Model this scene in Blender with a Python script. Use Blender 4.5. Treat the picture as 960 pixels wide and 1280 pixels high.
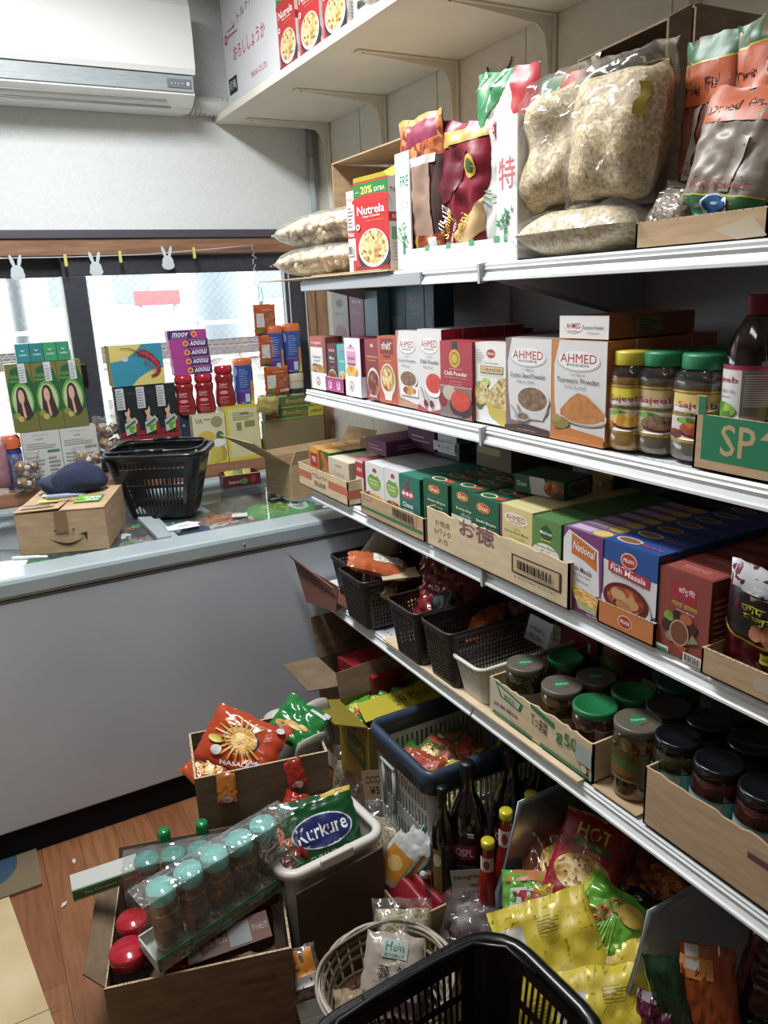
import bpy, bmesh, math, random
from mathutils import Vector, Matrix, Euler, noise
for o in list(bpy.data.objects): bpy.data.objects.remove(o)
SC = bpy.context.scene
COL = SC.collection
PI = math.pi
R = math.radians

# ---------------------------------------------------------------- camera
cam_d = bpy.data.cameras.new('camera'); cam = bpy.data.objects.new('camera', cam_d); COL.objects.link(cam)
cam_d.sensor_fit = 'VERTICAL'; cam_d.sensor_height = 36.0; cam_d.lens = 36.0*969/1280
cam_d.clip_start = .02; cam_d.clip_end = 200
_X = Vector((1840, -358, 969)).normalized(); _Y = Vector((-559, -250, 969)); _Y = (_Y-_X*_X.dot(_Y)).normalized(); _Z = _X.cross(_Y)
# rows are the world axes seen by the lens (right, down, forward)
M3 = Matrix(((_X.x, -_X.y, -_X.z), (_Y.x, -_Y.y, -_Y.z), (_Z.x, -_Z.y, -_Z.z)))
cam.matrix_world = Matrix.Translation((0, 0, 1.65)) @ M3.to_4x4()
SC.camera = cam
# ---------------------------------------------------------------- sky, lamps, exposure
w = bpy.data.worlds.new('overcast_sky'); SC.world = w; w.use_nodes = True
bg = w.node_tree.nodes['Background']; bg.inputs[0].default_value = (.86, .93, 1, 1); bg.inputs[1].default_value = 4.6
def area(name, loc, rot, sx, sy, power, col):
    d = bpy.data.lights.new(name, 'AREA'); d.shape = 'RECTANGLE'; d.size = sx; d.size_y = sy; d.energy = power; d.color = col
    o = bpy.data.objects.new(name, d); COL.objects.link(o); o.location = loc; o.rotation_euler = rot
    return o
area('ceiling_light', (.34, 1.95, 2.84), (0, 0, 0), .26, 1.1, 48, (.97, .99, 1))
area('ceiling_light', (-.2, .45, 2.84), (0, 0, 0), .26, 1.1, 5, (1, .97, .92))
SC.view_settings.view_transform = 'Standard'; SC.view_settings.look = 'None'
SC.view_settings.exposure = .46; SC.view_settings.gamma = 1; SC.view_settings.use_curve_mapping = False

# ---------------------------------------------------------------- materials
def lin(c):
    c = c.lstrip('#'); c = ''.join(a*2 for a in c) if len(c) == 3 else c; r = [int(c[i:i+2], 16)/255 for i in (0, 2, 4)]
    y = .3*r[0]+.59*r[1]+.11*r[2]; r = [x*.86+y*.14 for x in r]
    return tuple(x/12.92 if x <= .04045 else ((x+.055)/1.055)**2.4 for x in r)
_M = {}
def newmat(key):
    mt = bpy.data.materials.new(key); mt.use_nodes = True
    n = mt.node_tree.nodes; b = n['Principled BSDF']; _M[key] = mt
    return mt, mt.node_tree, b
def noisecol(nt, b, stops, scale, detail=3, kind='noise', stretch=(1, 1, 1), bump=0, bdist=.002, coord='Object'):
    N = nt.nodes; L = nt.links
    tc = N.new('ShaderNodeTexCoord'); mp = N.new('ShaderNodeMapping'); mp.inputs['Scale'].default_value = stretch
    L.new(tc.outputs[coord], mp.inputs[0])
    if kind == 'noise':
        t = N.new('ShaderNodeTexNoise'); t.inputs['Detail'].default_value = detail; out = t.outputs['Fac']
    else:
        t = N.new('ShaderNodeTexVoronoi'); out = t.outputs['Color'] if kind == 'cells' else t.outputs['Distance']
    t.inputs['Scale'].default_value = scale; L.new(mp.outputs[0], t.inputs['Vector'])
    r = N.new('ShaderNodeValToRGB'); cr = r.color_ramp
    if kind == 'cells':
        s = N.new('ShaderNodeSeparateColor'); L.new(out, s.inputs[0]); out = s.outputs[0]
    L.new(out, r.inputs[0])
    k = len(stops)
    lo, hi = (.3, .7) if kind == 'noise' else (0, 1 if kind == 'cells' else .6)
    while len(cr.elements) < k: cr.elements.new(.5)
    for i, s_ in enumerate(stops):
        cr.elements[i].position = lo+(hi-lo)*i/max(1, k-1); cr.elements[i].color = (*lin(s_), 1)
    L.new(r.outputs[0], b.inputs['Base Color'])
    if bump:
        bp = N.new('ShaderNodeBump'); bp.inputs['Strength'].default_value = bump; bp.inputs['Distance'].default_value = bdist
        L.new(t.outputs['Distance'] if kind != 'noise' else t.outputs['Fac'], bp.inputs['Height']); L.new(bp.outputs[0], b.inputs['Normal'])
    return r
def m(key):
    """'#rrggbb' carton print, ',m' matt, ',g' glossy, ',f' foil, ',t' clear tinted film"""
    if key in _M: return _M[key]
    col, _, fl = key.partition(',')
    mt, nt, b = newmat(key); b.inputs['Base Color'].default_value = (*lin(col), 1)
    b.inputs['Roughness'].default_value = .42
    if fl == 'm': b.inputs['Roughness'].default_value = .9; b.inputs['Specular IOR Level'].default_value = .25
    if fl == 'g': b.inputs['Roughness'].default_value = .18; b.inputs['Coat Weight'].default_value = .3; b.inputs['Coat Roughness'].default_value = .08
    if fl == 'f': b.inputs['Roughness'].default_value = .27; b.inputs['Metallic'].default_value = .45
    if fl == 't': b.inputs['Roughness'].default_value = .2; b.inputs['Alpha'].default_value = .35
    return mt
def special(key, stops, scale, rough=.5, coat=0, **kw):
    mt, nt, b = newmat(key); b.inputs['Roughness'].default_value = rough; b.inputs['Coat Weight'].default_value = coat
    b.inputs['Coat Roughness'].default_value = .1
    noisecol(nt, b, stops, scale, **kw); return mt
special('cardboard', ['#a98a66', '#b4946e', '#bd9e78'], 14, .85, stretch=(1, 1, 6), bump=.15, bdist=.0006)
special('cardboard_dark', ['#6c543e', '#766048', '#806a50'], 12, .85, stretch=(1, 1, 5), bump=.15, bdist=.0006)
special('cardboard_pale', ['#c2aa84', '#ccb48e', '#d4be9a'], 12, .85, stretch=(1, 1, 5))
special('cardboard_edge', ['#6b543c', '#c4a882', '#d8c09a'], 260, .95, detail=1)
special('wallpaper', ['#d8dddc', '#e0e5e4'], 90, .8, bump=.12, bdist=.001)
special('wall_paint', ['#d8d4c6', '#e0dccf'], 30, .75)
special('wood_trim', ['#7a5238', '#8d6346', '#9c7252'], 6, .5, stretch=(1, 9, 9))
special('wood_jamb', ['#7d583f', '#94704f', '#a07d5c'], 6, .5, stretch=(9, 9, 1))
special('wood_ledge', ['#8a5b40', '#a06d4e'], 6, .45, stretch=(1, 9, 9))
special('frame_alu', ['#30323c', '#3b3d48'], 40, .45)
special('wall_dim', ['#6e6a62', '#7c776e'], 6, .8)
special('shelf_white', ['#d5d8da', '#e0e3e4'], 8, .3)
special('shelf_grey', ['#a9acb0', '#b5b8bb'], 8, .35)
special('pegboard', ['#b0b0b4', '#b8b8bc'], 8, .6)
special('shelf_board', ['#e2dcca', '#ebe5d5'], 5, .6)
special('freezer_body', ['#b4bcc8', '#bac2ce', '#c0c8d2'], 3, .4, bump=.05, bdist=.004)
special('freezer_rim', ['#97a5aa', '#a2b0b4'], 6, .25)
special('ac_white', ['#dfe3e1', '#e8ebe9'], 3, .35)
special('ac_vent', ['#8f9a9e', '#a2acb0'], 20, .4, stretch=(1, 1, 8))
special('rice', ['#a48c5e', '#bba47a', '#ccb894', '#d8c8a8'], 190, .6, kind='cells', bump=.3, bdist=.0015)
special('chana', ['#9c7a4a', '#caa873', '#dcc296'], 9, .5)
special('grain_brown', ['#4a3828', '#7a6248', '#9a8468'], 130, .5, coat=.3, kind='cells', bump=.5, bdist=.003)
special('grain_pale', ['#6c5c3e', '#a3946c', '#c6ba94'], 150, .5, coat=.3, kind='cells', bump=.4, bdist=.003)
special('nuts', ['#3a2416', '#6e482c', '#a6784e', '#c69c70'], 26, .4, coat=.4, kind='cells', bump=.6, bdist=.006)
special('f_chick', ['#7a4a18', '#c89a4e', '#e6cf98', '#d8b070'], 110, .4, kind='cells')
special('f_curry', ['#6e1a10', '#b4532a', '#d89050'], 70, .4, kind='cells')
special('f_meat', ['#3c1410', '#7a3020', '#b87848'], 60, .4, kind='cells')
special('f_brown', ['#5c4030', '#806048', '#9c7c60'], 120, .5)
special('f_turm', ['#a8602a', '#bd7434', '#c9823e'], 60, .5)
special('f_yellow', ['#c88a1c', '#e0a836', '#ecc468'], 60, .5, kind='cells')
special('f_red', ['#c42c20', '#d8483a'], 60, .5)
special('f_green', ['#2c6a1c', '#6aa030', '#a8c858'], 70, .5, kind='cells')
special('f_seed', ['#8a7040', '#c0a868', '#d8c890'], 140, .5, kind='cells')
special('f_mix', ['#2a6a20', '#c8a030', '#b03a20', '#e0c890', '#40301c'], 60, .4, kind='cells')
special('f_noodle', ['#c07a24', '#e8b85a', '#f0d490'], 90, .4, stretch=(1, 1, 4), kind='cells')
special('f_dark', ['#1a1210', '#3a2620', '#5c4030'], 60, .4, kind='cells')
special('spice_y', ['#8a5e10', '#a87c1c'], 60, .35, coat=.8)
special('spice_b', ['#4e4028', '#62523a'], 60, .35, coat=.8)
special('spice_c', ['#4c4034', '#5e5246'], 60, .35, coat=.8)
special('pickle', ['#1c0e06', '#3c2410', '#6a4420', '#34300f', '#80562a'], 75, .15, coat=1, kind='cells', bump=.2, bdist=.002)
special('pickle_red', ['#1c0806', '#3c1410', '#54201a'], 60, .2, coat=1, kind='cells')
special('pickle_green', ['#14140a', '#2c2c14', '#44441e'], 60, .2, coat=1, kind='cells')
special('dark_bottle', ['#0c0a0a', '#141010'], 5, .08, coat=1)
special('syrup', ['#12080a', '#1c0c10'], 5, .08, coat=1)
special('ketchup', ['#8a1410', '#9c1c14'], 5, .15, coat=1)
special('knit', ['#1c2540', '#26304f'], 220, .95, bump=.8, bdist=.004)
special('black_plastic', ['#0c0d11', '#121318'], 5, .3, coat=.2)
special('brown_plastic', ['#241a1c', '#2e2224'], 5, .4)
special('white_plastic', ['#cfcbc0', '#d8d4ca'], 5, .4)
special('grey_plastic', ['#b4b8b4', '#c2c4c0'], 5, .4)
special('blue_plastic', ['#2b3a4c', '#34455a'], 5, .35)
special('concrete', ['#8a8882', '#a8a6a0'], 3, .9)
special('ballast', ['#6a6058', '#a09488', '#d0c8c0'], 5, .95, kind='cells')
special('beige_board', ['#c4ab7a', '#d2ba8a', '#dcc698'], 5, .6)
special('leaf', ['#30502a', '#5a8048'], 20, .8)
# wood plank floor: planks run away from the camera
def floor_mat():
    mt, nt, b = newmat('plank_floor'); N = nt.nodes; L = nt.links
    tc = N.new('ShaderNodeTexCoord'); mp = N.new('ShaderNodeMapping'); mp.inputs['Rotation'].default_value = (0, 0, R(90)); L.new(tc.outputs['Object'], mp.inputs[0])
    br = N.new('ShaderNodeTexBrick'); br.inputs['Scale'].default_value = 1; br.inputs['Brick Width'].default_value = 1.8; br.inputs['Row Height'].default_value = .11
    br.inputs['Mortar Size'].default_value = .0012; br.inputs['Color1'].default_value = (*lin('#8e5634'), 1); br.inputs['Color2'].default_value = (*lin('#9e6840'), 1); br.inputs['Mortar'].default_value = (*lin('#6b3f26'), 1)
    L.new(mp.outputs[0], br.inputs['Vector'])
    n = N.new('ShaderNodeTexNoise'); n.inputs['Scale'].default_value = 6; n.inputs['Detail'].default_value = 6; mp2 = N.new('ShaderNodeMapping'); mp2.inputs['Scale'].default_value = (12, 1, 1)
    L.new(tc.outputs['Object'], mp2.inputs[0]); L.new(mp2.outputs[0], n.inputs['Vector'])
    r = N.new('ShaderNodeValToRGB'); r.color_ramp.elements[0].color = (.62, .5, .42, 1); r.color_ramp.elements[1].color = (1, 1, 1, 1); r.color_ramp.elements[0].position = .3; r.color_ramp.elements[1].position = .6; L.new(n.outputs['Fac'], r.inputs[0])
    mx = N.new('ShaderNodeMix'); mx.data_type = 'RGBA'; mx.blend_type = 'MULTIPLY'; mx.inputs['Factor'].default_value = .7
    L.new(br.outputs['Color'], mx.inputs['A']); L.new(r.outputs[0], mx.inputs['B']); L.new(mx.outputs['Result'], b.inputs['Base Color'])
    b.inputs['Roughness'].default_value = .38
floor_mat()
def film(key, tint, gloss=.16, rough=.12, haze=0, hazecol='#e8ecec', bump=0, bscale=40, fk=.6):
    mt = bpy.data.materials.new(key); mt.use_nodes = True; _M[key] = mt; nt = mt.node_tree; N = nt.nodes; L = nt.links; N.clear()
    out = N.new('ShaderNodeOutputMaterial'); tr = N.new('ShaderNodeBsdfTransparent'); tr.inputs[0].default_value = (*tint, 1)
    gl = N.new('ShaderNodeBsdfGlossy'); gl.inputs['Roughness'].default_value = rough; gl.inputs[0].default_value = (1, 1, 1, 1)
    df = N.new('ShaderNodeBsdfDiffuse'); df.inputs[0].default_value = (*lin(hazecol), 1)
    fr = N.new('ShaderNodeLayerWeight'); fr.inputs['Blend'].default_value = .3
    mul = N.new('ShaderNodeMath'); mul.operation = 'MULTIPLY_ADD'; mul.inputs[1].default_value = fk; mul.inputs[2].default_value = gloss; L.new(fr.outputs['Fresnel'], mul.inputs[0])
    m1 = N.new('ShaderNodeMixShader'); m1.inputs[0].default_value = haze; L.new(tr.outputs[0], m1.inputs[1]); L.new(df.outputs[0], m1.inputs[2])
    m2 = N.new('ShaderNodeMixShader'); L.new(mul.outputs[0], m2.inputs[0]); L.new(m1.outputs[0], m2.inputs[1]); L.new(gl.outputs[0], m2.inputs[2]); L.new(m2.outputs[0], out.inputs[0])
    if bump:
        tc = N.new('ShaderNodeTexCoord'); n = N.new('ShaderNodeTexNoise'); n.inputs['Scale'].default_value = bscale; n.inputs['Detail'].default_value = 2; L.new(tc.outputs['Object'], n.inputs['Vector'])
        bp = N.new('ShaderNodeBump'); bp.inputs['Strength'].default_value = bump; bp.inputs['Distance'].default_value = .02; L.new(n.outputs['Fac'], bp.inputs['Height'])
        L.new(bp.outputs[0], gl.inputs['Normal']); L.new(bp.outputs[0], df.inputs['Normal'])
    return mt
film('glass', (.96, .98, .98), .03, .03)
film('freezer_glass', (.93, .95, .95), .02, .05, haze=.03, hazecol='#c8d0d0', fk=.1)
film('clear_film', (.97, .97, .97), .03, .16, haze=.05, bump=.45, bscale=22, fk=.32)
film('milky_film', (.96, .96, .95), .05, .2, haze=.14, bump=.5, bscale=30)
film('clear_jar', (.97, .96, .94), .04, .05, haze=.02, fk=.3)
film('bin_plastic', (.85, .9, .93), .06, .25, haze=.42, hazecol='#b4c0ca')
film('shrink_wrap', (.96, .97, .96), .1, .12, haze=.07, bump=1, bscale=22)

# ---------------------------------------------------------------- text outlines (cached)
_T = {}
def text2d(s, bold=0.0, shear=0.0):
    k = (s, bold, shear)
    if k in _T: return _T[k]
    cu = bpy.data.curves.new('t', 'FONT'); cu.body = s; cu.resolution_u = 2; cu.offset = bold; cu.shear = shear; cu.fill_mode = 'FRONT'
    o = bpy.data.objects.new('t', cu); me = bpy.data.meshes.new_from_object(o)
    vs = [(v.co.x, v.co.y) for v in me.vertices]; fs = [tuple(p.vertices) for p in me.polygons]
    # keep faces turned up
    ff = []
    for f in fs:
        a = sum(vs[f[i]][0]*vs[f[(i+1) % len(f)]][1]-vs[f[(i+1) % len(f)]][0]*vs[f[i]][1] for i in range(len(f)))
        ff.append(f if a > 0 else f[::-1])
    bpy.data.objects.remove(o); bpy.data.curves.remove(cu); bpy.data.meshes.remove(me)
    if not vs: vs = [(0, 0), (1, 0), (1, 1)]
    x0 = min(v[0] for v in vs); x1 = max(v[0] for v in vs); y0 = min(v[1] for v in vs); y1 = max(v[1] for v in vs)
    vs = [((x-x0)/(x1-x0 or 1), (y-y0)/(y1-y0 or 1)) for x, y in vs]
    _T[k] = (vs, ff); return _T[k]

# ---------------------------------------------------------------- mesh collector
class G:
    def __init__(s): s.v = []; s.f = []; s.mi = []; s.sm = []; s.mats = []; s.T = Matrix.Identity(4)
    def mid(s, k):
        if k not in s.mats: s.mats.append(k)
        return s.mats.index(k)
    def add(s, vs, fs, mat, smooth=False):
        b = len(s.v); i = s.mid(mat)
        s.v += [s.T @ Vector(v) for v in vs]; s.f += [tuple(b+j for j in f) for f in fs]
        s.mi += [i]*len(fs); s.sm += [smooth]*len(fs); return s
    def box(s, x0, x1, y0, y1, z0, z1, mat, bev=0):
        if bev:
            bm = bmesh.new(); bmesh.ops.create_cube(bm, size=1)
            for v in bm.verts: v.co = Vector(((x0+x1)/2+v.co.x*(x1-x0), (y0+y1)/2+v.co.y*(y1-y0), (z0+z1)/2+v.co.z*(z1-z0)))
            bmesh.ops.bevel(bm, geom=bm.edges[:], offset=bev, segments=2, affect='EDGES', profile=.5)
            bm.verts.index_update(); s.add([v.co.copy() for v in bm.verts], [[v.index for v in f.verts] for f in bm.faces], mat); bm.free(); return s
        v = [(x, y, z) for x in (x0, x1) for y in (y0, y1) for z in (z0, z1)]
        return s.add(v, [(0, 1, 3, 2), (4, 6, 7, 5), (0, 4, 5, 1), (2, 3, 7, 6), (0, 2, 6, 4), (1, 5, 7, 3)], mat)
    def slab(s, pts, th, mat, n=None):
        """polygon in space given thickness along its normal"""
        P = [Vector(p) for p in pts]; k = len(P)
        nn = n or (P[1]-P[0]).cross(P[2]-P[0]).normalized(); Q = [p-nn*th for p in P]
        return s.add(P+Q, [tuple(range(k)), tuple(range(2*k-1, k-1, -1))]+[(i, i+k, (i+1) % k+k, (i+1) % k) for i in range(k)], mat)
    def lathe(s, prof, mat, n=24, cap=True, smooth=True, c=(0, 0, 0), ribs=0, sq=0):
        vs = []
        for r, z in prof:
            for i in range(n):
                a = 2*PI*i/n; rr = r*(1+(ribs if i % 2 else 0))
                if sq: rr = rr*(1-sq+sq/max(abs(math.cos(a)), abs(math.sin(a)))*1.0)
                vs.append((c[0]+rr*math.cos(a), c[1]+rr*math.sin(a), c[2]+z))
        fs = [(j*n+i, j*n+(i+1) % n, (j+1)*n+(i+1) % n, (j+1)*n+i) for j in range(len(prof)-1) for i in range(n)]
        s.add(vs, fs, mat, smooth)
        if cap: s.add(vs, [tuple(range(n-1, -1, -1)), tuple(range((len(prof)-1)*n, len(prof)*n))], mat)
        return s
    def tube(s, pts, r, mat, n=6, closed=False):
        P = [Vector(p) for p in pts]; k = len(P); vs = []
        for i, p in enumerate(P):
            d = (P[(i+1) % k]-P[i-1]) if closed else (P[min(i+1, k-1)]-P[max(i-1, 0)])
            d.normalize(); u = d.orthogonal().normalized() if abs(d.z) > .95 else d.cross(Vector((0, 0, 1))).normalized(); w_ = d.cross(u)
            for j in range(n):
                a = 2*PI*j/n; vs.append(p+(u*math.cos(a)+w_*math.sin(a))*r)
        kk = k if closed else k-1
        fs = [(i*n+j, i*n+(j+1) % n, ((i+1) % k)*n+(j+1) % n, ((i+1) % k)*n+j) for i in range(kk) for j in range(n)]
        if not closed: fs += [tuple(range(n-1, -1, -1)), tuple(range((k-1)*n, k*n))]
        return s.add(vs, fs, mat, True)
    def blob(s, c, r, mat, seed=0, amp=.2, n=10, fr=1.5):
        vs = []; fs = []; c = Vector(c)
        for j in range(n+1):
            for i in range(2*n):
                th = PI*j/n; ph = PI*i/n; d = Vector((math.sin(th)*math.cos(ph), math.sin(th)*math.sin(ph), math.cos(th)))
                k = 1+amp*noise.noise(d*fr+Vector((seed*7.3, 0, 0))); vs.append(c+Vector((d.x*r[0], d.y*r[1], d.z*r[2]))*k)
        w_ = 2*n
        for j in range(n):
            for i in range(w_): fs.append((j*w_+i, (j+1)*w_+i, (j+1)*w_+(i+1) % w_, j*w_+(i+1) % w_))
        return s.add(vs, fs, mat, True)
    def paint(s, ops, P, W, H, step=0, lift0=.0004, lift=.00022):
        """flat print: rectangles, ellipses, polygons and lettering on a surface P(x, y, lift)"""
        for k, op in enumerate(ops):
            t, mat = op[0], op[1]; a = op[2:]
            if t == 'r': u0, v0, u1, v1 = a[:4]; vs = [(u0, v0), (u1, v0), (u1, v1), (u0, v1)]; fs = [(0, 1, 2, 3)]
            elif t == 'e':
                uc, vc, ru, rv = a[:4]; n = 28; a0 = a[4] if len(a) > 4 else 0; a1 = a[5] if len(a) > 5 else 360
                vs = [(uc+ru*math.cos(R(a0+(a1-a0)*i/n)), vc+rv*math.sin(R(a0+(a1-a0)*i/n))) for i in range(n+(a1-a0 < 360))]; fs = [tuple(range(len(vs)))]
            elif t == 'p': vs = list(a[0]); fs = [tuple(range(len(vs)))]
            elif t == 't':
                tx, uc, vc, tw, th = a[:5]; rot = a[5] if len(a) > 5 else 0; bold = a[6] if len(a) > 6 else .004
                sh = a[7] if len(a) > 7 else 0
                v0, fs = text2d(tx, bold, sh); c_, s_ = math.cos(R(rot)), math.sin(R(rot))
                vs = []
                for x, y in v0:
                    x = (x-.5)*tw*W; y = (y-.5)*th*H; vs.append((uc+(x*c_-y*s_)/W, vc+(x*s_+y*c_)/H))
            vs = [(u*W, v*H) for u, v in vs]
            if step:
                bm = bmesh.new(); bv = [bm.verts.new((x, y, 0)) for x, y in vs]
                for f in fs:
                    try: bm.faces.new([bv[i] for i in f])
                    except Exception: pass
                for ax in (0, 1):
                    lo = min(v[ax] for v in vs); hi = max(v[ax] for v in vs); q = math.ceil(lo/step)*step
                    while q < hi:
                        no = [0, 0, 0]; no[ax] = 1; co = [0, 0, 0]; co[ax] = q
                        bmesh.ops.bisect_plane(bm, geom=bm.verts[:]+bm.edges[:]+bm.faces[:], plane_co=co, plane_no=no); q += step
                bmesh.ops.triangulate(bm, faces=[f for f in bm.faces if len(f.verts) > 4])
                bm.verts.index_update(); vs = [(v.co.x, v.co.y) for v in bm.verts]; fs = [[v.index for v in f.verts] for f in bm.faces]; bm.free()
            l = lift0+lift*k
            s.add([P(x, y, l) for x, y in vs], fs, mat, bool(step))
        return s
    def build(s, name, parent=None):
        me = bpy.data.meshes.new(name); me.from_pydata([tuple(v) for v in s.v], [], s.f)
        for k in s.mats: me.materials.append(m(k))
        me.polygons.foreach_set('material_index', s.mi); me.polygons.foreach_set('use_smooth', s.sm); me.update()
        o = bpy.data.objects.new(name, me); COL.objects.link(o)
        if parent: o.parent = parent
        return o
def tag(o, label, cat, group=None):
    o['label'] = label; o['category'] = cat
    if group: o['group'] = group
    return o
def place(o, loc, rot=(0, 0, 0)):
    o.location = loc; o.rotation_euler = tuple(R(a) for a in rot); return o
def thing(name, label, cat, loc=(0, 0, 0), rot=(0, 0, 0), group=None):
    o = bpy.data.objects.new(name, None); COL.objects.link(o); o.empty_display_size = .03
    place(o, loc, rot); return tag(o, label, cat, group)
def solo(g, name, label, cat, loc=(0, 0, 0), rot=(0, 0, 0), group=None):
    return tag(place(g.build(name), loc, rot), label, cat, group)
def struct(g, name):
    o = g.build(name); o['kind'] = 'structure'; return o
def dup(root, loc=None, rot=None, label=None, group=None, parent=None):
    c = root.copy(); COL.objects.link(c)
    if parent: c.parent = parent
    if loc is not None: c.location = loc
    if rot is not None: c.rotation_euler = tuple(R(a) for a in rot)
    if label: c['label'] = label
    if group: c['group'] = group
    for ch in list(root.children): dup(ch, parent=c)
    return c
# ================================================================ the room
g = G(); g.box(-1.6, 1.61, -1.6, 3.6, -.05, 0, 'plank_floor'); struct(g, 'floor')
g = G(); g.box(-1.6, 1.75, -1.6, 3.6, 2.95, 3.0, 'wall_paint'); struct(g, 'ceiling')
g = G(); g.box(1.61, 1.75, -1.6, 3.6, 0, 2.95, 'wall_paint')
for y in (3.02, 2.45, 1.98, 1.45, 1.05, .5): g.box(1.6085, 1.6095, y, y+.003, .2, 2.95, '#b9b3a2,m')
struct(g, 'wall_right')
g = G(); g.box(-1.7, -1.6, -1.6, 3.6, 0, 2.95, 'wall_dim'); struct(g, 'wall_left')
g = G(); g.box(-1.6, 1.61, -1.7, -1.6, 0, 2.95, 'wall_dim'); struct(g, 'wall_back')
g = G(); g.box(-1.6, 1.61, 3.45, 3.6, 1.908, 2.95, 'wallpaper'); g.box(-1.6, 1.61, 3.45, 3.6, 0, .955, 'wallpaper')
g.box(1.51, 1.61, 3.45, 3.6, .955, 1.908, 'wallpaper'); struct(g, 'wall_window')
g = G(); g.box(-1.6, 1.6, 3.41, 3.45, 1.905, 1.938, '#4a4a55', .003); struct(g, 'trim_1')
g = G(); g.box(-1.6, 1.6, 3.42, 3.5, 1.842, 1.904, 'wood_trim', .002); struct(g, 'trim_2')
g = G(); g.box(1.512, 1.606, 3.425, 3.5, .96, 1.841, 'wood_jamb', .002); g.box(1.545, 1.55, 3.421, 3.426, .96, 1.841, '#6a4630'); struct(g, 'trim_3')
g = G(); g.box(-1.6, 1.606, 3.285, 3.6, .9, .955, 'wood_ledge', .003); g.box(-1.6, 1.606, 3.30, 3.44, .85, .899, 'wood_trim'); struct(g, 'trim_4')
# windows: two sliding sashes of wired glass
def sash(name, x0, x1, y, lw, rw):
    e = bpy.data.objects.new(name, None); COL.objects.link(e); e['kind'] = 'structure'
    g = G(); z0, z1 = .957, 1.84
    g.box(x0, x1, y-.02, y+.02, z1-.075, z1, 'frame_alu', .003); g.box(x0, x1, y-.02, y+.02, z0, z0+.05, 'frame_alu', .003)
    g.box(x0, x0+lw, y-.019, y+.019, z0+.05, z1-.075, 'frame_alu', .003); g.box(x1-rw, x1, y-.019, y+.019, z0+.05, z1-.075, 'frame_alu', .003)
    g.build('window_frame', e)
    g = G(); g.box(x0+lw, x1-rw, y-.003, y+.003, z0+.05, z1-.075, 'glass'); g.build('pane', e)
    g = G(); a0, a1, b0, b1 = x0+lw, x1-rw, z0+.05, z1-.075
    st = .034; r = .0006
    k = a0-(b1-b0)
    while k < a1:
        xa, za = k, b0
        if xa < a0: za += a0-xa; xa = a0
        xb, zb = k+(b1-b0), b1
        if xb > a1: zb -= xb-a1; xb = a1
        if zb-za > .01:
            g.tube([(xa, y, za), (xb, y, zb)], r, '#9aa4ae', 3)
            g.tube([(xa, y, b0+b1-za), (xb, y, b0+b1-zb)], r, '#9aa4ae', 3)
        k += st
    g.build('wire_mesh', e)
    return e
w1 = sash('window_1', -1.58, .56, 3.53, .05, .02)
w2 = sash('window_2', .462, 1.512, 3.475, .085, .10)
g = G(); g.box(.47, .50, 3.43, 3.453, 1.34, 1.42, 'black_plastic', .004); g.box(.455, .475, 3.42, 3.435, 1.36, 1.44, 'black_plastic', .004); g.build('window_latch', w2)
g = G(); g.box(1.405, 1.412, 3.452, 3.456, 1.01, 1.765, '#d8dcdc'); g.box(1.43, 1.434, 3.452, 3.456, 1.01, 1.765, '#d8dcdc'); g.box(.452, .459, 3.47, 3.474, 1.01, 1.765, '#e0e4e4'); g.build('weather_strip', w2)
g = G(); g.box(1.33, 1.405, 3.4515, 3.4545, 1.775, 1.79, '#3a3830'); g.paint([('t', '#c8b060', '◀ 2 ▶', .5, .5, .7, .6)], lambda x, y, l: (1.33+x, 3.4515-l, 1.775+y), .075, .015); g.build('maker_plate', w2)
# pipe in the corner
g = G(); g.tube([(1.575, 3.43, 1.92), (1.575, 3.43, 2.30)], .014, '#b8c2c8', 10); g.tube([(1.575, 3.43, 2.24), (1.575, 3.43, 2.36)], .017, '#8c959a', 10)
solo(g, 'pipe', 'thin pale vertical pipe in the corner under the high wall shelf', 'pipe')
g = G(); g.tube([(1.012, 3.40, 2.42), (1.2, 3.40, 2.41), (1.45, 3.41, 2.41), (1.6, 3.42, 2.405)], .036, '#c6c8c4', 12)
for i in range(28): g.tube([(.99+.03+i*.02, 3.405, 2.414), (.998+.03+i*.02, 3.405, 2.414)], .0385, '#d2d4d0', 12)
solo(g, 'air_conditioner_hose', 'ribbed pale hose running from the air conditioner to the corner', 'hose')
# ---------------- gondola shelving
gd = thing('gondola_shelving', 'long white metal shop shelving unit loaded with packets and jars', 'shelves', (1.45, 0, 0))
def gpart(g, name, par=None):
    o = g.build(name, par or gd)
    if par is None: o.location = (-1.45, 0, 0)
    return o
g = G(); g.box(1.45, 1.47, -.3, 2.335, .02, 1.74, 'pegboard'); gpart(g, 'back_panel')
for y in (2.32, 1.376, .45):
    g = G(); g.box(1.425, 1.475, y-.015, y+.015, .02, 1.735, 'shelf_grey')
    for i in range(30): g.box(1.4245, 1.4255, y-.006, y-.002, .2+i*.05, .225+i*.05, '#2a2a2e'); g.box(1.4245, 1.4255, y+.002, y+.006, .2+i*.05, .225+i*.05, '#2a2a2e')
    gpart(g, 'upright')
def lip(g, y0, y1, zt, zb, mat='shelf_white', x=1.0):
    pr = [(x+.03, zt-.004), (x+.012, zt-.001), (x+.006, zt), (x+.002, zt-.004), (x+.003, zt-.009), (x+.0, zt-.012), (x+.004, (zt+zb)/2), (x-.001, zb+.009), (x-.005, zb+.006), (x-.005, zb+.001), (x+.002, zb), (x+.03, zb+.002)]
    n = len(pr); vs = [(a, y0, b) for a, b in pr]+[(a, y1, b) for a, b in pr]
    g.add(vs, [(i, i+n, (i+1) % n+n, (i+1) % n) for i in range(n)]+[tuple(range(n)), tuple(range(2*n-1, n-1, -1))], mat)
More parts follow.
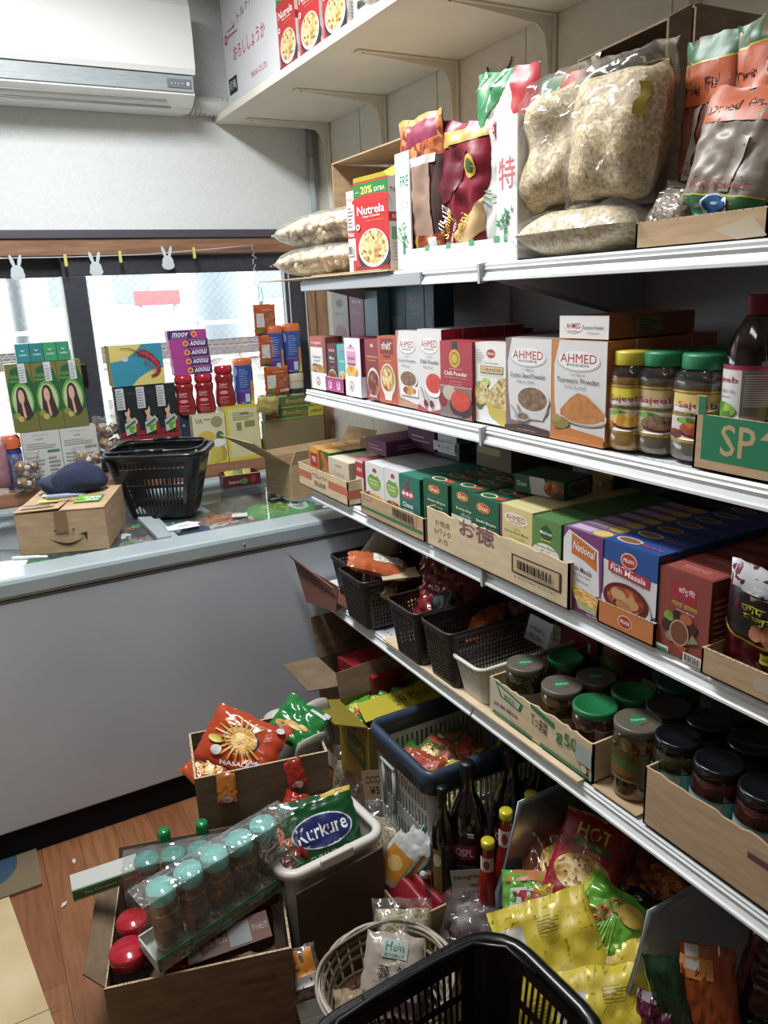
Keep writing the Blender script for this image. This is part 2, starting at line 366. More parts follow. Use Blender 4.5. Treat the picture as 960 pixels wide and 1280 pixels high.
levels = [('shelf', 1.698, 1.662, 1.0), ('shelf', 1.357, 1.32, 1.0), ('shelf', 1.03, .99, 1.0), ('shelf', .69, .652, .965)]
for k, (nm, zt, zb, x) in enumerate(levels):
    for (y0, y1) in ((1.377, 2.305 if k == 0 else 2.34), (.452, 1.375), (-.3, .45)):
        g = G(); g.box(x+.028, 1.448, y0, y1, zt-.018, zt-.006, 'shelf_white')
        for i in range(int((y1-y0)/.02)): g.box(x+.034, x+.038, y0+.01+i*.02, y0+.016+i*.02, zt-.0062, zt-.0057, '#4a4030')
        sh = gpart(g, 'shelf')
        g = G(); lip(g, y0+.002, y1-.002, zt, zb, 'shelf_white', x)
        gpart(g, 'price_rail', sh)
        for yy in (y0+.03, y1-.03):
            g = G(); g.slab([(1.445, yy, zt-.019), (1.06, yy, zt-.019), (1.06, yy, zt-.035), (1.32, yy, zt-.10), (1.445, yy, zt-.13)], .003, 'shelf_grey'); gpart(g, 'shelf_bracket', sh)
        if y1 == 1.375 and k < 3:
            g = G(); g.slab([(x-.012, 1.371, zt-.001), (x+.01, 1.371, zt+.002), (x+.01, 1.371, zb-.002), (x-.01, 1.371, zb-.004)], .008, 'shelf_grey'); gpart(g, 'rail_clip', sh)
    if k == 0:
        g = G(); g.box(.992, 1.0, 1.60, 2.299, 1.664, 1.69, '#9c9fa4'); gpart(g, 'rail_strip', sh)
g = G(); g.box(.985, 1.448, -.3, 2.30, .115, .13, 'shelf_white'); g.box(.955, .985, -.3, 2.28, .02, .13, 'shelf_white', .004); gpart(g, 'base_shelf')
# cardboard liner sticking out of the lowest shelf
g = G(); g.box(.955, 1.25, 1.00, 1.80, .6905, .6955, 'cardboard_pale'); solo(g, 'cardboard_sheet', 'flat tan cardboard sheet lining the shelf below the dark baskets', 'cardboard')
# ---------------- upper wall shelf
us = thing('wall_shelf', 'deep cream wall shelf high up on curved brackets', 'shelf', (1.61, 1.6, 2.358))
def upart(g, name): o = g.build(name, us); o.location = (-1.61, -1.6, -2.358); return o
g = G(); g.box(1.149, 1.608, -.6, 3.448, 2.358, 2.384, 'shelf_board', .002); upart(g, 'shelf_board')
for y in (3.31, 2.81, 2.33, 1.86, 1.385, .9, .4):
    g = G(); c = []
    # curved pressed bracket: wall leg, bend, arm
    P = [(1.606, 2.0), (1.606, 2.358), (1.24, 2.358), (1.24, 2.352), (1.45, 2.338), (1.545, 2.33), (1.572, 2.31), (1.583, 2.27), (1.59, 2.15), (1.596, 2.0)]
    g.slab([(a, y-.002, b) for a, b in P], .004, 'shelf_board', Vector((0, -1, 0)))
    g.box(1.600, 1.6075, y-.014, y+.014, 2.0, 2.357, 'shelf_board', .001); g.box(1.24, 1.6, y-.014, y+.014, 2.352, 2.357, 'shelf_board', .001)
    g.box(1.5985, 1.6, y-.003, y+.003, 2.28, 2.286, '#8a8474'); g.box(1.262, 1.268, y-.003, y+.003, 2.350, 2.352, '#7a7464')
    upart(g, 'shelf_bracket')
g = G(); g.tube([(1.605, 2.1+.06*math.cos(a), 2.30-.035*math.sin(a)) for a in [i*PI/10 for i in range(11)]], .003, '#4a463c', 6)
solo(g, 'cable_loop', 'short dark cable loop on the wall under the high shelf', 'cable')
# ---------------- freezer
fz = thing('chest_freezer', 'wide grey chest freezer with sliding glass lids under the window', 'freezer', (.2, 2.8, 0))
def fpart(g, name, par=None):
    o = g.build(name, par or fz)
    if par is None: o.location = (-.2, -2.8, 0)
    return o
X0, X1, Y0, Y1 = -1.35, 1.43, 2.36, 3.26
g = G(); g.box(X0, X1, Y0, Y0+.04, .10, .835, 'freezer_body', .006); g.box(X0, X1, Y1-.04, Y1, .10, .835, 'freezer_body'); g.box(X0, X0+.04, Y0+.04, Y1-.04, .10, .835, 'freezer_body'); g.box(X1-.04, X1, Y0+.04, Y1-.04, .10, .835, 'freezer_body'); g.box(X0+.04, X1-.04, Y0+.04, Y1-.04, .10, .14, 'freezer_body')
g.box(X0+.04, X1-.04, Y0+.04, Y1-.04, .70, .72, '#c4ccd0'); fpart(g, 'cabinet')
g = G(); g.box(X0, X1, Y0-.008, Y0+.13, .842, .905, 'freezer_rim', .014); g.box(X0, X1, Y1-.07, Y1+.01, .842, .905, 'freezer_rim', .01); g.box(X0, X0+.08, Y0+.13, Y1-.07, .842, .905, 'freezer_rim'); g.box(X1-.08, X1, Y0+.13, Y1-.07, .842, .905, 'freezer_rim'); g.box(X0, X1, Y0-.002, Y0+.04, .836, .842, '#5a6064'); fpart(g, 'rim')
for (a, b, z) in ((X0+.08, .55, .897), (.53, X1-.08, .887)):
    g = G(); g.box(a, b, Y0+.13, Y1-.07, z, z+.004, 'freezer_glass'); l = fpart(g, 'glass_lid')
    g = G(); s_ = b-.045 if b < 1 else a
    g.box(s_, s_+.045, Y0+.13, Y1-.07, z-.003, z+.012, 'freezer_rim', .002); g.box(a, b, Y1-.085, Y1-.07, z-.003, z+.01, 'freezer_rim'); fpart(g, 'lid_frame', l)
g = G(); g.box(X0+.02, X1-.02, Y0+.012, Y0+.03, .002, .099, '#0c0c0e,m'); fpart(g, 'shade_panel')  # added black panel, stands in for the deep shade under the freezer
for x in (X0+.15, X1-.15):
    for y in (Y0+.25, Y1-.15):
        g = G(); g.tube([(x-.015, y, .04), (x+.015, y, .04)], .04, '#202022', 16); g.box(x-.02, x+.02, y-.02, y+.02, .07, .10, '#606468'); fpart(g, 'caster')
g = G(); g.lathe([(.0, 0), (.004, 0), (.004, .002), (0, .002)], '#8a9094', 10); o = g.build('lock', fz); o.location = (.75-.2, Y0-.009-2.8, .873); o.rotation_euler = (R(90), 0, 0)
# ---------------- air conditioner
ac = thing('air_conditioner', 'white wall mounted air conditioner above the window', 'air conditioner', (.2, 3.45, 2.36))
def apart(g, name): o = g.build(name, ac); o.location = (-.2, -3.45, -2.36); return o
def prof(g, pr, x0, x1, mat, bev=0):
    n = len(pr); vs = [(x0, a, b) for a, b in pr]+[(x1, a, b) for a, b in pr]
    g.add(vs, [(i, (i+1) % n, (i+1) % n+n, i+n) for i in range(n)]+[tuple(range(n-1, -1, -1)), tuple(range(n, 2*n))], mat)
g = G(); prof(g, [(3.448, 2.375), (3.31, 2.362), (3.265, 2.372), (3.215, 2.405), (3.215, 2.41), (3.24, 2.47), (3.24, 2.74), (3.448, 2.755)], -.15, 1.004, 'ac_white'); apart(g, 'body')
g = G(); prof(g, [(3.2385, 2.474), (3.201, 2.472), (3.192, 2.49), (3.188, 2.6), (3.196, 2.70), (3.215, 2.735), (3.2385, 2.75)], -.155, 1.008, 'ac_white'); apart(g, 'front_panel')
g = G(); prof(g, [(3.214, 2.412), (3.208, 2.413), (3.206, 2.468), (3.236, 2.471)], -.14, 1.0, 'ac_vent'); apart(g, 'vent_strip')
g = G(); g.box(.90, .99, 3.203, 3.2065, 2.425, 2.455, '#6e7a80'); g.paint([('t', '#d8dcdc', '・・・・', .4, .5, .5, .2), ('r', '#d0d6d6', .8, .3, .92, .7)], lambda x, y, l: (.90+x, 3.203-l, 2.425+y), .09, .03); apart(g, 'indicator')
g = G(); g.box(-.1, .92, 3.262, 3.275, 2.3665, 2.3685, '#6f7472'); g.box(-.1, .9, 3.236, 3.24, 2.386, 2.389, '#777c7a'); apart(g, 'louver')
# ---------------- ceiling lamps (outside the frame)
for (x, y) in ((.34, 1.95), (-.2, .45)):
    g = G(); g.box(x-.11, x+.11, y-.65, y+.65, 2.90, 2.949, 'ac_white', .004); g.tube([(x-.05, y-.6, 2.88), (x-.05, y+.6, 2.88)], .014, '#f4f6f4', 8); g.tube([(x+.05, y-.6, 2.88), (x+.05, y+.6, 2.88)], .014, '#f4f6f4', 8)
    solo(g, 'ceiling_lamp', 'twin tube white lamp on the ceiling %s' % ('near the window' if y > 1 else 'away from the window'), 'lamp')
# ---------------- outside the window
g = G(); g.box(-30, 40, 3.7, 60, -.3, -.25, 'concrete'); struct(g, 'ground')
g = G(); g.slab([(-14, 8.2, -.2), (20, 8.2, -.2), (20, 9.4, .95), (-14, 9.4, .95)], .3, 'ballast'); g.box(-14, 20, 9.4, 12.4, .6, .95, 'ballast')
solo(g, 'railway_bank', 'pale stone railway embankment seen through the window', 'embankment')
for y in (9.8, 10.9):
    g = G()
    for i in range(44): g.box(-10+i*.6, -9.78+i*.6, y-.45, y+.45, .95, 1.0, '#a89c90,m')
    for yy in (y-.34, y+.34): g.box(-12, 18, yy-.03, yy+.03, 1.0, 1.10, '#4c3c34')
    solo(g, 'railway_track', 'pale railway track %s outside the window' % ('nearer' if y < 10 else 'farther'), 'railway track')
for i in range(11):
    g = G(); x = -2.2+i*.8; g.box(x-.02, x+.02, 6.18, 6.22, -.25, 1.52, '#aec2c6'); g.box(x-.02, x+.75, 6.19, 6.21, 1.46, 1.49, '#aec2c6'); g.box(x-.02, x+.75, 6.19, 6.21, .95, .98, '#aec2c6')
    o = solo(g, 'fence_panel', 'pale metal trackside fence panel outside the window', 'fence', group='trackside fence panels')
g = G(); g.box(3.0, 3.75, 14, 14.2, 1.60, 1.84, '#c85858'); g.box(3.05, 3.1, 14.05, 14.15, -.25, 1.6, '#b0b4b8'); g.box(3.65, 3.7, 14.05, 14.15, -.25, 1.6, '#b0b4b8'); solo(g, 'red_sign', 'blurred red sign board beyond the railway', 'sign')
for i, (x, wd, h, c) in enumerate([(-2.5, 3.4, 4.2, '#c0cad0,m'), (1.6, 3.2, 5.2, '#ccc8c2,m'), (6.2, 4, 3.9, '#bcc6cc,m')]):
    e = thing('house', ['pale house at left beyond the railway', 'pale taller house in the middle beyond the railway', 'pale low house at right beyond the railway'][i], 'house', (x, 18, -.25))
    g = G(); g.box(0, wd, 0, 4, 0, h, c); g.build('wall', e)
    g = G(); g.slab([(-.3, -.3, h), (wd+.3, -.3, h), (wd+.3, 2, h+1), (-.3, 2, h+1)], .1, '#a0a8b0,m'); g.build('roof', e)
    for k in range(2):
        g = G(); g.box(.5+k*1.3, 1.3+k*1.3, -.03, .0, 1.9, 2.9, '#8c98a0'); g.build('window', e)
# ================================================================ builders for goods
AIS = -90   # goods on the shelves face the aisle
def carton(name, label, cat, x, y, z, w, d, h, body, front, side=None, top=None, group=None, rz=AIS, rx=0, ry=0, left=None, back=None, n=0, gap=.002, nlabel=None, link=True):
    """closed carton: origin at the bottom middle of its front face; n copies queue behind it"""
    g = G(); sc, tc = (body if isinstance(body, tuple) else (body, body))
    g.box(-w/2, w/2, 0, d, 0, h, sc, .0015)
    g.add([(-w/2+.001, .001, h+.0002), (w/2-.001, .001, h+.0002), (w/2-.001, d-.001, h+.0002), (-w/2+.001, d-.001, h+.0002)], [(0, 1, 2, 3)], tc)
    g.add([(-w/2+.002, d*.5-.0004, h+.0004), (w/2-.002, d*.5-.0004, h+.0004), (w/2-.002, d*.5+.0004, h+.0004), (-w/2+.002, d*.5+.0004, h+.0004)], [(0, 1, 2, 3)], '#7c7670')
    g.paint(front, lambda x_, y_, l: (-w/2+x_, -l, y_), w, h)
    if side: g.paint(side, lambda x_, y_, l: (w/2+l, x_, y_), d, h)
    if left: g.paint(left, lambda x_, y_, l: (-w/2-l, d-x_, y_), d, h)
    if back: g.paint(back, lambda x_, y_, l: (w/2-x_, d+l, y_), w, h)
    if top: g.paint(top, lambda x_, y_, l: (-w/2+x_, y_, h+l), w, d, lift0=.0008)
    o = solo(g, name, label, cat, (x, y, z), (rx, ry, rz), group)
    th = R(rz); dx, dy = -math.sin(th), math.cos(th)
    for k in range(1, n+1):
        c = dup(o, (x+dx*(d+gap)*k, y+dy*(d+gap)*k, z), None, nlabel, nlabel and ('queue of '+nlabel)[:60])
    return o
def surf(W, H, T, seed, crinkle=.12, seal=.06, full=3.0, neck=0):
    def P(x, y, l, side=1):
        u = x/W; v = y/H; a = abs(2*u-1); b = abs(2*v-1)
        vv = 1-min(1, max(0, (b-(1-2*seal*2))/(seal*4)))if b > 1-seal*4 else 1
        pz = max(0, 1-b**full); pu = max(0, 1-a**2.6)
        th = T/2*math.sqrt(pu)*math.sqrt(pz)*(min(1, max(0, (1-b)/.16-.35*0)) if b > .84 else 1)
        nz = noise.noise(Vector((u*5+seed*3.1, v*6, seed)))*.6+noise.noise(Vector((u*11, v*13+seed, seed*2.7)))*.5
        k = T*crinkle*nz*(.25+.75*math.sqrt(pu))
        sx = 1-.05*math.sqrt(pz)*(T/W)*2; ed = .004*noise.noise(Vector((v*9, seed, 0)))*(1 if a > .9 else 0)
        xx = (x-W/2)*sx+ed
        zz = y+.006*noise.noise(Vector((u*4, seed, 5)))*(1 if b > .9 else 0)
        return (xx, -side*(th+l)-k*(1 if side > 0 else .6)-.0003*side, zz)
    return P
def pouch_mesh(g, W, H, T, body, ops, seed=1, crinkle=.14, seal=.05, nx=22, nz=26, back=None, step=.012, bops=None):
    P = surf(W, H, T, seed, crinkle, seal)
    for side, mat in ((1, body), (-1, back or body)):
        vs = [P(W*i/nx, H*j/nz, 0, side) for j in range(nz+1) for i in range(nx+1)]
        fs = [(j*(nx+1)+i, j*(nx+1)+i+1, (j+1)*(nx+1)+i+1, (j+1)*(nx+1)+i) for j in range(nz) for i in range(nx)]
        if side < 0: fs = [f[::-1] for f in fs]
        g.add(vs, fs, mat, True)
    g.paint(ops, P, W, H, step=step, lift0=.0013, lift=.0004)
    if bops: g.paint(bops, lambda x, y, l: P(W-x, y, l, -1), W, H, step=step, lift0=.0007, lift=.0005)
def pouch(name, label, cat, loc, rot, W, H, T, body, ops, seed=1, group=None, **kw):
    g = G(); pouch_mesh(g, W, H, T, body, ops, seed, **kw)
    return solo(g, name, label, cat, loc, rot, group)
def filmbag(name, label, cat, loc, rot, W, H, T, content, cname, seed=1, film_='clear_film', fill=(.08, .9), group=None, bumps=0, amp=.25, crinkle=.35, tie=None, sticker=None):
    """clear bag standing on its bottom seal; the contents are a part of it"""
    e = thing(name, label, cat, loc, rot, group)
    g = G(); f0, f1 = fill; hz = H*(f1-f0); z0 = H*f0; nx, nz = 18, 18; vs = []
    for side in (1, -1):
        vs = []
        for j in range(nz+1):
            for i in range(nx+1):
                u = i/nx; v = j/nz; a = abs(2*u-1); b = abs(2*v-1)
                t = T*.46*max(0, 1-a**3)**.5*max(0, 1-b**3.5)**.5
                n_ = noise.noise(Vector((u*3, v*3, seed)))*amp
                x = (u-.5)*W*.93*(1-.08*b**4); vs.append((x, -side*t*(1+n_), z0+hz*v+.01*noise.noise(Vector((u*3, seed, side)))))
        fs = [(j*(nx+1)+i, j*(nx+1)+i+1, (j+1)*(nx+1)+i+1, (j+1)*(nx+1)+i) for j in range(nz) for i in range(nx)]
        g.add(vs, fs if side > 0 else [f[::-1] for f in fs], content, True)
    c = g.build(cname, e); c['kind'] = 'stuff'
    g = G(); pouch_mesh(g, W, H, T*1.06, film_, [], seed+3, crinkle=crinkle*.5, nx=20, nz=24); g.build('plastic_film', e)
    if tie: g = G(); g.box(-W*.03, W*.03, -.004, .004, H*.96, H*1.0, tie); g.build('tie', e)
    if sticker:
        g = G(); P = surf(W, H, T*1.06, seed+3, crinkle*.5, .05); g.paint(sticker, P, W, H, step=.012, lift0=.002, lift=.0006); g.build('sticker', e)
    return e
def jar(name, label, cat, loc, r, h, lid, content, band=None, lidh=.014, neck=.88, group=None, rot=(0, 0, 0), fillh=.86, lidtop=None, clear_top=False, band_ops=None, bz=(.12, .62), face=180, sq=0, shoulder=.10, label_lid=None, lidr=None):
    e = thing(name, label, cat, loc, rot, group); H = h-lidh*.9; nr = r*neck
    prof = [(r*.8, .0), (r*.96, .004), (r, .012), (r, H*(1-shoulder*1.6)), (r*.985, H*(1-shoulder*1.2)), (nr*1.02, H*(1-shoulder*.45)), (nr*.96, H*(1-shoulder*.25)), (nr*.96, H)]
    if clear_top:
        g = G(); q = [(a*.985, b+.001) for a, b in prof if b < H*fillh*.97]; q.append((q[-1][0]*.98, H*fillh)); g.lathe(q, content, 28, sq=sq); c = g.build('contents', e); c['kind'] = 'stuff'
        g = G(); g.lathe(prof, 'clear_jar', 28, sq=sq); g.build('jar_body', e)
    else:
        g = G(); g.lathe(prof, content, 28, sq=sq); g.build('jar_body', e)
    lr = lidr or nr*1.08
    g = G(); g.lathe([(lr*.97, H-lidh*.35), (lr, H-lidh*.25), (lr, H+lidh*.6), (lr*.96, H+lidh*.82), (lr*.86, H+lidh*.86), (lr*.84, H+lidh*.76), (.0005, H+lidh*.78)], lid, 40, ribs=.012 if lidh > .016 else 0)
    if lidtop: g.paint(lidtop, lambda x, y, l: (x-lr, y-lr, H+lidh*.78+l), 2*lr, 2*lr)
    g.build('lid', e)
    if band or band_ops:
        z0, z1 = H*bz[0], H*bz[1]; W = 2*PI*r*.55
        def P(x, y, l):
            a = R(face)-W/2/r+x/r; rr = r+.0006+l
            if sq: rr *= (1-sq+sq/max(abs(math.cos(a)), abs(math.sin(a))))
            return (rr*math.cos(a), rr*math.sin(a), z0+y)
        g = G(); ops = ([('r', band, 0, 0, 1, 1)] if band else [])+(band_ops or [])
        g.paint(ops, P, W, z1-z0, step=.008); g.build('label', e)
    return e
def tray(name, label, cat, loc, rz, W, D, H, mat, front=None, hb=None, th=.004, group=None, side=None, hs=None, ins=None, jag=0):
    """open carton tray, origin at the bottom middle of its front face"""
    g = G(); hb = hb or H; ins = ins or mat
    g.box(-W/2, W/2, 0, D, 0, th*.7, mat)
    if jag:
        n = 26; rnd = random.Random(jag); top = [(-W/2+W*i/n, H+rnd.uniform(-.004, .003)*(1 if 0 < i < n else 0)) for i in range(n+1)]
        pts = [(-W/2, 0, 0), (W/2, 0, 0)]+[(x, 0, z) for x, z in top[::-1]]; g.slab(pts, th, mat, Vector((0, -1, 0)))
    else: g.box(-W/2, W/2, 0, th, 0, H, mat)
    g.box(-W/2, W/2, D-th, D, 0, hb, mat)
    for s in (-1, 1):
        x = s*W/2; a, b = min(x, x-s*th), max(x, x-s*th)
        vs = [(a, 0, 0), (b, 0, 0), (b, D, 0), (a, D, 0), (a, 0, H if not hs else hs), (b, 0, H if not hs else hs), (b, D, hb), (a, D, hb)]
        g.add(vs, [(0, 3, 2, 1), (4, 5, 6, 7), (0, 1, 5, 4), (2, 3, 7, 6), (1, 2, 6, 5), (0, 4, 7, 3)], mat)
    g.box(-W/2, W/2, -.0002, th, H-.0015*(0 if jag else 1), H+.0004*(0 if jag else 1), 'cardboard_edge') if not jag else None
    if front: g.paint(front, lambda x, y, l: (-W/2+x, -l, y), W, H)
    if side: g.paint(side, lambda x, y, l: (W/2+l, x, y), D, H)
    return solo(g, name, label, cat, loc, (0, 0, rz), group)
def openbox(name, label, loc, rz, W, D, H, mat='cardboard', flaps=(), front=None, side=None, th=.004, cat='cardboard box', left=None):
    """box without lid; flaps: (edge 'f','b','l','r', length, opening angle, taper)"""
    e = thing(name, label, cat, loc, (0, 0, rz))
    g = G(); g.box(-W/2, W/2, 0, D, 0, th, mat); g.box(-W/2, W/2, 0, th, th, H, mat); g.box(-W/2, W/2, D-th, D, th, H, mat)
    g.box(-W/2, -W/2+th, th, D-th, th, H, mat); g.box(W/2-th, W/2, th, D-th, th, H, mat)
    g.box(-W/2, W/2, 0, th, H, H+.0006, 'cardboard_edge'); g.box(-W/2, W/2, D-th, D, H, H+.0006, 'cardboard_edge')
    g.box(-W/2, -W/2+th, th, D-th, H, H+.0006, 'cardboard_edge'); g.box(W/2-th, W/2, th, D-th, H, H+.0006, 'cardboard_edge')
    if front: g.paint(front, lambda x, y, l: (-W/2+x, -l, y), W, H)
    if side: g.paint(side, lambda x, y, l: (W/2+l, x, y), D, H)
    if left: g.paint(left, lambda x, y, l: (-W/2-l, D-x, y), D, H)
    g.build('box_body', e)
    for ed, L, ang, tp in flaps:
        c, s = math.cos(R(ang)), math.sin(R(ang)); g = G(); hh = H+.001
        if ed == 'f': q = [(-W/2+.003, 0, hh), (W/2-.003, 0, hh), (W/2-tp, -L*c, hh+L*s), (-W/2+tp, -L*c, hh+L*s)]
        if ed == 'b': q = [(W/2-.003, D, hh), (-W/2+.003, D, hh), (-W/2+tp, D+L*c, hh+L*s), (W/2-tp, D+L*c, hh+L*s)]
        if ed == 'l': q = [(-W/2, D-.003, hh), (-W/2, .003, hh), (-W/2-L*c, tp, hh+L*s), (-W/2-L*c, D-tp, hh+L*s)]
        if ed == 'r': q = [(W/2, .003, hh), (W/2, D-.003, hh), (W/2+L*c, D-tp, hh+L*s), (W/2+L*c, tp, hh+L*s)]
        g.slab(q, .0035, mat); g.build('flap', e)
    return e
def wovenbin(name, label, cat, loc, rz, W, D, H, mat, taper=.12, rad=.03, pitch=.010, slot=.55, rows=None, rimw=.008, rimh=.008, th=.0022, rimmat=None, extra=None, round_slots=False, solid=()):
    """perforated basket: walls with rows of slots, rolled rim, floor"""
    e = thing(name, label, cat, loc, (0, 0, rz))
    # perimeter stations (unit on the top rim)
    def corner(cx, cy, a0, r): return [(cx+r*math.cos(a0+PI/2*i/5), cy+r*math.sin(a0+PI/2*i/5)) for i in range(6)]
    w2, d2 = W/2, D/2; pts = []; fl = []
    segs = [((-w2+rad, -d2), (w2-rad, -d2), 's'), ((w2-rad, -d2+rad), -PI/2), ((w2, -d2+rad), (w2, d2-rad), 's'), ((w2-rad, d2-rad), 0), ((w2-rad, d2), (-w2+rad, d2), 's'), ((-w2+rad, d2-rad), PI/2), ((-w2, d2-rad), (-w2, -d2+rad), 's'), ((-w2+rad, -d2+rad), PI)]
    for q in segs:
        if len(q) == 3:
            a, b = Vector(q[0]), Vector(q[1]); L = (b-a).length; n = max(1, int(L/pitch)); p = L/n
            for i in range(n):
                pts.append(a+(b-a)*(i/n)); fl.append(False)
                pts.append(a+(b-a)*((i+(1-slot))/n)); fl.append(True)
        else:
            c = corner(q[0][0], q[0][1], q[1], rad)
            for i in range(5): pts.append(Vector(c[i])); fl.append(False)
    rows = rows or []
    zs = sorted(set([0, 1]+[z for r_ in rows for z in r_])); n = len(pts)
    g = G(); vs = []
    for z in zs:
        k = 1-taper*(1-z)
        for p in pts: vs.append((p.x*k, p.y*k, z*H))
    fs = []
    for j in range(len(zs)-1):
        zm = (zs[j]+zs[j+1])/2; slotrow = any(a < zm < b for a, b in rows)
        for i in range(n):
            if slotrow and fl[i]:
                if not solid or not any(s0 < i/n < s1 for s0, s1 in solid): continue
            fs.append((j*n+i, j*n+(i+1) % n, (j+1)*n+(i+1) % n, (j+1)*n+i))
    fs.append(tuple(range(n-1, -1, -1)))
    g.add(vs, fs, mat); o = g.build('basket_body', e)
    md = o.modifiers.new('thickness', 'SOLIDIFY'); md.thickness = th; md.offset = 0
    g = G(); k = [(p.x, p.y, H) for p in pts if True]; kk = []
    for i, p in enumerate(k):
        if not kk or (Vector(p)-Vector(kk[-1])).length > .004: kk.append(p)
    N_ = len(kk); c = [(-rimw*.2, -rimh), (rimw, -rimh), (rimw, rimh*.2), (rimw*.6, rimh*.5), (-rimw*.2, rimh*.5), (-rimw*.5, 0)]
    vs = []
    for i, p in enumerate(kk):
        d = (Vector(kk[(i+1) % N_])-Vector(kk[i-1])).normalized(); o_ = Vector((d.y, -d.x, 0))
        for a, b in c: vs.append(Vector(p)+o_*a+Vector((0, 0, b)))
    M_ = len(c); g.add(vs, [(i*M_+j, ((i+1) % N_)*M_+j, ((i+1) % N_)*M_+(j+1) % M_, i*M_+(j+1) % M_) for i in range(N_) for j in range(M_)], rimmat or mat, True)
    g.build('rim', e)
    return e
def raised(ops, k):
    """the print sits in the upper part of the face, above the tray edge"""
    o = [ops[0]]
    for p in ops[1:]:
        p = list(p)
        if p[0] == 'r': p[3] = k+(1-k)*p[3]; p[5] = k+(1-k)*p[5]
        elif p[0] == 'e': p[3] = k+(1-k)*p[3]; p[5] *= (1-k)
        elif p[0] == 'p': p[2] = [(u, k+(1-k)*v) for u, v in p[2]]
        elif p[0] == 't': p[4] = k+(1-k)*p[4]; p[6] *= (1-k)*1.15
        o.append(tuple(p))
    return o
def bowl(food, uc, vc, ru, rv, rim='#e8e4dc', k=.8): return [('e', rim, uc, vc-.01, ru, rv), ('e', '#b8b0a4', uc, vc+.005, ru*.93, rv*.82*k/.8), ('e', food, uc, vc+.012, ru*.88, rv*.72)]
def barcode(u0, v0, u1, v1, n=14, bg='#e8e6e0', seed=2):
    r_ = random.Random(seed); o = [('r', bg, u0, v0, u1, v1)]; u = u0+(u1-u0)*.06
    while u < u1-(u1-u0)*.08:
        w_ = (u1-u0)/n/2*r_.choice((.6, 1, 1.5)); o.append(('r', '#1c1a1a', u, v0+(v1-v0)*.15, min(u+w_, u1), v1-(v1-v0)*.12)); u += w_*2
    return o
def textlines(col, u0, u1, v0, v1, n, seed=1):
    r_ = random.Random(seed); o = []
    for i in range(n):
        v = v1-(v1-v0)*(i+.5)/n; o.append(('r', col, u0, v-(v1-v0)/n*.22, u0+(u1-u0)*r_.uniform(.6, 1), v+(v1-v0)/n*.15))
    return o
# ================================================================ goods on the high wall shelf
z = 2.3845
carton('cardboard_carton', 'large white carton with pink writing at the far end of the high shelf', 'carton', 1.16, 3.01, z, .54, .40, .55, '#d6d6da',
 [('t', '#c8506a', 'おろししょうか', .50, .30, .62, .09, 0, .015), ('t', '#c8506a', 'P&OA CO.LTD.', .66, .10, .30, .035), ('t', '#707078', 'レトルトパウチ', .52, .52, .62, .06, 8), ('t', '#c8506a', '味噌工房', .3, .80, .3, .08, 6), 
  ('e', '#c03048', .06, .42, .03, .032), ('e', '#d6d6da', .06, .42, .014, .016), ('t', '#c8506a', 'PREMIUM', .18, .46, .16, .012), ('t', '#c8506a', '------------', .2, .425, .2, .01),
  ('r', '#26262a', .05, .07, .22, .17), ('t', '#d6d6da', '|食|味|', .135, .12, .14, .07, 0, .009), ('t', '#8a8a92', 'フード', .135, .04, .12, .009)],
 left=[('r', '#c8c8cc', .0, .0, .02, 1)])
def nutrela(h=1):
    return [('r', '#c42a2c', 0, 0, 1, 1), ('p', '#2e7a34', [(0, .82), (1, .82), (1, .98), (0, .98)]), ('e', '#c42a2c', .5, .79, .56, .06), ('t', '#e8e070', '20%', .40, .90, .34, .085, 0, .009), ('t', '#e8e8e0', 'EXTRA', .78, .885, .3, .045), ('t', '#e8e8e0', 'GET', .12, .885, .14, .012), ('t', '#f0eeea', 'Nutrela', .5, .68, .8, .095, 0, .009), ('t', '#f0e8e0', 'Soya Chunks', .52, .605, .5, .035), ('t', '#f0c040', 'High Protein', .6, .555, .5, .012),
  ('e', '#2a2c34', .56, .17, .48, .20), ('r', '#8a2026', 0, 0, 1, .05), ('e', '#d8d8d4', .55, .25, .44, .215), ('e', 'f_chick', .55, .265, .40, .19), ('e', '#f0ece4', .12, .5, .06, .035), ('e', '#c42a2c', .12, .5, .035, .018)]
nside = [('r', '#dad8d6', 0, 0, 1, 1), ('r', '#b8323a', .0, .52, 1, .62), ('t', '#e8e0e0', 'Nutrela', .5, .57, .7, .05), ('t', '#a84a58', 'Nutrela', .5, .86, .8, .06), ('r', '#78a070', .1, .32, .9, .46)]+textlines('#a8a0a4', .12, .88, .08, .3, 6)
carton('soya_box', 'red soya chunk box beside the white carton on the high shelf', 'box', 1.16, 2.655, z, .145, .09, .235, '#c42a2c', nutrela(), side=nside)
carton('soya_box', 'middle red soya chunk box on the high shelf', 'box', 1.165, 2.49, z, .155, .09, .235, '#c42a2c', nutrela(), side=nside)
carton('soya_box', 'red soya chunk box nearest the pulse bag on the high shelf', 'box', 1.17, 2.32, z, .155, .09, .235, '#c42a2c', nutrela(), side=nside)
carton('snack_carton', 'pale carton with pink trim behind the pulse bag on the high shelf', 'box', 1.18, 2.15, z, .14, .12, .24, '#c8bcb8',
 [('r', '#c42a2c', 0, .75, 1, 1)]+barcode(.15, .1, .6, .3)+textlines('#8a7a78', .1, .9, .4, .7, 5), side=[('r', '#7a2a24', 0, 0, 1, .5)])
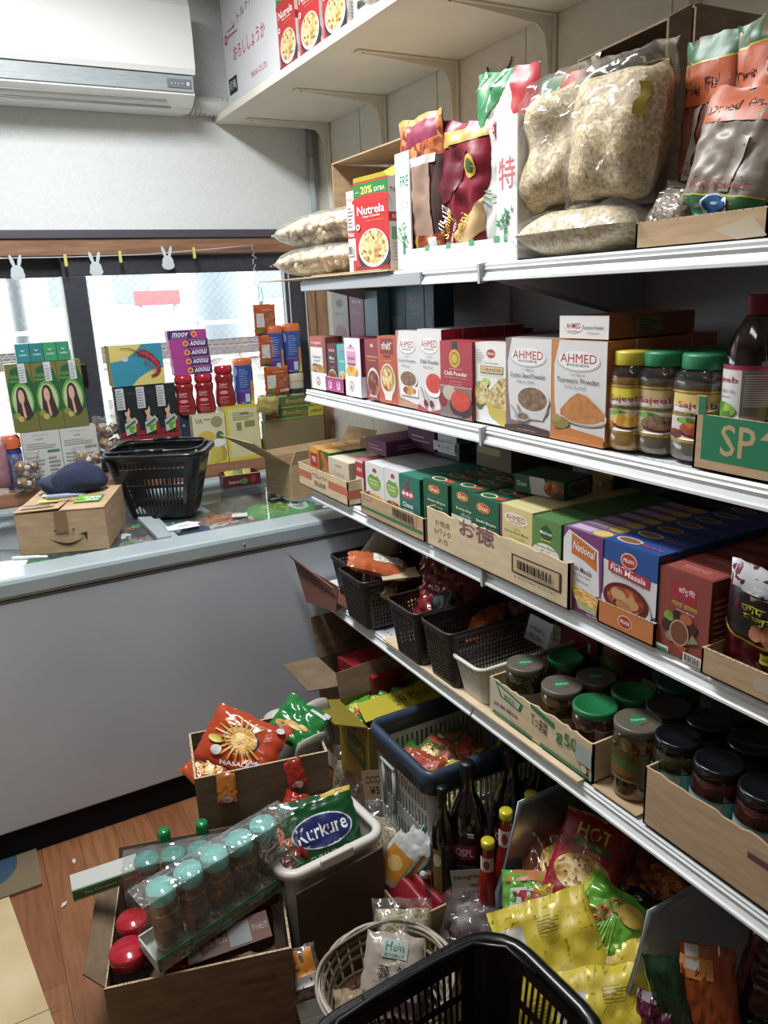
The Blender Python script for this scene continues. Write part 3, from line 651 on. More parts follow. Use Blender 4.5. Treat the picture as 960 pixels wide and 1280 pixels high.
# ball-shaped pulses in a bag
def pulsebag(name, label, loc, rot, W, H, T, seed, rad=.0115, mat='#dcc49e', n=230, group=None):
    """pillow bag of round pulses: every pulse in view is a ball under the film"""
    e = thing(name, label, 'bag', loc, rot, group); g = G(); r_ = random.Random(seed)
    def Q(a, b, s, off, k=1.0):
        q = math.sqrt(max(0, 1-abs(a)**4))*math.sqrt(max(0, 1-abs(b)**4))
        t = (T/2*q+off*min(1, q*3))*(1+.10*noise.noise(Vector((a*2, b*2, seed))))
        return Vector((a*(W/2+off)*k, -s*t, H*.49+b*(H*.43+off)*k))
    t = bmesh.new(); bmesh.ops.create_icosphere(t, subdivisions=2, radius=1); t.verts.index_update(); sv = [v.co.copy() for v in t.verts]; sf = [[v.index for v in f.verts] for f in t.faces]; t.free()
    for k in range(n):
        a = r_.uniform(-1, 1); b = r_.uniform(-1, 1)
        if r_.random() < .55: a = math.copysign(1-(1-abs(a))**2*.35, a) if r_.random() < .6 else a; b = math.copysign(1-(1-abs(b))**2*.35, b) if r_.random() < .5 else b
        c = Q(a, b, 1 if r_.random() < .8 else -1, -rad*.75); rr = rad*r_.uniform(.85, 1.1)
        q = Euler((r_.uniform(0, 3), r_.uniform(0, 3), 0)).to_matrix()
        g.add([c+q @ Vector((p.x*rr, p.y*rr*.88, p.z*rr*(1.05+.1*p.x))) for p in sv], sf, r_.choice((mat, mat, '#cdb08a', '#e2cfae')), True)
    for s in (1, -1):
        vs = [Q(-1+i/7, -1+j/7, s, -rad*1.3) for j in range(15) for i in range(15)]
        g.add(vs, [(j*15+i, j*15+i+1, (j+1)*15+i+1, (j+1)*15+i)[::s] for j in range(14) for i in range(14)], '#a8875c', True)
    c = g.build('pulses', e); c['kind'] = 'stuff'
    g = G()
    for s in (1, -1):
        vs = []
        for j in range(-4, 25):
            for i in range(21):
                a = -1+i/10; b = min(1, -1+j/10) if j <= 20 else 1; cr = .004*noise.noise(Vector((a*5, j*.6, seed+s)))
                p = Q(a, max(-1, b), s, .007); p.y -= s*cr
                if j > 20: p.z += (j-20)*.02; p.x *= 1-.05*(j-20); p.y = cr-s*.0004
                if j < 0: p.z += j*.004; p.y = cr-s*.0004
                vs.append(p)
        g.add(vs, [(j*21+i, j*21+i+1, (j+1)*21+i+1, (j+1)*21+i)[::s] for j in range(28) for i in range(20)], 'milky_film', True)
    g.build('plastic_film', e)
    return e
pulsebag('pulse_bag', 'clear bag of pale pulses at the edge of the high wall shelf', (1.25, 1.80, z+.045), (-90, 0, 0), .2, .34, .085, 9, .009, n=150)
# ================================================================ goods on the top tier of the shelving
z = 1.6985
g = G(); g.slab([(.985, 1.74, z+.0035), (1.38, 1.74, z+.0035), (1.38, 2.66, z+.005), (1.0, 2.69, z+.005), (1.02, 2.5, z+.005), (.98, 2.3, z+.0035)], .003, 'cardboard_pale'); g.slab([(.988, 1.78, z+.0075), (1.3, 1.78, z+.0075), (1.3, 2.15, z+.0075), (.986, 2.2, z+.0075)], .003, 'cardboard')
solo(g, 'cardboard_sheet', 'torn flat cardboard under the two bags of chickpeas', 'cardboard')
pulsebag('chickpea_bag', 'clear bag of chickpeas lying at the bottom of the two', (1.175, 1.99, z+.056), (-90, 0, 0), .33, .60, .088, 4, .0125, n=560)
pulsebag('chickpea_bag', 'clear bag of chickpeas lying on top of the other', (1.175, 2.00, z+.146), (-90, 0, 1), .32, .57, .09, 6, .0125, n=560)
# opened brown box behind, opening towards the aisle
g = G(); a, b = 1.88, 2.46
g.box(1.2, 1.44, b-.004, b, z+.001, z+.355, 'cardboard'); g.box(1.2, 1.44, a, a+.004, z+.001, z+.355, 'cardboard'); g.box(1.436, 1.44, a+.004, b-.004, z+.001, z+.355, 'cardboard'); g.box(1.2, 1.436, a+.004, b-.004, z+.001, z+.005, 'cardboard')
g.slab([(1.2, b, z+.355), (1.2, a, z+.355), (1.44, a, z+.365), (1.44, b, z+.365)], -.004, 'cardboard')
solo(g, 'cardboard_box', 'open brown box standing on its side behind the chickpea bags and soya box', 'cardboard box')
e = thing('soya_box', 'red and green soya chunk box with open yellow top on the top shelf', 'box', (1.025, 1.885, z+.008), (0, 0, -84))
g = G(); g.box(-.078, .078, 0, .075, 0, .222, '#c42a2c', .001); g.paint(nutrela(), lambda x, y, l: (-.078+x, -l, y), .156, .222); g.paint(nside, lambda x, y, l: (.078+l, x, y), .075, .222); g.build('box_body', e)
g = G(); g.slab([(-.078, .0, .222), (.078, .0, .222), (.07, -.004, .232), (-.07, -.004, .232)], .001, '#d8cc30'); g.slab([(-.078, .075, .2225), (.078, .02, .2225), (.078, .06, .262), (-.05, .075, .25)], .001, '#d6c62c'); g.build('flap', e)
g = G(); g.box(-.115, -.079, .0, .07, 0, .205, '#dad8d6', .001); g.paint([('t', '#b8323a', 'Nut', .5, .9, .7, .05), ('r', '#b8323a', 0, .42, 1, .52), ('t', '#eee', 'Nut', .5, .47, .8, .06), ('r', '#b8323a', .6, 0, 1, .14)]+textlines('#a8a0a4', .1, .9, .56, .82, 6)+barcode(.1, .2, .8, .34), lambda x, y, l: (-.115+x, -l, y), .036, .205); g.build('side_panel', e)
# white display box
def tree(u, v, s, c='#3f9158'):
    o = [('r', c, u-.08*s, v, u+.08*s, v+.10)]; r_ = random.Random(int(u*100+v*10))
    for i in range(26):
        a = r_.uniform(0, 6.28); q = r_.uniform(.1, 1); cu, cv = u+math.cos(a)*q*.36*s, v+.17+math.sin(a)*q*.10; b = r_.uniform(0, 3.1)
        du, dv = math.cos(b)*.10*s, math.sin(b)*.028; nu, nv = -math.sin(b)*.035*s, math.cos(b)*.008
        o.append(('p', c, [(cu-du, cv-dv), (cu+nu, cv+nv), (cu+du, cv+dv), (cu-nu, cv-nv)]))
    return o
e = thing('display_box', 'white open display box with green tree print holding snack pouches', 'box', (1.03, 1.527, z+.001), (0, 0, -90))
W, H = .47, .268
g = G(); mt = '#dcdedf'; g.slab([(-W/2, 0, 0), (W/2, 0, 0), (W/2, 0, H), (W/2-.065, 0, H), (W/2-.065, 0, .047), (-W/2+.066, 0, .047), (-W/2+.066, 0, H), (-W/2, 0, H)], .004, mt, Vector((0, -1, 0)))
g.paint([('r', '#4ea066', .27+.19*i, .145, .31+.19*i, .19) for i in range(4)], lambda x, y, l: (-W/2+x, -l, y), W, H)
g.paint([('t', '#3f8a58', 'FRE', .62, .76, .6, .09, 0, .009), ('r', '#b8b8b4', .2, .5, .95, .502), ('r', '#b8b8b4', .2, .64, .95, .642), ('t', '#a0a0a0', 'パッ', .6, .57, .5, .09, 15)]+tree(.5, .14, 1.0), lambda x, y, l: (-W/2+x, -l, y), .066, H)
g.paint([('t', '#c86a68', '特', .5, .62, .8, .22, 0, .009)]+tree(.45, .14, 1.1), lambda x, y, l: (W/2-.065+x, -l, y), .065, H)
g.build('front_panel', e)
g = G(); g.box(W/2-.004, W/2, .004, .18, 0, H, '#b6b4b0'); g.box(-W/2, -W/2+.004, .004, .18, 0, H, mt); g.box(-W/2, W/2, .18, .184, 0, H, mt); g.box(-W/2, W/2, .004, .18, 0, .003, mt); g.build('tray_body', e)
lz = z+.005
pouch('snack_pouch', 'clear fronted vermicelli pouch with gold and maroon top in the white display box', 'pouch', (1.075, 1.675, lz), (4, 0, -90), .19, .335, .05, '#4a3430',
 [('r', '#a88a44', 0, .96, 1, 1), ('r', 'f_curry', 0, .72, 1, .96), ('p', '#8a2848', [(.3, .80), (.95, .84), (.9, .96), (.35, .95)]), ('r', '#cfc8c0', .0, .68, .9, .735), ('r', '#9a7a68', .28, .2, .8, .68), ('r', 'f_curry', .2, 0, .95, .22), ('r', '#c8a848', .35, .05, .45, .2), ('r', '#d8d8dc', .62, .02, .85, .2)], seed=3, crinkle=.3)
pouch('snack_pouch', 'maroon and gold lachcha semiya pouch leaning in the white display box', 'pouch', (1.085, 1.575, lz), (3, 12, -90), .20, .30, .05, '#8a1a2c',
 [('r', '#b8923e', 0, 0, .12, 1), ('p', '#b8923e', [(0, .78), (1, .93), (1, 1), (0, .9)]), ('p', '#6a0f24', [(.12, .35), (.62, .55), (.7, .82), (.12, .8)]), ('e', '#e0a83c', .77, .72, .10, .08), ('e', '#3a6a2c', .77, .72, .07, .055), ('p', '#d8b078', [(.62, .08), (1, .3), (1, .55), (.6, .25)]), ('t', '#f0e8e4', 'Lachcha', .24, .28, .48, .15, 72, .012), ('t', '#e8c848', 'Semiya', .42, .30, .34, .10, 72, .012), ('t', '#e8e0dc', '(Pheni)', .56, .26, .3, .06, 72, .01), ('t', '#e8c848', 'Pheni', .70, .30, .3, .08, 72, .009)], seed=5, crinkle=.35)
pouch('rice_noodle_bag', 'green and red cornered white food bag in the white display box', 'pouch', (1.105, 1.43, lz), (3, 6, -90), .20, .37, .05, '#cfcfc8',
 [('p', '#2f8048', [(0, .55), (.08, .62), (.65, .97), (.65, 1), (0, 1)]), ('p', '#c03038', [(.65, 1), (1, 1), (1, .62), (.72, .8)]), ('t', '#c03038', 'る', .25, .47, .22, .12, 10, .009), ('t', '#c03038', '特', .55, .7, .2, .1, 0, .009), ('p', '#c03038', [(0, 0), (.34, 0), (.0, .22)]), ('p', '#2f8048', [(.4, 0), (.65, 0), (.65, .12)]), ('p', '#e0a888', [(0, .22), (.12, .3), (.1, .1), (0, .1)])]+textlines('#789878', .05, .6, .33, .4, 3)+[('p', '#a8c8b0', [(0, .7), (.02, .72), (.5, 1), (.47, 1)]), ('p', '#a8c8b0', [(0, .85), (.02, .87), (.2, 1), (.17, 1)])], seed=8, crinkle=.35)
pouch('rice_noodle_bag', 'green and red tipped bag peeking out behind the rice bag', 'pouch', (1.15, 1.33, lz), (-2, 3, -90), .13, .345, .05, '#cfcfc8', [('r', '#2f8048', 0, .8, .6, 1), ('p', '#c03038', [(.6, .8), (1, .8), (1, 1), (.5, 1)])], seed=9)
# rice bags
filmbag('rice_bag', 'clear bag of rice lying under the two upright rice bags', 'bag', (1.10, 1.315, z+.045), (-90, 0, 180), .2, .35, .088, 'rice', 'rice_grains', seed=2, fill=(.10, .9), crinkle=.4)
filmbag('rice_bag', 'upright bag of rice leaning against the white display box', 'bag', (1.07, 1.222, z+.085), (-6, -5, -90), .20, .25, .115, 'rice', 'rice_grains', seed=11, amp=.6, fill=(.05, .86), crinkle=.5)
filmbag('rice_bag', 'fullest upright bag of rice beside the tall brown box', 'bag', (1.06, 1.08, z+.08), (-6, 3, -90), .215, .245, .12, 'rice', 'rice_grains', seed=21, amp=.5, fill=(.05, .88), crinkle=.5, sticker=[('r', '#b8a83c', .90, .52, .96, .72)])
# tall brown box, opening towards the aisle
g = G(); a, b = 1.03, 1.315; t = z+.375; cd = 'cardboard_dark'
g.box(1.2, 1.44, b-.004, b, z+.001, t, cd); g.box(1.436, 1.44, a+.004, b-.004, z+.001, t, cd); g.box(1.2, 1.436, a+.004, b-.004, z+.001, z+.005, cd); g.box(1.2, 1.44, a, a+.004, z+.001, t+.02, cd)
g.slab([(1.2, b, t), (1.2, a, t+.015), (1.44, a, t+.015), (1.44, b, t)], -.004, cd)
e = thing('cardboard_box', 'tall brown box standing open behind the rice bags', 'cardboard box', (0, 0, 0)); g.build('box_body', e)
g = G(); g.slab([(1.198, a, z+.001), (1.19, a, t+.018), (1.115, a-.02, t-.015), (1.115, a-.02, z+.02)], .004, cd); g.build('flap', e)
g = G(); g.slab([(1.16, a-.016, z+.02), (1.16, a-.016, t-.09), (1.095, a-.03, t-.105), (1.095, a-.03, z+.02)], .004, cd); g.build('flap', e)
# dried fish pouches in a low tray
tray('cardboard_tray', 'shallow tan tray under the dried fish pouches', 'tray', (1.02, .852, z), -90, .24, .30, .042, 'cardboard', front=[('p', '#b8a890', [(.62, .45), (.9, .75), (1, .1), (.8, .05)])], side=None)
def fish(logo=True):
    return [('r', '#1f5c34', 0, .86, 1, 1), ('r', '#c8c030', 0, .852, 1, .862), ('r', '#c4572a', 0, .62, 1, .852), ('t', '#6a1a14', 'Dried Fish', .45, .72, .7, .07, 8, .01), ('p', '#b8b0a0', [(.2, .2), (.35, .2), (.5, .62), (.35, .6)]), ('p', '#9a9284', [(.5, .2), (.62, .2), (.72, .6), (.6, .62)]), ('r', '#1f5c34', 0, .0, 1, .17), ('r', '#c8c030', 0, .165, 1, .175), ('t', '#b83a40', 'JHILI POINNA', .5, .24, .7, .05), ('t', '#b83a40', 'NET WEIGHT', .5, .3, .6, .012), ('e', '#c8d8e0', .5, .10, .17, .085), ('e', '#24589a', .5, .10, .14, .07), ('e', '#a8d0dc', .5, .11, .06, .012)]
pouch('dried_fish_pouch', 'orange and green dried fish pouch upright beside the tall brown box', 'pouch', (1.14, .94, z+.055), (2, 3, -92), .115, .26, .04, '#8a4a34', fish(), seed=12, crinkle=.35)
pouch('dried_fish_pouch', 'orange and green dried fish pouch at the edge of the picture', 'pouch', (1.11, .80, z+.05), (0, -3, -88), .115, .26, .045, '#8a5a44', fish(), seed=14, crinkle=.35)
pouch('dried_fish_pouch', 'grey windowed dried fish pouch with blue fish emblem lying in front', 'pouch', (1.055, .845, z+.035), (-10, 9, -88), .15, .185, .04, '#85776a', [('r', '#c4572a', 0, .72, 1, 1), ('t', '#8a2a1a', 'Dried Fish', .45, .84, .7, .07, 6)]+fish()[5:], seed=16, crinkle=.3)
filmbag('dried_fish_bag', 'small clear bag of dried anchovies in the tray beside the rice', 'bag', (1.045, .945, z+.014), (-25, 18, -100), .10, .09, .05, 'grain_brown', 'dried_fish', seed=31, crinkle=.6)
# ================================================================ goods on the second tier: powder cartons
z = 1.3582
cartoon = carton
tr = '#e4e2e0'
def ahmed(name, body, food, side, scale=1, arab='كزبرة', foot='#6a3028', edge=None):
    o = [('r', '#cfcdcc', 0, 0, 1, 1)]
    if edge: o += [('p', edge, [(0, 0), (.0, 1), (.14, 1), (.04, .75), (.06, .4), (.12, .12), (1, .05), (1, 0)])]
    o += [('e', '#b8b4b0', .5, .80, .40, .10), ('e', '#dedcda', .5, .81, .38, .095), ('t', '#b4282e', 'AHMED', .5, .83, .66, .085, 0, .0), ('t', '#5a5452', 'FOODS', .5, .765, .4, .022), ('t', '#8a8684', 'باودر', .5, .68, .26, .04), ('t', '#4a4442', name, .5, .615, .78, .05), ('t', '#4a4442', arab, .45, .55, .4, .04)]
    return o
# far end: small cartons in low display trays
def fronts(kind):
    if kind == 'A': return [('r', '#e0dcda', 0, 0, 1, 1), ('r', '#b84440', .0, .80, .8, 1), ('t', '#f0e4e0', 'mughal', .4, .88, .6, .06), ('r', '#8a4a3a', .8, 0, 1, 1), ('t', '#5a7a9a', 'Kashmiri', .42, .62, .5, .05), ('t', '#6a6a70', 'masala', .42, .55, .4, .04), ('e', '#3a6a2c', .3, .44, .2, .05), ('e', 'f_mix', .5, .36, .42, .12), ('r', '#e4e2e2', 0, 0, 1, .32), ('e', '#a03040', .45, .15, .13, .085), ('e', '#e4e2e2', .45, .15, .10, .065), ('p', '#a03040', [(.40, .11), (.50, .11), (.45, .2)])]
carton('spice_carton', 'white and brown spice carton at the far end of the second shelf', 'carton', 1.035, 2.297, z, .118, .06, .165, ('#7a4034', '#8a4a3a'), fronts('A'))
tray('display_tray', 'small pink display tray holding the maroon and teal cartons', 'tray', (1.028, 2.172, z), -90, .13, .12, .046, '#b83a84', front=[('e', '#e8c8dc', .25, .5, .1, .3), ('e', '#e8c8dc', .7, .5, .1, .3), ('t', '#b83a84', 'RRR', .25, .45, .14, .2), ('t', '#b83a84', 'RRR', .7, .45, .14, .2), ('t', '#6a1a50', '▲', .25, .72, .08, .25), ('t', '#6a1a50', '▲', .7, .72, .08, .25)], side=None, group=None)
carton('spice_carton', 'maroon meat masala carton in the pink tray', 'carton', 1.037, 2.200, z+.004, .068, .045, .142, ('#4c1f2a', '#5a2430'), [('t', '#e0788c', '●●●', .5, .86, .6, .07), ('t', '#e8e0e0', 'Meat', .5, .70, .5, .07, 0, .009), ('t', '#d8c8c8', 'masala', .5, .62, .5, .04), ('r', '#b89890', .3, .5, .7, .51)]+bowl('f_meat', .5, .30, .42, .17)+[('e', '#2c1018', .5, .1, .3, .009)], n=1, nlabel='maroon carton queued behind the meat masala carton')
carton('spice_carton', 'teal carton half hidden behind the white and pink one', 'carton', 1.037, 2.136, z+.004, .052, .045, .142, ('#2a7a80', '#48a0a0'), [('r', '#48a8a8', 0, 0, 1, 1), ('t', '#d84a6a', '●●', .6, .86, .5, .06), ('t', '#e8f0f0', 'masala', .6, .66, .6, .05)]+bowl('f_chick', .62, .30, .5, .16)+[('r', '#2a8a90', 0, 0, 1, .14)])
e0 = carton('spice_carton', 'white carton with pink badge and maroon sides in a white tray', 'carton', 1.03, 2.045, z, .10, .075, .168, ('#6c2040', '#7a2a48'), [('r', '#dcdada', 0, 0, 1, 1), ('e', '#d890b8', .42, .68, .3, .2), ('t', '#8a2a60', '▲', .42, .88, .14, .06), ('t', '#f4e4ee', '●●●', .42, .79, .4, .04), ('t', '#7a2a60', 'Chicken', .42, .66, .4, .05), ('r', '#5a4a8a', .15, .55, .7, .57), ('e', 'f_yellow', .45, .43, .36, .1), ('r', '#e4e4e4', 0, 0, 1, .35), ('e', '#a03040', .4, .17, .14, .09), ('e', '#e4e4e4', .4, .17, .11, .07), ('p', '#a03040', [(.34, .13), (.46, .13), (.40, .22)])], side=[('r', '#d8d8da', 0, 0, 1, .35), ('r', '#8a3058', .1, .4, .3, .9)])
def chutney(f, t1, cc):
    return [('t', '#e0a8a0', '●', .5, .9, .2, .06), ('t', '#e8c060', t1, .5, .72, .75, .035), ('t', '#e8e0d8', 'masala', .5, .66, .55, .012), ('e', '#d8c8c0', .55, .3, .42, .24), ('e', f, .55, .28, .38, .21), ('t', '#f0e0e0', 'PRAN', .5, .06, .5, .04)]
carton('spice_carton', 'narrow brick red carton between the white badge one and the orange one', 'carton', 1.035, 1.935, z, .085, .06, .167, ('#8c2c28', '#9a3630'), chutney('f_meat', 'chicken', 0), n=2, nlabel='brick red carton queued behind its front one')
carton('spice_carton', 'orange chatpati carton with a bowl of chickpeas', 'carton', 1.03, 1.84, z, .098, .06, .178, ('#b84a2c', '#c25a34'), [('r', '#b8482a', 0, 0, 1, 1), ('r', '#7a1c24', .14, .74, .86, .97), ('t', '#e8d8c8', 'চটপটি', .5, .86, .6, .12, 0, .009), ('t', '#4a2418', 'মসলা', .5, .70, .4, .05), ('t', '#e8d0b0', 'chotpoti', .5, .64, .4, .012), ('e', '#d8d0c8', .52, .35, .42, .25), ('p', '#d8d0c8', [(.2, .3), (.85, .3), (.7, .05), (.35, .05)]), ('e', 'f_mix', .52, .38, .36, .20), ('e', 'f_chick', .5, .38, .28, .15)], n=2, nlabel='orange carton queued behind the chatpati carton')
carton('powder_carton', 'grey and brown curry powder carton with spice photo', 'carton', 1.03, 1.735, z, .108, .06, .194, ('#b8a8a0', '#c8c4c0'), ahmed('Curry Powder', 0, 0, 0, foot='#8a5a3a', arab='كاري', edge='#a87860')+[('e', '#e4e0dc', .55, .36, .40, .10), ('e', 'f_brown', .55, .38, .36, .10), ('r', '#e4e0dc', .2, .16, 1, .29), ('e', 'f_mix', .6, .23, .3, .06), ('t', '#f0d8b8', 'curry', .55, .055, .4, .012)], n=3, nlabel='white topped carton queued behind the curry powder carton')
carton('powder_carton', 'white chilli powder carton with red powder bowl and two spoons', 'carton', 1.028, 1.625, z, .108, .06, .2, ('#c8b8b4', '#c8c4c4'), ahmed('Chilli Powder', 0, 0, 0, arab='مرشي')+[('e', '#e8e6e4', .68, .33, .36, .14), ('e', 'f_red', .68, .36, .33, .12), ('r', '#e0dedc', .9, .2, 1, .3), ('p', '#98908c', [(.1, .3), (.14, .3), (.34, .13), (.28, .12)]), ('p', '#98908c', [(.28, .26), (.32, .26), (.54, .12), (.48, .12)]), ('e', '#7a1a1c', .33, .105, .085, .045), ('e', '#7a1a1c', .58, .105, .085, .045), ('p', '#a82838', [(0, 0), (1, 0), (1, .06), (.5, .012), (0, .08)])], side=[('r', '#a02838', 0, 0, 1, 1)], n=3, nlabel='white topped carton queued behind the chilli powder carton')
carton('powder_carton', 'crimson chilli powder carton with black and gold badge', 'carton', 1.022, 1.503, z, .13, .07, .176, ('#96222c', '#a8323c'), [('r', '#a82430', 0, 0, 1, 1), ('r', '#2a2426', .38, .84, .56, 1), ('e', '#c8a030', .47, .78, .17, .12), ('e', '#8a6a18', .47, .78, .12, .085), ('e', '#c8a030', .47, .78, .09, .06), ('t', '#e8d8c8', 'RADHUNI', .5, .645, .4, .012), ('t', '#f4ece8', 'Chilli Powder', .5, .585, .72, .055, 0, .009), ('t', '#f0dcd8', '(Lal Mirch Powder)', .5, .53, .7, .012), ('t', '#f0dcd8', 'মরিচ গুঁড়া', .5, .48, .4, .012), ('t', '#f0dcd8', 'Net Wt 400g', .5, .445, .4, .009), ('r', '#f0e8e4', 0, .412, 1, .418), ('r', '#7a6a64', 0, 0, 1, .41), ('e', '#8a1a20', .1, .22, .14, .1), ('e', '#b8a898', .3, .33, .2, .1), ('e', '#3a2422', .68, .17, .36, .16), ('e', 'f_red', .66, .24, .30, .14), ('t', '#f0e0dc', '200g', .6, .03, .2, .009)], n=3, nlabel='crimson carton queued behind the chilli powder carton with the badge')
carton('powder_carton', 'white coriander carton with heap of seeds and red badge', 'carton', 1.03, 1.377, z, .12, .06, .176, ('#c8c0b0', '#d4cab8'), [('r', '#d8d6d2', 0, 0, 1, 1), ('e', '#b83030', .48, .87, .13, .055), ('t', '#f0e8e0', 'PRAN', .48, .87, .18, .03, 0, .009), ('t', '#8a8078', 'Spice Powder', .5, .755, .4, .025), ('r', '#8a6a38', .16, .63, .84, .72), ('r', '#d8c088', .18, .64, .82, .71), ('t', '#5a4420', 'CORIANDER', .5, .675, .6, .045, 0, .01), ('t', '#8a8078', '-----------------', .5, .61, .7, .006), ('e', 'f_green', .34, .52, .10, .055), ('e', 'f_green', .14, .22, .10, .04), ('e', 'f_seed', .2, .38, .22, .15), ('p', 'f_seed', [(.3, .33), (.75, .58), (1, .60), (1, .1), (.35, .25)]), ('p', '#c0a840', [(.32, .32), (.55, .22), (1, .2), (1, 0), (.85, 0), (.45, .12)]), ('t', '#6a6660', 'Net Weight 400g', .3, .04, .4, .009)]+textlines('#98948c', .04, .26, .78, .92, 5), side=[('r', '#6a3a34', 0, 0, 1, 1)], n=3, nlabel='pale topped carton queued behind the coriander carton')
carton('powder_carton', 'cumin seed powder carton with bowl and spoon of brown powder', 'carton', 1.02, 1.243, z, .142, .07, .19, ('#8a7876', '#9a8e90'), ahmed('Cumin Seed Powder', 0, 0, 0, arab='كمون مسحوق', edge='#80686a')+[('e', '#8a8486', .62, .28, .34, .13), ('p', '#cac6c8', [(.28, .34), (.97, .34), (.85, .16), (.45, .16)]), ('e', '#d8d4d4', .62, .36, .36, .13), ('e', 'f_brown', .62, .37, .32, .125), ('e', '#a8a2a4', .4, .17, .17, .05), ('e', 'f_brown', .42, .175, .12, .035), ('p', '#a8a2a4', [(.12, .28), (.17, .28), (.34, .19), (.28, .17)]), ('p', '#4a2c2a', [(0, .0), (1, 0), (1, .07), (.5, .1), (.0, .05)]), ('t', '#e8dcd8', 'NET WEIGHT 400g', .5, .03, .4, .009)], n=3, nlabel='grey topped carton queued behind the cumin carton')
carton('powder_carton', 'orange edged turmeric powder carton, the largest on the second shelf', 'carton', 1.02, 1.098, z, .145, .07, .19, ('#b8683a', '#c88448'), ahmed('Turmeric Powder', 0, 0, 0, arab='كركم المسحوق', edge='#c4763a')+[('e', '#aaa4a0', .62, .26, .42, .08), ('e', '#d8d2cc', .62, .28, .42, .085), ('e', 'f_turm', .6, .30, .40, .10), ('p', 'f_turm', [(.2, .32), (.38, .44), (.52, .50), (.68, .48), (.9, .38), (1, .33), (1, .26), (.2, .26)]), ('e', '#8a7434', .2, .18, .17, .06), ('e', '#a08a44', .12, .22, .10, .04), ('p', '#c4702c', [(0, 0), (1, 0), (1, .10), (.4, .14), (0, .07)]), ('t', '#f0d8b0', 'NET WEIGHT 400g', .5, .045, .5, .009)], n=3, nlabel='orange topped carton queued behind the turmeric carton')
# carton lying on top
carton('powder_carton', 'turmeric carton lying end-on on top of the row', 'carton', 1.03, 1.098, z+.193, .128, .22, .041, ('#8a4a2c', '#9a5834'), [('r', '#d4d2d0', 0, 0, 1, 1), ('e', '#aaa6a4', .3, .5, .2, .3), ('e', '#dad8d6', .3, .52, .19, .28), ('t', '#b4282e', 'AHMED', .3, .56, .3, .24, 0, .012), ('t', '#5a5452', 'FOODS', .3, .32, .2, .07), ('t', '#4a4442', 'Turmeric Powder', .7, .5, .42, .16), ('t', '#4a4442', 'كركم المسحوق', .7, .26, .25, .12)], side=[('r', '#7a7a52', .3, .2, .6, .85)]+textlines('#4a3a24', .33, .57, .25, .8, 5))
# jars
def spice_jar(label, y, x, lid, cont, ops, sc=1, lab=True, r=.040, hh=.170, rzf=207):
    e = thing('spice_jar', label, 'jar', (x, y, z), (0, 0, 0)); H = hh
    body = [(r*.86, 0), (r*.98, .004), (r, .010), (r, .030), (r*.93, .034), (r*.93, .112), (r, .117), (r, .131), (r*.92, .142), (r*.74, .149), (r*.74, .156)]
    g = G(); g.lathe([(a*.97, b+.001) for a, b in body if b < .126]+[(r*.96, .128)], cont, 32, sq=.35); c = g.build('contents', e); c['kind'] = 'stuff'
    g = G(); g.lathe(body, 'clear_jar', 32, sq=.35); g.build('jar_body', e)
    g = G(); lr = r*.86; g.lathe([(lr*.98, .150), (lr, .152), (lr, .170), (lr*.96, .174), (.0005, .175)], lid, 48, ribs=.014); g.build('lid', e)
    if lab:
        W = 2*PI*r*.42; z0, z1 = .036, .112
        def P(a_, b_, l):
            a = R(rzf)-W/2/r+a_/r; rr = r*.945+l; rr *= (1-.35+.35/max(abs(math.cos(a)), abs(math.sin(a)))); return (rr*math.cos(a), rr*math.sin(a), z0+b_)
        g = G(); g.paint(ops, P, W, z1-z0, step=.006); g.build('label', e)
        g = G()
        for zz in (.031, .113):
            g = G(); g.lathe([(r*.985, zz), (r*.985, zz+.004)], '#c8a040,f', 32, sq=.35, cap=False); g.build('gold_band', e)
    return e
def saj(nm, a, b, yel): return [('r', '#d6d2cc', 0, 0, 1, 1), ('r', yel, 0, .84, 1, 1), ('p', yel, [(.0, .7), (1, .84), (0, .84)]), ('t', '#a8283c', 'Sajeeb', .46, .74, .62, .17, 0, .009), ('t', '#6a7a5a', 'Spice Powder', .55, .63, .5, .04), ('r', '#9a8038', 0, .52, 1, .6), ('t', '#2c2418', nm, .42, .56, .6, .055), ('r', '#c8bcb0', 0, 0, 1, .50), ('e', 'f_green', .35, .42, .2, .07), ('e', '#5a2028', .55, .18, .34, .13), ('e', a, .55, .26, .32, .16), ('e', b, .14, .12, .13, .10)]
spice_jar('turmeric jar with yellow lid beside the big turmeric carton', 1.003, 1.06, '#c0b028', 'spice_y', saj('TURMERIC', 'f_yellow', '#c87828', '#d8cc30'), r=.037)
spice_jar('coriander jar with green lid between the yellow lid jar and the cumin jar', .948, 1.08, '#1c7a4a', 'spice_b', saj('CORIANDER', 'f_brown', 'f_seed', '#b8a070'), r=.042)
spice_jar('cumin jar with green lid beside the green printed carton tray', .865, 1.08, '#1c7a4a', 'spice_c', saj('CUMIN', 'f_curry', 'f_meat', '#d0b860'), r=.043, hh=.17)
for i, (x, y) in enumerate([(1.18, .935), (1.185, .845), (1.28, .90)]):
    spice_jar(['spice jar with green lid right behind the coriander jar', 'spice jar with green lid behind the cumin jar', 'rearmost spice jar with green lid in the dark'][i], y, x, '#1a6a42', 'spice_b', None, lab=False, r=.042)
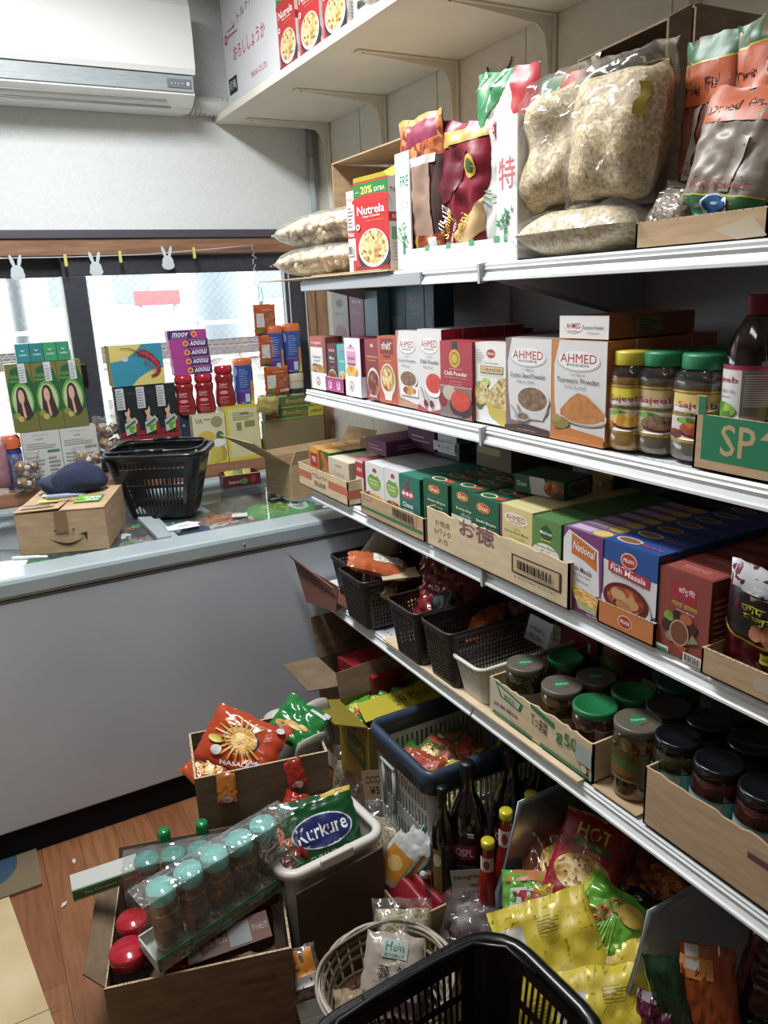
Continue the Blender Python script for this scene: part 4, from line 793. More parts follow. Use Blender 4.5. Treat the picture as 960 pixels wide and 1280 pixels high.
# carton tray with oil bottle
tray('cardboard_tray', 'brown tray with green print holding the red capped bottle', 'tray', (1.012, .742, z), -90, .165, .2, .087, 'cardboard', hs=.087, front=[('r', '#1e7a50', .09, .2, 1, 1), ('t', '#b89a70', 'SP', .48, .60, .36, .56, 0, .009), ('p', '#b89a70', [(.7, .7), (.78, .7), (.95, 1), (.85, 1)])])
g = G(); g.slab([(1.012, .8241, z+.0875), (1.012, .806, z+.0875), (1.012, .806, z+.116), (1.012, .824, z+.116)], .004, 'cardboard'); g.paint([('r', '#1e7a50', .3, 0, 1, .98)], lambda a, b, l: (1.0115-l, .824-a, z+.0875+b), .018, .028)
solo(g, 'carton_corner', 'raised green corner of the tray under the red capped bottle', 'cardboard')
def oilbottle(label, loc, r, h, cap, ops, body='syrup', face=195, name='oil_bottle', capr=.36, band=(.28, .60), waist=True):
    e = thing(name, label, 'bottle', loc)
    g = G(); g.lathe([(r*.8, 0), (r*.97, .004), (r, .012), (r, h*.30), (r*.97, h*.32), (r*.97, h*.56), (r, h*.58), (r*.985, h*.62), (r*.9, h*.70), (r*.7, h*.79), (r*.46, h*.86), (r*.34, h*.89), (r*.34, h*.94)], body, 32); g.build('bottle_body', e)
    g = G(); cr = r*capr; g.lathe([(cr*1.05, h*.885), (cr*1.05, h*.90), (cr, h*.905), (cr, h*.985), (cr*.92, h), (.0005, h)], cap, 36, ribs=.02); g.build('cap', e)
    z0, z1 = h*band[0], h*band[1]; W = 2*PI*r*.5
    def P(a_, b_, l): a = R(face)-W/2/r+a_/r; rr = r*1.004+l; return (rr*math.cos(a), rr*math.sin(a), z0+b_)
    g = G(); g.paint(ops, P, W, z1-z0, step=.008); g.build('label', e)
    return e
oilbottle('dark mustard oil bottle with red cap at the right end of the second shelf', (1.09, .785, z+.006), .043, .258, '#8a1c30', [('r', '#cfcac8', 0, 0, 1, 1), ('r', '#98203a', 0, .92, 1, 1), ('r', '#6a6660', .5, 0, 1, .92), ('t', '#a8283c', 'Sajeeb', .24, .72, .44, .14, 0, .009), ('t', '#4a8aa8', 'MUSTARD OIL', .26, .52, .36, .06), ('t', '#6a6a88', 'Mustard', .24, .42, .25, .04), ('e', 'f_green', .24, .16, .22, .16)]+textlines('#b8b2a8', .54, .96, .25, .85, 14), capr=.42, waist=False)
oilbottle('bottle with pink and yellow label cut by the right edge of the picture', (1.08, .695, z+.006), .04, .22, '#2a8a5a', [('r', '#c8c0c0', 0, 0, 1, 1), ('r', '#b04a70', 0, .55, 1, .8), ('r', '#c8b030', 0, 0, 1, .3)], face=190, band=(.3, .75))
# back row: taller cartons in the rear
def tall(label, x, y, zz, w, h, body, ops, side=None, d=.06, top=None): return carton('spice_carton', label, 'carton', x, y, zz, w, d, h, body, ops, side=side)
zb = z
tall('gold topped small carton under the tall cream one at the back', 1.2, 2.46, zb+.06, .115, .05, ('#7a6a40', '#8a7a50'), [('e', '#3a5a3a', .5, .5, .2, .3)])
tall('small carton stack base at the far back corner', 1.2, 2.40, zb, .26, .058, ('#5a2030', '#6a3040'), [('r', '#7a3a48', .1, .2, .9, .8)])
tall('tall cream korma carton at the far back left', 1.2, 2.46, zb+.112, .125, .185, ('#8a7a80', '#a89a98'), [('r', '#c8c0bc', 0, 0, 1, 1), ('e', '#2a7a5a', .5, .8, .2, .07), ('t', '#4a4a50', 'Korma', .5, .62, .5, .05), ('e', '#b88a98', .5, .25, .35, .17)], side=[('r', '#8a5a64', 0, 0, 1, 1)])
tall('small blue carton under the pink one at the back', 1.19, 2.335, zb+.06, .08, .066, ('#1f3f74', '#2a5088'), [('e', '#c89a4a', .5, .45, .22, .3), ('t', '#d8788a', '●●●', .5, .3, .5, .12)])
tall('tall pink kitchen king carton at the back', 1.2, 2.335, zb+.128, .10, .17, ('#8a3a5c', '#a85a7a'), [('r', '#a84468', 0, 0, 1, 1), ('t', '#e8c8d8', '●●●', .5, .8, .6, .06), ('t', '#f0dce4', 'Kitchen', .5, .6, .6, .05), ('t', '#f0dce4', 'King', .5, .5, .4, .05), ('e', 'f_meat', .5, .1, .4, .08)])
tall('tall light blue carton between the pink and dark teal ones', 1.2, 2.235, zb+.062, .085, .235, ('#7aa8b8', '#98c0cc'), [('r', '#88b4c4', 0, 0, 1, 1), ('e', '#a87868', .6, .22, .3, .14), ('t', '#c8e0e8', 'Kheer', .6, .6, .5, .05)])
tall('dark carton base in the rear of the second shelf', 1.2, 2.22, zb, .09, .06, ('#4a2030', '#5a2c3c'), [('r', '#6a3440', .1, .2, .9, .8)])
for i, (y, w_) in enumerate([(2.14, .10), (2.035, .105), (1.955, .05)]):
    tall(['plain side of a dark teal carton next to the light blue one', 'dark teal garam masala carton with dark nut photo at the back', 'narrow dark teal carton side nearest the maroon stack'][i], 1.24, y, zb+.1, w_, .215, ('#17485a', '#1f5868'), [('r', '#5a6a70', .2, .1, .8, .55)] if i != 1 else [('r', '#1c6880', 0, 0, 1, 1), ('t', '#c84a6a', '●●●', .5, .78, .5, .07, 0, .009), ('t', '#b8d0d8', 'Garam', .5, .66, .5, .05), ('t', '#b8d0d8', 'masala', .5, .59, .4, .035), ('e', 'f_meat', .5, .2, .38, .2)], d=.07)
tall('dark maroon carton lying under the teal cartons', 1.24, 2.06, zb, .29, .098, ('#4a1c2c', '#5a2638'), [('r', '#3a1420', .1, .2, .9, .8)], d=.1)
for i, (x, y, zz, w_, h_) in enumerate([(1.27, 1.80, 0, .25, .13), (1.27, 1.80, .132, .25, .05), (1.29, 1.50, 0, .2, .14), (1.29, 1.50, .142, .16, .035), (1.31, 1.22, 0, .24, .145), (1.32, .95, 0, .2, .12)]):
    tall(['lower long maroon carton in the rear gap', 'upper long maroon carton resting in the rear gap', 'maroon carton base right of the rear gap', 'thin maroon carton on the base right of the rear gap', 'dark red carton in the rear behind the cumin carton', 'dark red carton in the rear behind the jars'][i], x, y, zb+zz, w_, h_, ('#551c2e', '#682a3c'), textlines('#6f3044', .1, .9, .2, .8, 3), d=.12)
g = G(); g.box(1.44, 1.448, 1.84, 2.27, 1.50, 1.66, '#c4c6ca'); solo(g, 'white_panel', 'white sheet leaning on the back panel between the top two shelves', 'panel')
# ================================================================ goods on the third tier: masala cartons in cut-down trays
z = 1.0315
tray('cardboard_tray', 'tan tray with orange stripes at the far end of the third shelf', 'tray', (.985, 2.225, z), -90, .375, .30, .075, 'cardboard_pale', side=[('r', '#c06040', 0, .25, 1, .62)], hb=.10,
 front=[('r', '#c4684a', 0, .42, .3, .74), ('r', '#c4684a', .64, .42, 1, .74), ('t', '#6a5a48', 'サラムドライ', .47, .72, .3, .2), ('t', '#6a5a48', '岡山県産', .47, .38, .22, .24)])
tray('cardboard_tray', 'tan tray with thin green stripe between the orange striped and the widest tray', 'tray', (.985, 1.779, z), -90, .348, .34, .062, 'cardboard', front=[('r', '#2c7a48', .02, .28, .98, .42), ('r', '#8a6a50', .05, .75, .2, .95), ('r', '#b8956e', .06, .77, .19, .93)]+barcode(.52, .5, .9, 1, 16, '#b8956e'))
tray('cardboard_tray', 'widest tan tray with brown lettering and framed barcode', 'tray', (.985, 1.332, z), -90, .52, .36, .098, 'cardboard_pale', jag=3,
 front=[('t', '#8a5a50', 'お徳用', .14, .70, .12, .16), ('t', '#8a5a50', '6パック', .14, .48, .14, .16), ('t', '#8a5a50', '入り', .14, .26, .08, .16), ('t', '#8a5a5c', 'お徳', .41, .85, .26, .42, 0, .012), ('r', '#3a2a24', .66, .30, .96, .72), ('r', '#b89c74', .67, .33, .95, .69)]+barcode(.68, .38, .94, .66, 20, '#c4ab84')+[('t', '#6a5040', '4 902388 022581', .81, .24, .25, .05)])
def emb(col, n1, extra=()): return [('t', col, n1, .5, .5, .5, .06)]+list(extra)
# far tray
zz = z+.004
O1 = [('r', '#c8702c', 0, 0, 1, 1), ('e', '#d8a030', .5, .95, .4, .1), ('r', '#a8202c', .2, .5, .8, .86), ('t', '#f0e0d0', 'শান', .5, .68, .4, .2, 0, .01), ('e', 'f_curry', .5, .22, .4, .18)]
carton('spice_carton', 'small orange carton with red square at the far end of the third shelf', 'carton', 1.03, 2.375, zz, .085, .06, .118, ('#b8642c', '#c88a38'), O1, n=4, nlabel='orange and yellow carton queued behind the one with the red square')
carton('spice_carton', 'green and orange carton beside the orange one with red square', 'carton', 1.03, 2.285, zz, .07, .06, .12, ('#2c6a34', '#c89a40'), [('p', '#2c7a3c', [(0, 0), (1, 0), (1, .5), (0, 1)]), ('p', '#c8602c', [(0, .9), (.9, .1), (1, .6), (.3, 1)]), ('e', 'f_mix', .45, .35, .4, .2)], n=4, nlabel='yellow topped carton queued behind the green and orange one')
carton('spice_carton', 'cream carton with red oval lying long in the far tray', 'carton', 1.02, 2.165, zz, .148, .24, .113, ('#a8987c', '#d0c4ac'), [('r', '#cbbfa8', 0, 0, 1, 1), ('t', '#b4282e', 'AHMED', .5, .82, .32, .07, 0, .0), ('t', '#9a9080', 'Coconut', .5, .6, .5, .08), ('t', '#9a9080', 'milk powder', .5, .48, .6, .06), ('e', '#c8886a', .3, .15, .2, .1), ('e', '#8a9a5c', .5, .1, .2, .06)], side=[('r', '#98886c', .1, .1, .9, .9)]+textlines('#6a6050', .15, .85, .2, .8, 8))
carton('spice_carton', 'narrow carton with red label between the cream one and the green oval ones', 'carton', 1.035, 2.05, zz, .05, .3, .13, ('#a84450', '#c8606c'), [('r', '#d8d0cc', 0, 0, 1, 1), ('r', '#b8303c', 0, .6, 1, .95), ('t', '#f0e8e8', 'AH', .5, .78, .6, .1)])
for i, (x, y, zc, w_, d_, h_, c1, c2, lb) in enumerate([
 (1.16, 2.20, zz+.118, .16, .22, .035, '#9a7a48', '#c0a878', 'flat gold sided carton lying on the cream one'),
 (1.10, 2.06, zz+.138, .13, .2, .045, '#7a3a6a', '#8a4a78', 'purple carton lying on the narrow red label one'),
 (1.19, 1.94, zz+.16, .15, .2, .06, '#6a2a5c', '#7a3a6a', 'purple carton lying higher up behind the green oval cartons'),
 (1.2, 1.82, zz+.15, .13, .2, .05, '#1f5a5c', '#2c6a68', 'dark teal carton lying behind the purple ones')]):
    carton('spice_carton', lb, 'carton', x, y, zc, w_, d_, h_, (c1, c2), textlines('#c8a8b8', .15, .85, .3, .7, 2), side=textlines('#b8a8b0', .2, .8, .3, .7, 2))
# green oval cartons
def oval(f): return [('r', '#d6d6d4', 0, 0, 1, 1), ('e', '#6a9a30', .46, .55, .36, .20), ('e', '#88b040', .46, .50, .34, .12), ('e', '#e0e0dc', .52, .82, .2, .11), ('e', '#a83040', .52, .84, .12, .07), ('t', '#e4e4e0', '●●●', .52, .79, .26, .03), ('t', '#f0f4e8', 'Biryani', .46, .6, .5, .05), ('t', '#f0f4e8', 'masala', .46, .52, .4, .04), ('e', f, .5, .14, .44, .13)]
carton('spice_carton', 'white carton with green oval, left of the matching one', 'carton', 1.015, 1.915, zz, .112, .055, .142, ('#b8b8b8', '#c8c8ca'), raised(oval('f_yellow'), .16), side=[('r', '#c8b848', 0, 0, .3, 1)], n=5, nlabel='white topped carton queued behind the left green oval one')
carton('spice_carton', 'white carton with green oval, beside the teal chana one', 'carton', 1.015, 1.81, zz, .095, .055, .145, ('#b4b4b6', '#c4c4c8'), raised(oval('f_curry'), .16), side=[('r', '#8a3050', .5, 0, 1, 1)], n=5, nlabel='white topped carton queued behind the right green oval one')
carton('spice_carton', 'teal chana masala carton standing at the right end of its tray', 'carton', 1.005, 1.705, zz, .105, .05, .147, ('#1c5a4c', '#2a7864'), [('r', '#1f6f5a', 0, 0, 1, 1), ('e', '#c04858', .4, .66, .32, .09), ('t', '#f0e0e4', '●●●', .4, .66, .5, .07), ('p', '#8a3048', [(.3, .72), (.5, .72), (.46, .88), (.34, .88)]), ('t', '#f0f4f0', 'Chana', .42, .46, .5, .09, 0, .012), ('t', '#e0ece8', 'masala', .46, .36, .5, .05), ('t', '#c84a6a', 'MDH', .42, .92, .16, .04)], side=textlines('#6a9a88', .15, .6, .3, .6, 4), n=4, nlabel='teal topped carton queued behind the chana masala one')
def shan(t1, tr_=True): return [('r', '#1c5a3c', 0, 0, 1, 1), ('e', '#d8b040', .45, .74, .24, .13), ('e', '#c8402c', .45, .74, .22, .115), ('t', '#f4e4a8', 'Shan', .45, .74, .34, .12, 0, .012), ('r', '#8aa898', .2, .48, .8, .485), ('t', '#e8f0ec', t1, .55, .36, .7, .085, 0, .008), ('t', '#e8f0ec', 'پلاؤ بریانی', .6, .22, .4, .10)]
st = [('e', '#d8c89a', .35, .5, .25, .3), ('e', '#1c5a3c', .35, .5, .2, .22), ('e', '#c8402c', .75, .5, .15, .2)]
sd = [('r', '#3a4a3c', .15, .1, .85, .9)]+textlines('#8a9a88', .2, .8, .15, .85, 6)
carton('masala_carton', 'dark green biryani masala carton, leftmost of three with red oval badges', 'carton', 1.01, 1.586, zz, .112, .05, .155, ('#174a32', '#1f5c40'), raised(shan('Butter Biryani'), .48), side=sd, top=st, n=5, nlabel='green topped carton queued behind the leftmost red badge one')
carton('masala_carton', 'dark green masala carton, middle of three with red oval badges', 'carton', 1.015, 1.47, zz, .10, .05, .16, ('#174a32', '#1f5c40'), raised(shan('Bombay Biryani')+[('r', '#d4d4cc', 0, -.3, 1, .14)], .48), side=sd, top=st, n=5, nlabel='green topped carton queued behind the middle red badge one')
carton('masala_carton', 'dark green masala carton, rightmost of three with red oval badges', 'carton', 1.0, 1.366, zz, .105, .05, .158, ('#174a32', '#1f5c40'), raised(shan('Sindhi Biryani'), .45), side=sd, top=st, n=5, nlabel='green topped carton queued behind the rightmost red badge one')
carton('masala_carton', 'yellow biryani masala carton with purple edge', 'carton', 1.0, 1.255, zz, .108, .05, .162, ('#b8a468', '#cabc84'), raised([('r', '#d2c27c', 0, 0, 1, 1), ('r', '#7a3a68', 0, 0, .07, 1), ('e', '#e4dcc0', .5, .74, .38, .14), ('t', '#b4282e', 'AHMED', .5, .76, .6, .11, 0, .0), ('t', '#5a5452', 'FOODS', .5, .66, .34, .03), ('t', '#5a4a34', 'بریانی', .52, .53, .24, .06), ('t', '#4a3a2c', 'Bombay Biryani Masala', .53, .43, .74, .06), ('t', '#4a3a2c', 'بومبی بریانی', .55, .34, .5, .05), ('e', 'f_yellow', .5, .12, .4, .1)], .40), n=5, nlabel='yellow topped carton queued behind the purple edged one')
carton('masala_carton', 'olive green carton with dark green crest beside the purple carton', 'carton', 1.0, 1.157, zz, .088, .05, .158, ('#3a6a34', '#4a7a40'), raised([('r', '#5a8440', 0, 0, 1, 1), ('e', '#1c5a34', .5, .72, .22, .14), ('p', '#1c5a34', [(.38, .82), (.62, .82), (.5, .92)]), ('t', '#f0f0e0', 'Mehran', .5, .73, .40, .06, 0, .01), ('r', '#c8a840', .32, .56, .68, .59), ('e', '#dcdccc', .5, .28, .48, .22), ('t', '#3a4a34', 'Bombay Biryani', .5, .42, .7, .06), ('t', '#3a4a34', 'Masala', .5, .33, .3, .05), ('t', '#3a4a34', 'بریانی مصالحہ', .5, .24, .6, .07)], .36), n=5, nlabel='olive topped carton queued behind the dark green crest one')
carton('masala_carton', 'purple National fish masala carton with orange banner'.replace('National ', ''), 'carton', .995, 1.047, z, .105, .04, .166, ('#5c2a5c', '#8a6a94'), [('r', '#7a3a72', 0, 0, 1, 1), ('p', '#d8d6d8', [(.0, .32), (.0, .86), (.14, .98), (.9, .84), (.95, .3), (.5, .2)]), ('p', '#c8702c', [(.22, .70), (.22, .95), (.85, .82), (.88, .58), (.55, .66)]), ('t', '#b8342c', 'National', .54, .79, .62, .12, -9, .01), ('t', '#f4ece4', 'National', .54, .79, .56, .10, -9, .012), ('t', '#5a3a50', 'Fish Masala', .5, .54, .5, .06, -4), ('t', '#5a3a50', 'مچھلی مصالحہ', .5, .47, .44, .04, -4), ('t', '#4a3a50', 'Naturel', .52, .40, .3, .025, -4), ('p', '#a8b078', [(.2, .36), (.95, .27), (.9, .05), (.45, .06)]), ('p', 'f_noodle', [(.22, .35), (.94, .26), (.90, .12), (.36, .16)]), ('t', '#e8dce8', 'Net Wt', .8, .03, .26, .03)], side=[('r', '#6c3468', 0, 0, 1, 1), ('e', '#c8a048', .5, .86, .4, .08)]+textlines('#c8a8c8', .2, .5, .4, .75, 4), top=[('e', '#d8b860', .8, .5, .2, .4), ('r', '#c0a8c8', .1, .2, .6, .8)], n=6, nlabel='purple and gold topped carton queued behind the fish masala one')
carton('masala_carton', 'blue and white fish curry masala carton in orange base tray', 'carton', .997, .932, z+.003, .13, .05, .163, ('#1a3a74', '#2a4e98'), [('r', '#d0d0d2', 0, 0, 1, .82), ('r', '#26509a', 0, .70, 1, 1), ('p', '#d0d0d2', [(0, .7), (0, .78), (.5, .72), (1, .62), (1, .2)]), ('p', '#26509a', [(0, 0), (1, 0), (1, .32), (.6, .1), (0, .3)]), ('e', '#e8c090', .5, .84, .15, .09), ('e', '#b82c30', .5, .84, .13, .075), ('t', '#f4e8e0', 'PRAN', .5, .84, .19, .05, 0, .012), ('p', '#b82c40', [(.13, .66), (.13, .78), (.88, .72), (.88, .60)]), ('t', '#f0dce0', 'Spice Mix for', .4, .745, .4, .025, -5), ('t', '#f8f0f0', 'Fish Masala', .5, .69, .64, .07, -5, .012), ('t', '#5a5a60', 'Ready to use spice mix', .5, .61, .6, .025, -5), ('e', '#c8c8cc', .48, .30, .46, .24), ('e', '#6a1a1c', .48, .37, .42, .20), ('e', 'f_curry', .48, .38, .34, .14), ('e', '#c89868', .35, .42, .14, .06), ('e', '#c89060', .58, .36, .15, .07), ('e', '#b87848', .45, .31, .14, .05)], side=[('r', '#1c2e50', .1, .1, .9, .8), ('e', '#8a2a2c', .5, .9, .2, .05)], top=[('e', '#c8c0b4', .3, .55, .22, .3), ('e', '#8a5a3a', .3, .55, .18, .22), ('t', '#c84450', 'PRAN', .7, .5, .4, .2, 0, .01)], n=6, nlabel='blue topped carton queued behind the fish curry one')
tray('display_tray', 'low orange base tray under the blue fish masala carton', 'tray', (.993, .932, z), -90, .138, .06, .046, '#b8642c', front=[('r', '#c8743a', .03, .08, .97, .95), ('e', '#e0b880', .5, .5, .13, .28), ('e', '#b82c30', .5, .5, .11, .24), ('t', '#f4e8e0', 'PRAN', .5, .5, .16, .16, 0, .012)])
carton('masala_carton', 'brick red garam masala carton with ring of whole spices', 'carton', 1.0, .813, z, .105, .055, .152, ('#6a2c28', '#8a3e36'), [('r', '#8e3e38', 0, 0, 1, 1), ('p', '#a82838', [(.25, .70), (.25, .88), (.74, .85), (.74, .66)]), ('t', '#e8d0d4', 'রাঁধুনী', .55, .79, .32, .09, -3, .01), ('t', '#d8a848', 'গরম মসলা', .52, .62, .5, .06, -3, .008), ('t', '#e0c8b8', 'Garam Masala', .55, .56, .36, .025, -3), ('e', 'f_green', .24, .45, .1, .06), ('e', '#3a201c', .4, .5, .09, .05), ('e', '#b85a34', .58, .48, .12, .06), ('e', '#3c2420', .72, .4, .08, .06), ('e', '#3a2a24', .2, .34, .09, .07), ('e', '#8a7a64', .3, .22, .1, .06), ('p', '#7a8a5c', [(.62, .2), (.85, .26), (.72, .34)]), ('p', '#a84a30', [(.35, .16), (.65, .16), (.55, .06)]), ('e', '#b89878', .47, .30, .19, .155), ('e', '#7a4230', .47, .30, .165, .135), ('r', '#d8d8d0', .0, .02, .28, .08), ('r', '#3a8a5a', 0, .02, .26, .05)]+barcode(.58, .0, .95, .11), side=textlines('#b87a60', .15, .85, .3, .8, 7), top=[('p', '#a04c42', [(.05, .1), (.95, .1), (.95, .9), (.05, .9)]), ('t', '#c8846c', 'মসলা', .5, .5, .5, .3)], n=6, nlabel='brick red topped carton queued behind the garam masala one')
tray('cardboard_tray', 'low grey brown tray at the right end of the third shelf', 'tray', (.985, .672, z), -90, .175, .22, .046, 'cardboard', front=[('r', '#b0a088', .55, .3, .85, .8)])
pouch('date_pouch', 'clear and maroon pouch with yellow lettering in the right hand tray', 'pouch', (1.045, .70, z+.008), (6, 5, -84), .125, .185, .05, '#6a1420', [('r', '#b8b8bc', 0, .80, 1, 1), ('e', '#a87058', .86, .55, .12, .075), ('r', '#1c1416', 0, .42, 1, .80), ('r', '#b8bcc0', .4, .74, .95, .86), ('t', '#2a4a7a', 'SAHI', .70, .80, .4, .05, 0, .01), ('t', '#b8b030', 'जाफरानी', .6, .68, .6, .08, 0, .01), ('t', '#b8b030', 'হালুয়া', .58, .59, .5, .07), ('e', '#b06a48', .55, .48, .11, .07), ('e', '#b87850', .72, .52, .1, .065), ('e', '#a06040', .72, .44, .1, .06), ('p', '#c0b030', [(0, .42), (.5, .36), (1, .34), (1, .36), (.5, .39), (0, .45)]), ('r', '#c8b828', .62, .22, .95, .31), ('t', '#4a3010', 'BOIL RICE', .79, .26, .26, .03), ('e', '#8a3040', .6, .1, .07, .05), ('e', '#8a3040', .62, .18, .05, .03)], seed=33, crinkle=.25)
pouch('date_pouch', 'second clear and maroon pouch behind the first one', 'pouch', (1.14, .66, z+.008), (4, -4, -90), .13, .18, .05, '#5a121c', [('r', '#8a8a90', 0, .8, 1, 1), ('r', '#1c1416', 0, .42, 1, .80)], seed=37)
# loose goods on top towards the back
carton('masala_carton', 'flat green carton with rice photo lying across the queued green ones', 'carton', 1.10, 1.30, z+.168, .14, .10, .04, ('#1c5438', '#2a5c44'), [('r', '#1f6442', 0, 0, .5, 1), ('p', '#d8d4d0', [(.35, 0), (.75, 0), (.6, 1), (.3, 1)]), ('e', 'f_curry', .8, .5, .2, .45), ('t', '#e8f0ec', 'Shan', .15, .5, .2, .3)], side=[('r', '#6a6a64', .1, .1, .9, .9)]+barcode(.15, .15, .8, .85, 16, '#8a8a84'), top=[('r', '#2c5a48', .1, .1, .9, .9), ('e', '#6a3a30', .6, .5, .15, .3)], rz=-80)
carton('masala_carton', 'upright green carton with purple flowers behind the flat green one', 'carton', 1.26, 1.30, z+.125, .13, .05, .155, ('#15402c', '#1c4c36'), [('r', '#1c5a3c', 0, 0, 1, 1), ('e', '#8a5a7a', .2, .4, .18, .2), ('e', 'f_mix', .75, .45, .25, .35), ('t', '#d8e4dc', 'NEW', .42, .7, .2, .1, 90), ('e', '#a86a8a', .3, .65, .12, .12)])
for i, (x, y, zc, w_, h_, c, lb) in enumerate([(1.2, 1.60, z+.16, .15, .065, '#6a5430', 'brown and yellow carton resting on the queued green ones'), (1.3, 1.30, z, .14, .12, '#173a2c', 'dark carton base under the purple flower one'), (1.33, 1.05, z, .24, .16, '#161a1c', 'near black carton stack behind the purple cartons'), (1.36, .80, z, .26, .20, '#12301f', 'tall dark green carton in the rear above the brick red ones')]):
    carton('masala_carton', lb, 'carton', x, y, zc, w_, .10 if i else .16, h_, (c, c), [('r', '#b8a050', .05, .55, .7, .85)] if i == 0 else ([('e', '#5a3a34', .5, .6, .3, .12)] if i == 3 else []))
g = G(); g.slab([(1.085, 1.685, z+.21), (1.085, 1.60, z+.21), (1.085, 1.60, z+.272), (1.085, 1.685, z+.272)], .0008, '#c8cad6'); g.slab([(1.08, 1.70, z+.215), (1.08, 1.60, z+.215), (1.08, 1.60, z+.24), (1.08, 1.70, z+.24)], .0008, '#c4c6d4'); g.paint([('t', '#4a4a5a', '● カレー用', .5, .5, .5, .35)], lambda a, b, l: (1.0795-l, 1.70-a, z+.215+b), .10, .025)
solo(g, 'price_note', 'small folded white paper note hanging above the purple and silver cartons', 'note')
# ================================================================ goods on the fourth tier: woven baskets, pickles
z = .698
def dark_basket(label, x, y, w=.15, d=.27, h=.135, rz=0):
    rows = [(.06+.083*i, .06+.083*i+.055) for i in range(10)]
    return wovenbin('plastic_basket', label, 'basket', (x+d/2, y, z), rz, d, w, h, 'brown_plastic', taper=.13, rad=.02, pitch=.0105, slot=.56, rows=rows, rimw=.004, rimh=.009)
dark_basket('dark brown lattice basket with an orange spice bag, first from the far end in front', .93, 1.94, .165, .27, .15)
dark_basket('dark brown lattice basket at the far end with folded brown papers', .99, 2.13, .16, .3, .13)
dark_basket('dark brown lattice basket with red packets, middle of the three in front', .935, 1.655, .15, .3, .15)
dark_basket('dark brown lattice basket nearest the white basket with a small orange bag', .94, 1.498, .135, .34, .15)
wovenbin('plastic_basket', 'small white woven basket beside the printed jar carton', 'basket', (1.11, 1.385, z), 0, .31, .115, .098, 'white_plastic', taper=.14, rad=.02, pitch=.012, slot=.35, rows=[(.62, .70), (.78, .86)], rimw=.006, rimh=.006)
def sack(name, label, cat, loc, rot, W, H, T, body, ops=(), seed=1, **kw): return pouch(name, label, cat, loc, rot, W, H, T, body, list(ops), seed=seed, **kw)
# bags of ground spice
sack('spice_bag', 'orange spice bag with white paper sticker in the first dark basket', 'bag', (1.09, 1.86, z+.15), (-74, 0, 60), .13, .19, .05, '#b4552c,g', [('r', '#d4d0cc', .25, .15, .9, .62)]+textlines('#b8b0aa', .3, .8, .2, .55, 5), seed=41, crinkle=.18)
sack('spice_bag', 'rust coloured spice bag behind the one with the white sticker', 'bag', (1.15, 1.80, z+.14), (-50, 0, -50), .14, .17, .06, '#84381e,g', [], seed=42, crinkle=.4)
sack('spice_bag', 'dark seed bag spilling over the front of the first dark basket', 'bag', (.985, 1.87, z+.085), (-30, 0, -40), .11, .10, .035, 'grain_brown', [], seed=43, crinkle=.3)
sack('spice_bag', 'tan cardboard tongue sticking out of the first dark basket'.replace('cardboard', 'paper'), 'bag', (1.02, 1.74, z+.09), (-35, 40, -60), .05, .12, .012, '#8a7448', [], seed=44)
g = G(); g.slab([(0, 0, 0), (.10, -.04, .004), (.12, .02, .01), (.02, .05, .0)], .003, '#b8a888'); solo(g, 'paper_scrap', 'torn pale paper scrap on the dark seed bag', 'paper', (.975, 1.82, z+.165))
sack('paper_packet', 'flat tan paper packet at the top of the far dark basket', 'packet', (1.09, 2.09, z+.13), (-78, 0, -50), .12, .17, .02, '#8c7650', [], seed=45)
g = G(); g.slab([(.9, 2.22, z-.02), (.93, 2.06, z-.005), (.945, 2.06, z+.075), (.90, 2.30, z+.10)], .003, '#6a4034'); g.slab([(.87, 2.31, z+.14), (.90, 2.30, z+.10), (.93, 2.08, z+.06), (.925, 2.06, z+.075)], .003, '#7c5040')
g.slab([(1.3, 2.22, z-.002), (.93, 2.22, z-.002), (.93, 2.06, z-.002), (1.3, 2.06, z-.002)], .003, '#6a4034'); solo(g, 'carton_flap', 'reddish brown torn carton wall at the far end of the basket shelf', 'cardboard')
for i, (x, y, zz, rx, rz, W, H, c, sd_, lb) in enumerate([
 (1.02, 1.68, z+.06, -30, -80, .14, .15, '#7c2026,g', 46, 'bright red spice packet at the front of the middle dark basket'),
 (1.06, 1.62, z+.07, -45, -60, .13, .16, '#842c36,g', 47, 'rose red spice packet at the right of the middle dark basket'),
 (1.15, 1.68, z+.11, -65, -100, .15, .2, '#4c1720,g', 48, 'dark wine coloured spice packet in the middle dark basket'),
 (1.2, 1.55, z+.10, -60, -80, .16, .2, '#5a1c28,g', 49, 'wine coloured glossy spice packet between the two right dark baskets'),
 (1.25, 1.78, z+.12, -60, -70, .16, .2, '#3c1218,g', 50, 'dark maroon packet at the rear of the first dark basket'),
 (1.3, 1.95, z+.10, -60, -95, .18, .2, '#2c1014,g', 51, 'almost black maroon packet in the rear far corner'),
 (1.3, 1.50, z+.10, -62, -75, .18, .2, '#481a22,g', 52, 'glossy maroon packet in the rear behind the right dark basket'),
 (1.09, 1.49, z+.07, -68, -40, .10, .15, '#b0501c,g', 53, 'small bright orange spice bag in the right dark basket'),
 (1.2, 1.49, z+.07, -60, -80, .14, .16, '#5c1c24,g', 54, 'dark red packet behind the small orange spice bag')]):
    sack('spice_packet', lb, 'packet', (x, y, zz), (rx, 0, rz), W, H, .04, c, [], seed=sd_, crinkle=.5)
sack('black_packet', 'matt black square packet standing in the middle dark basket', 'packet', (1.03, 1.60, z+.07), (-25, -20, -70), .075, .11, .03, '#100c0e', [], seed=57)
g = G(); g.slab([(0, 0, 0), (0, -.085, 0), (.02, -.085, .06), (.02, 0, .06)], .001, '#9a9a98'); g.paint([('t', '#26242a', 'Turmeric', .5, .68, .8, .26, -4), ('t', '#26242a', '¥150', .5, .3, .5, .22, -4)], lambda a, b, l: (.33*b*.06/1-l, -a, b), .085, .06)
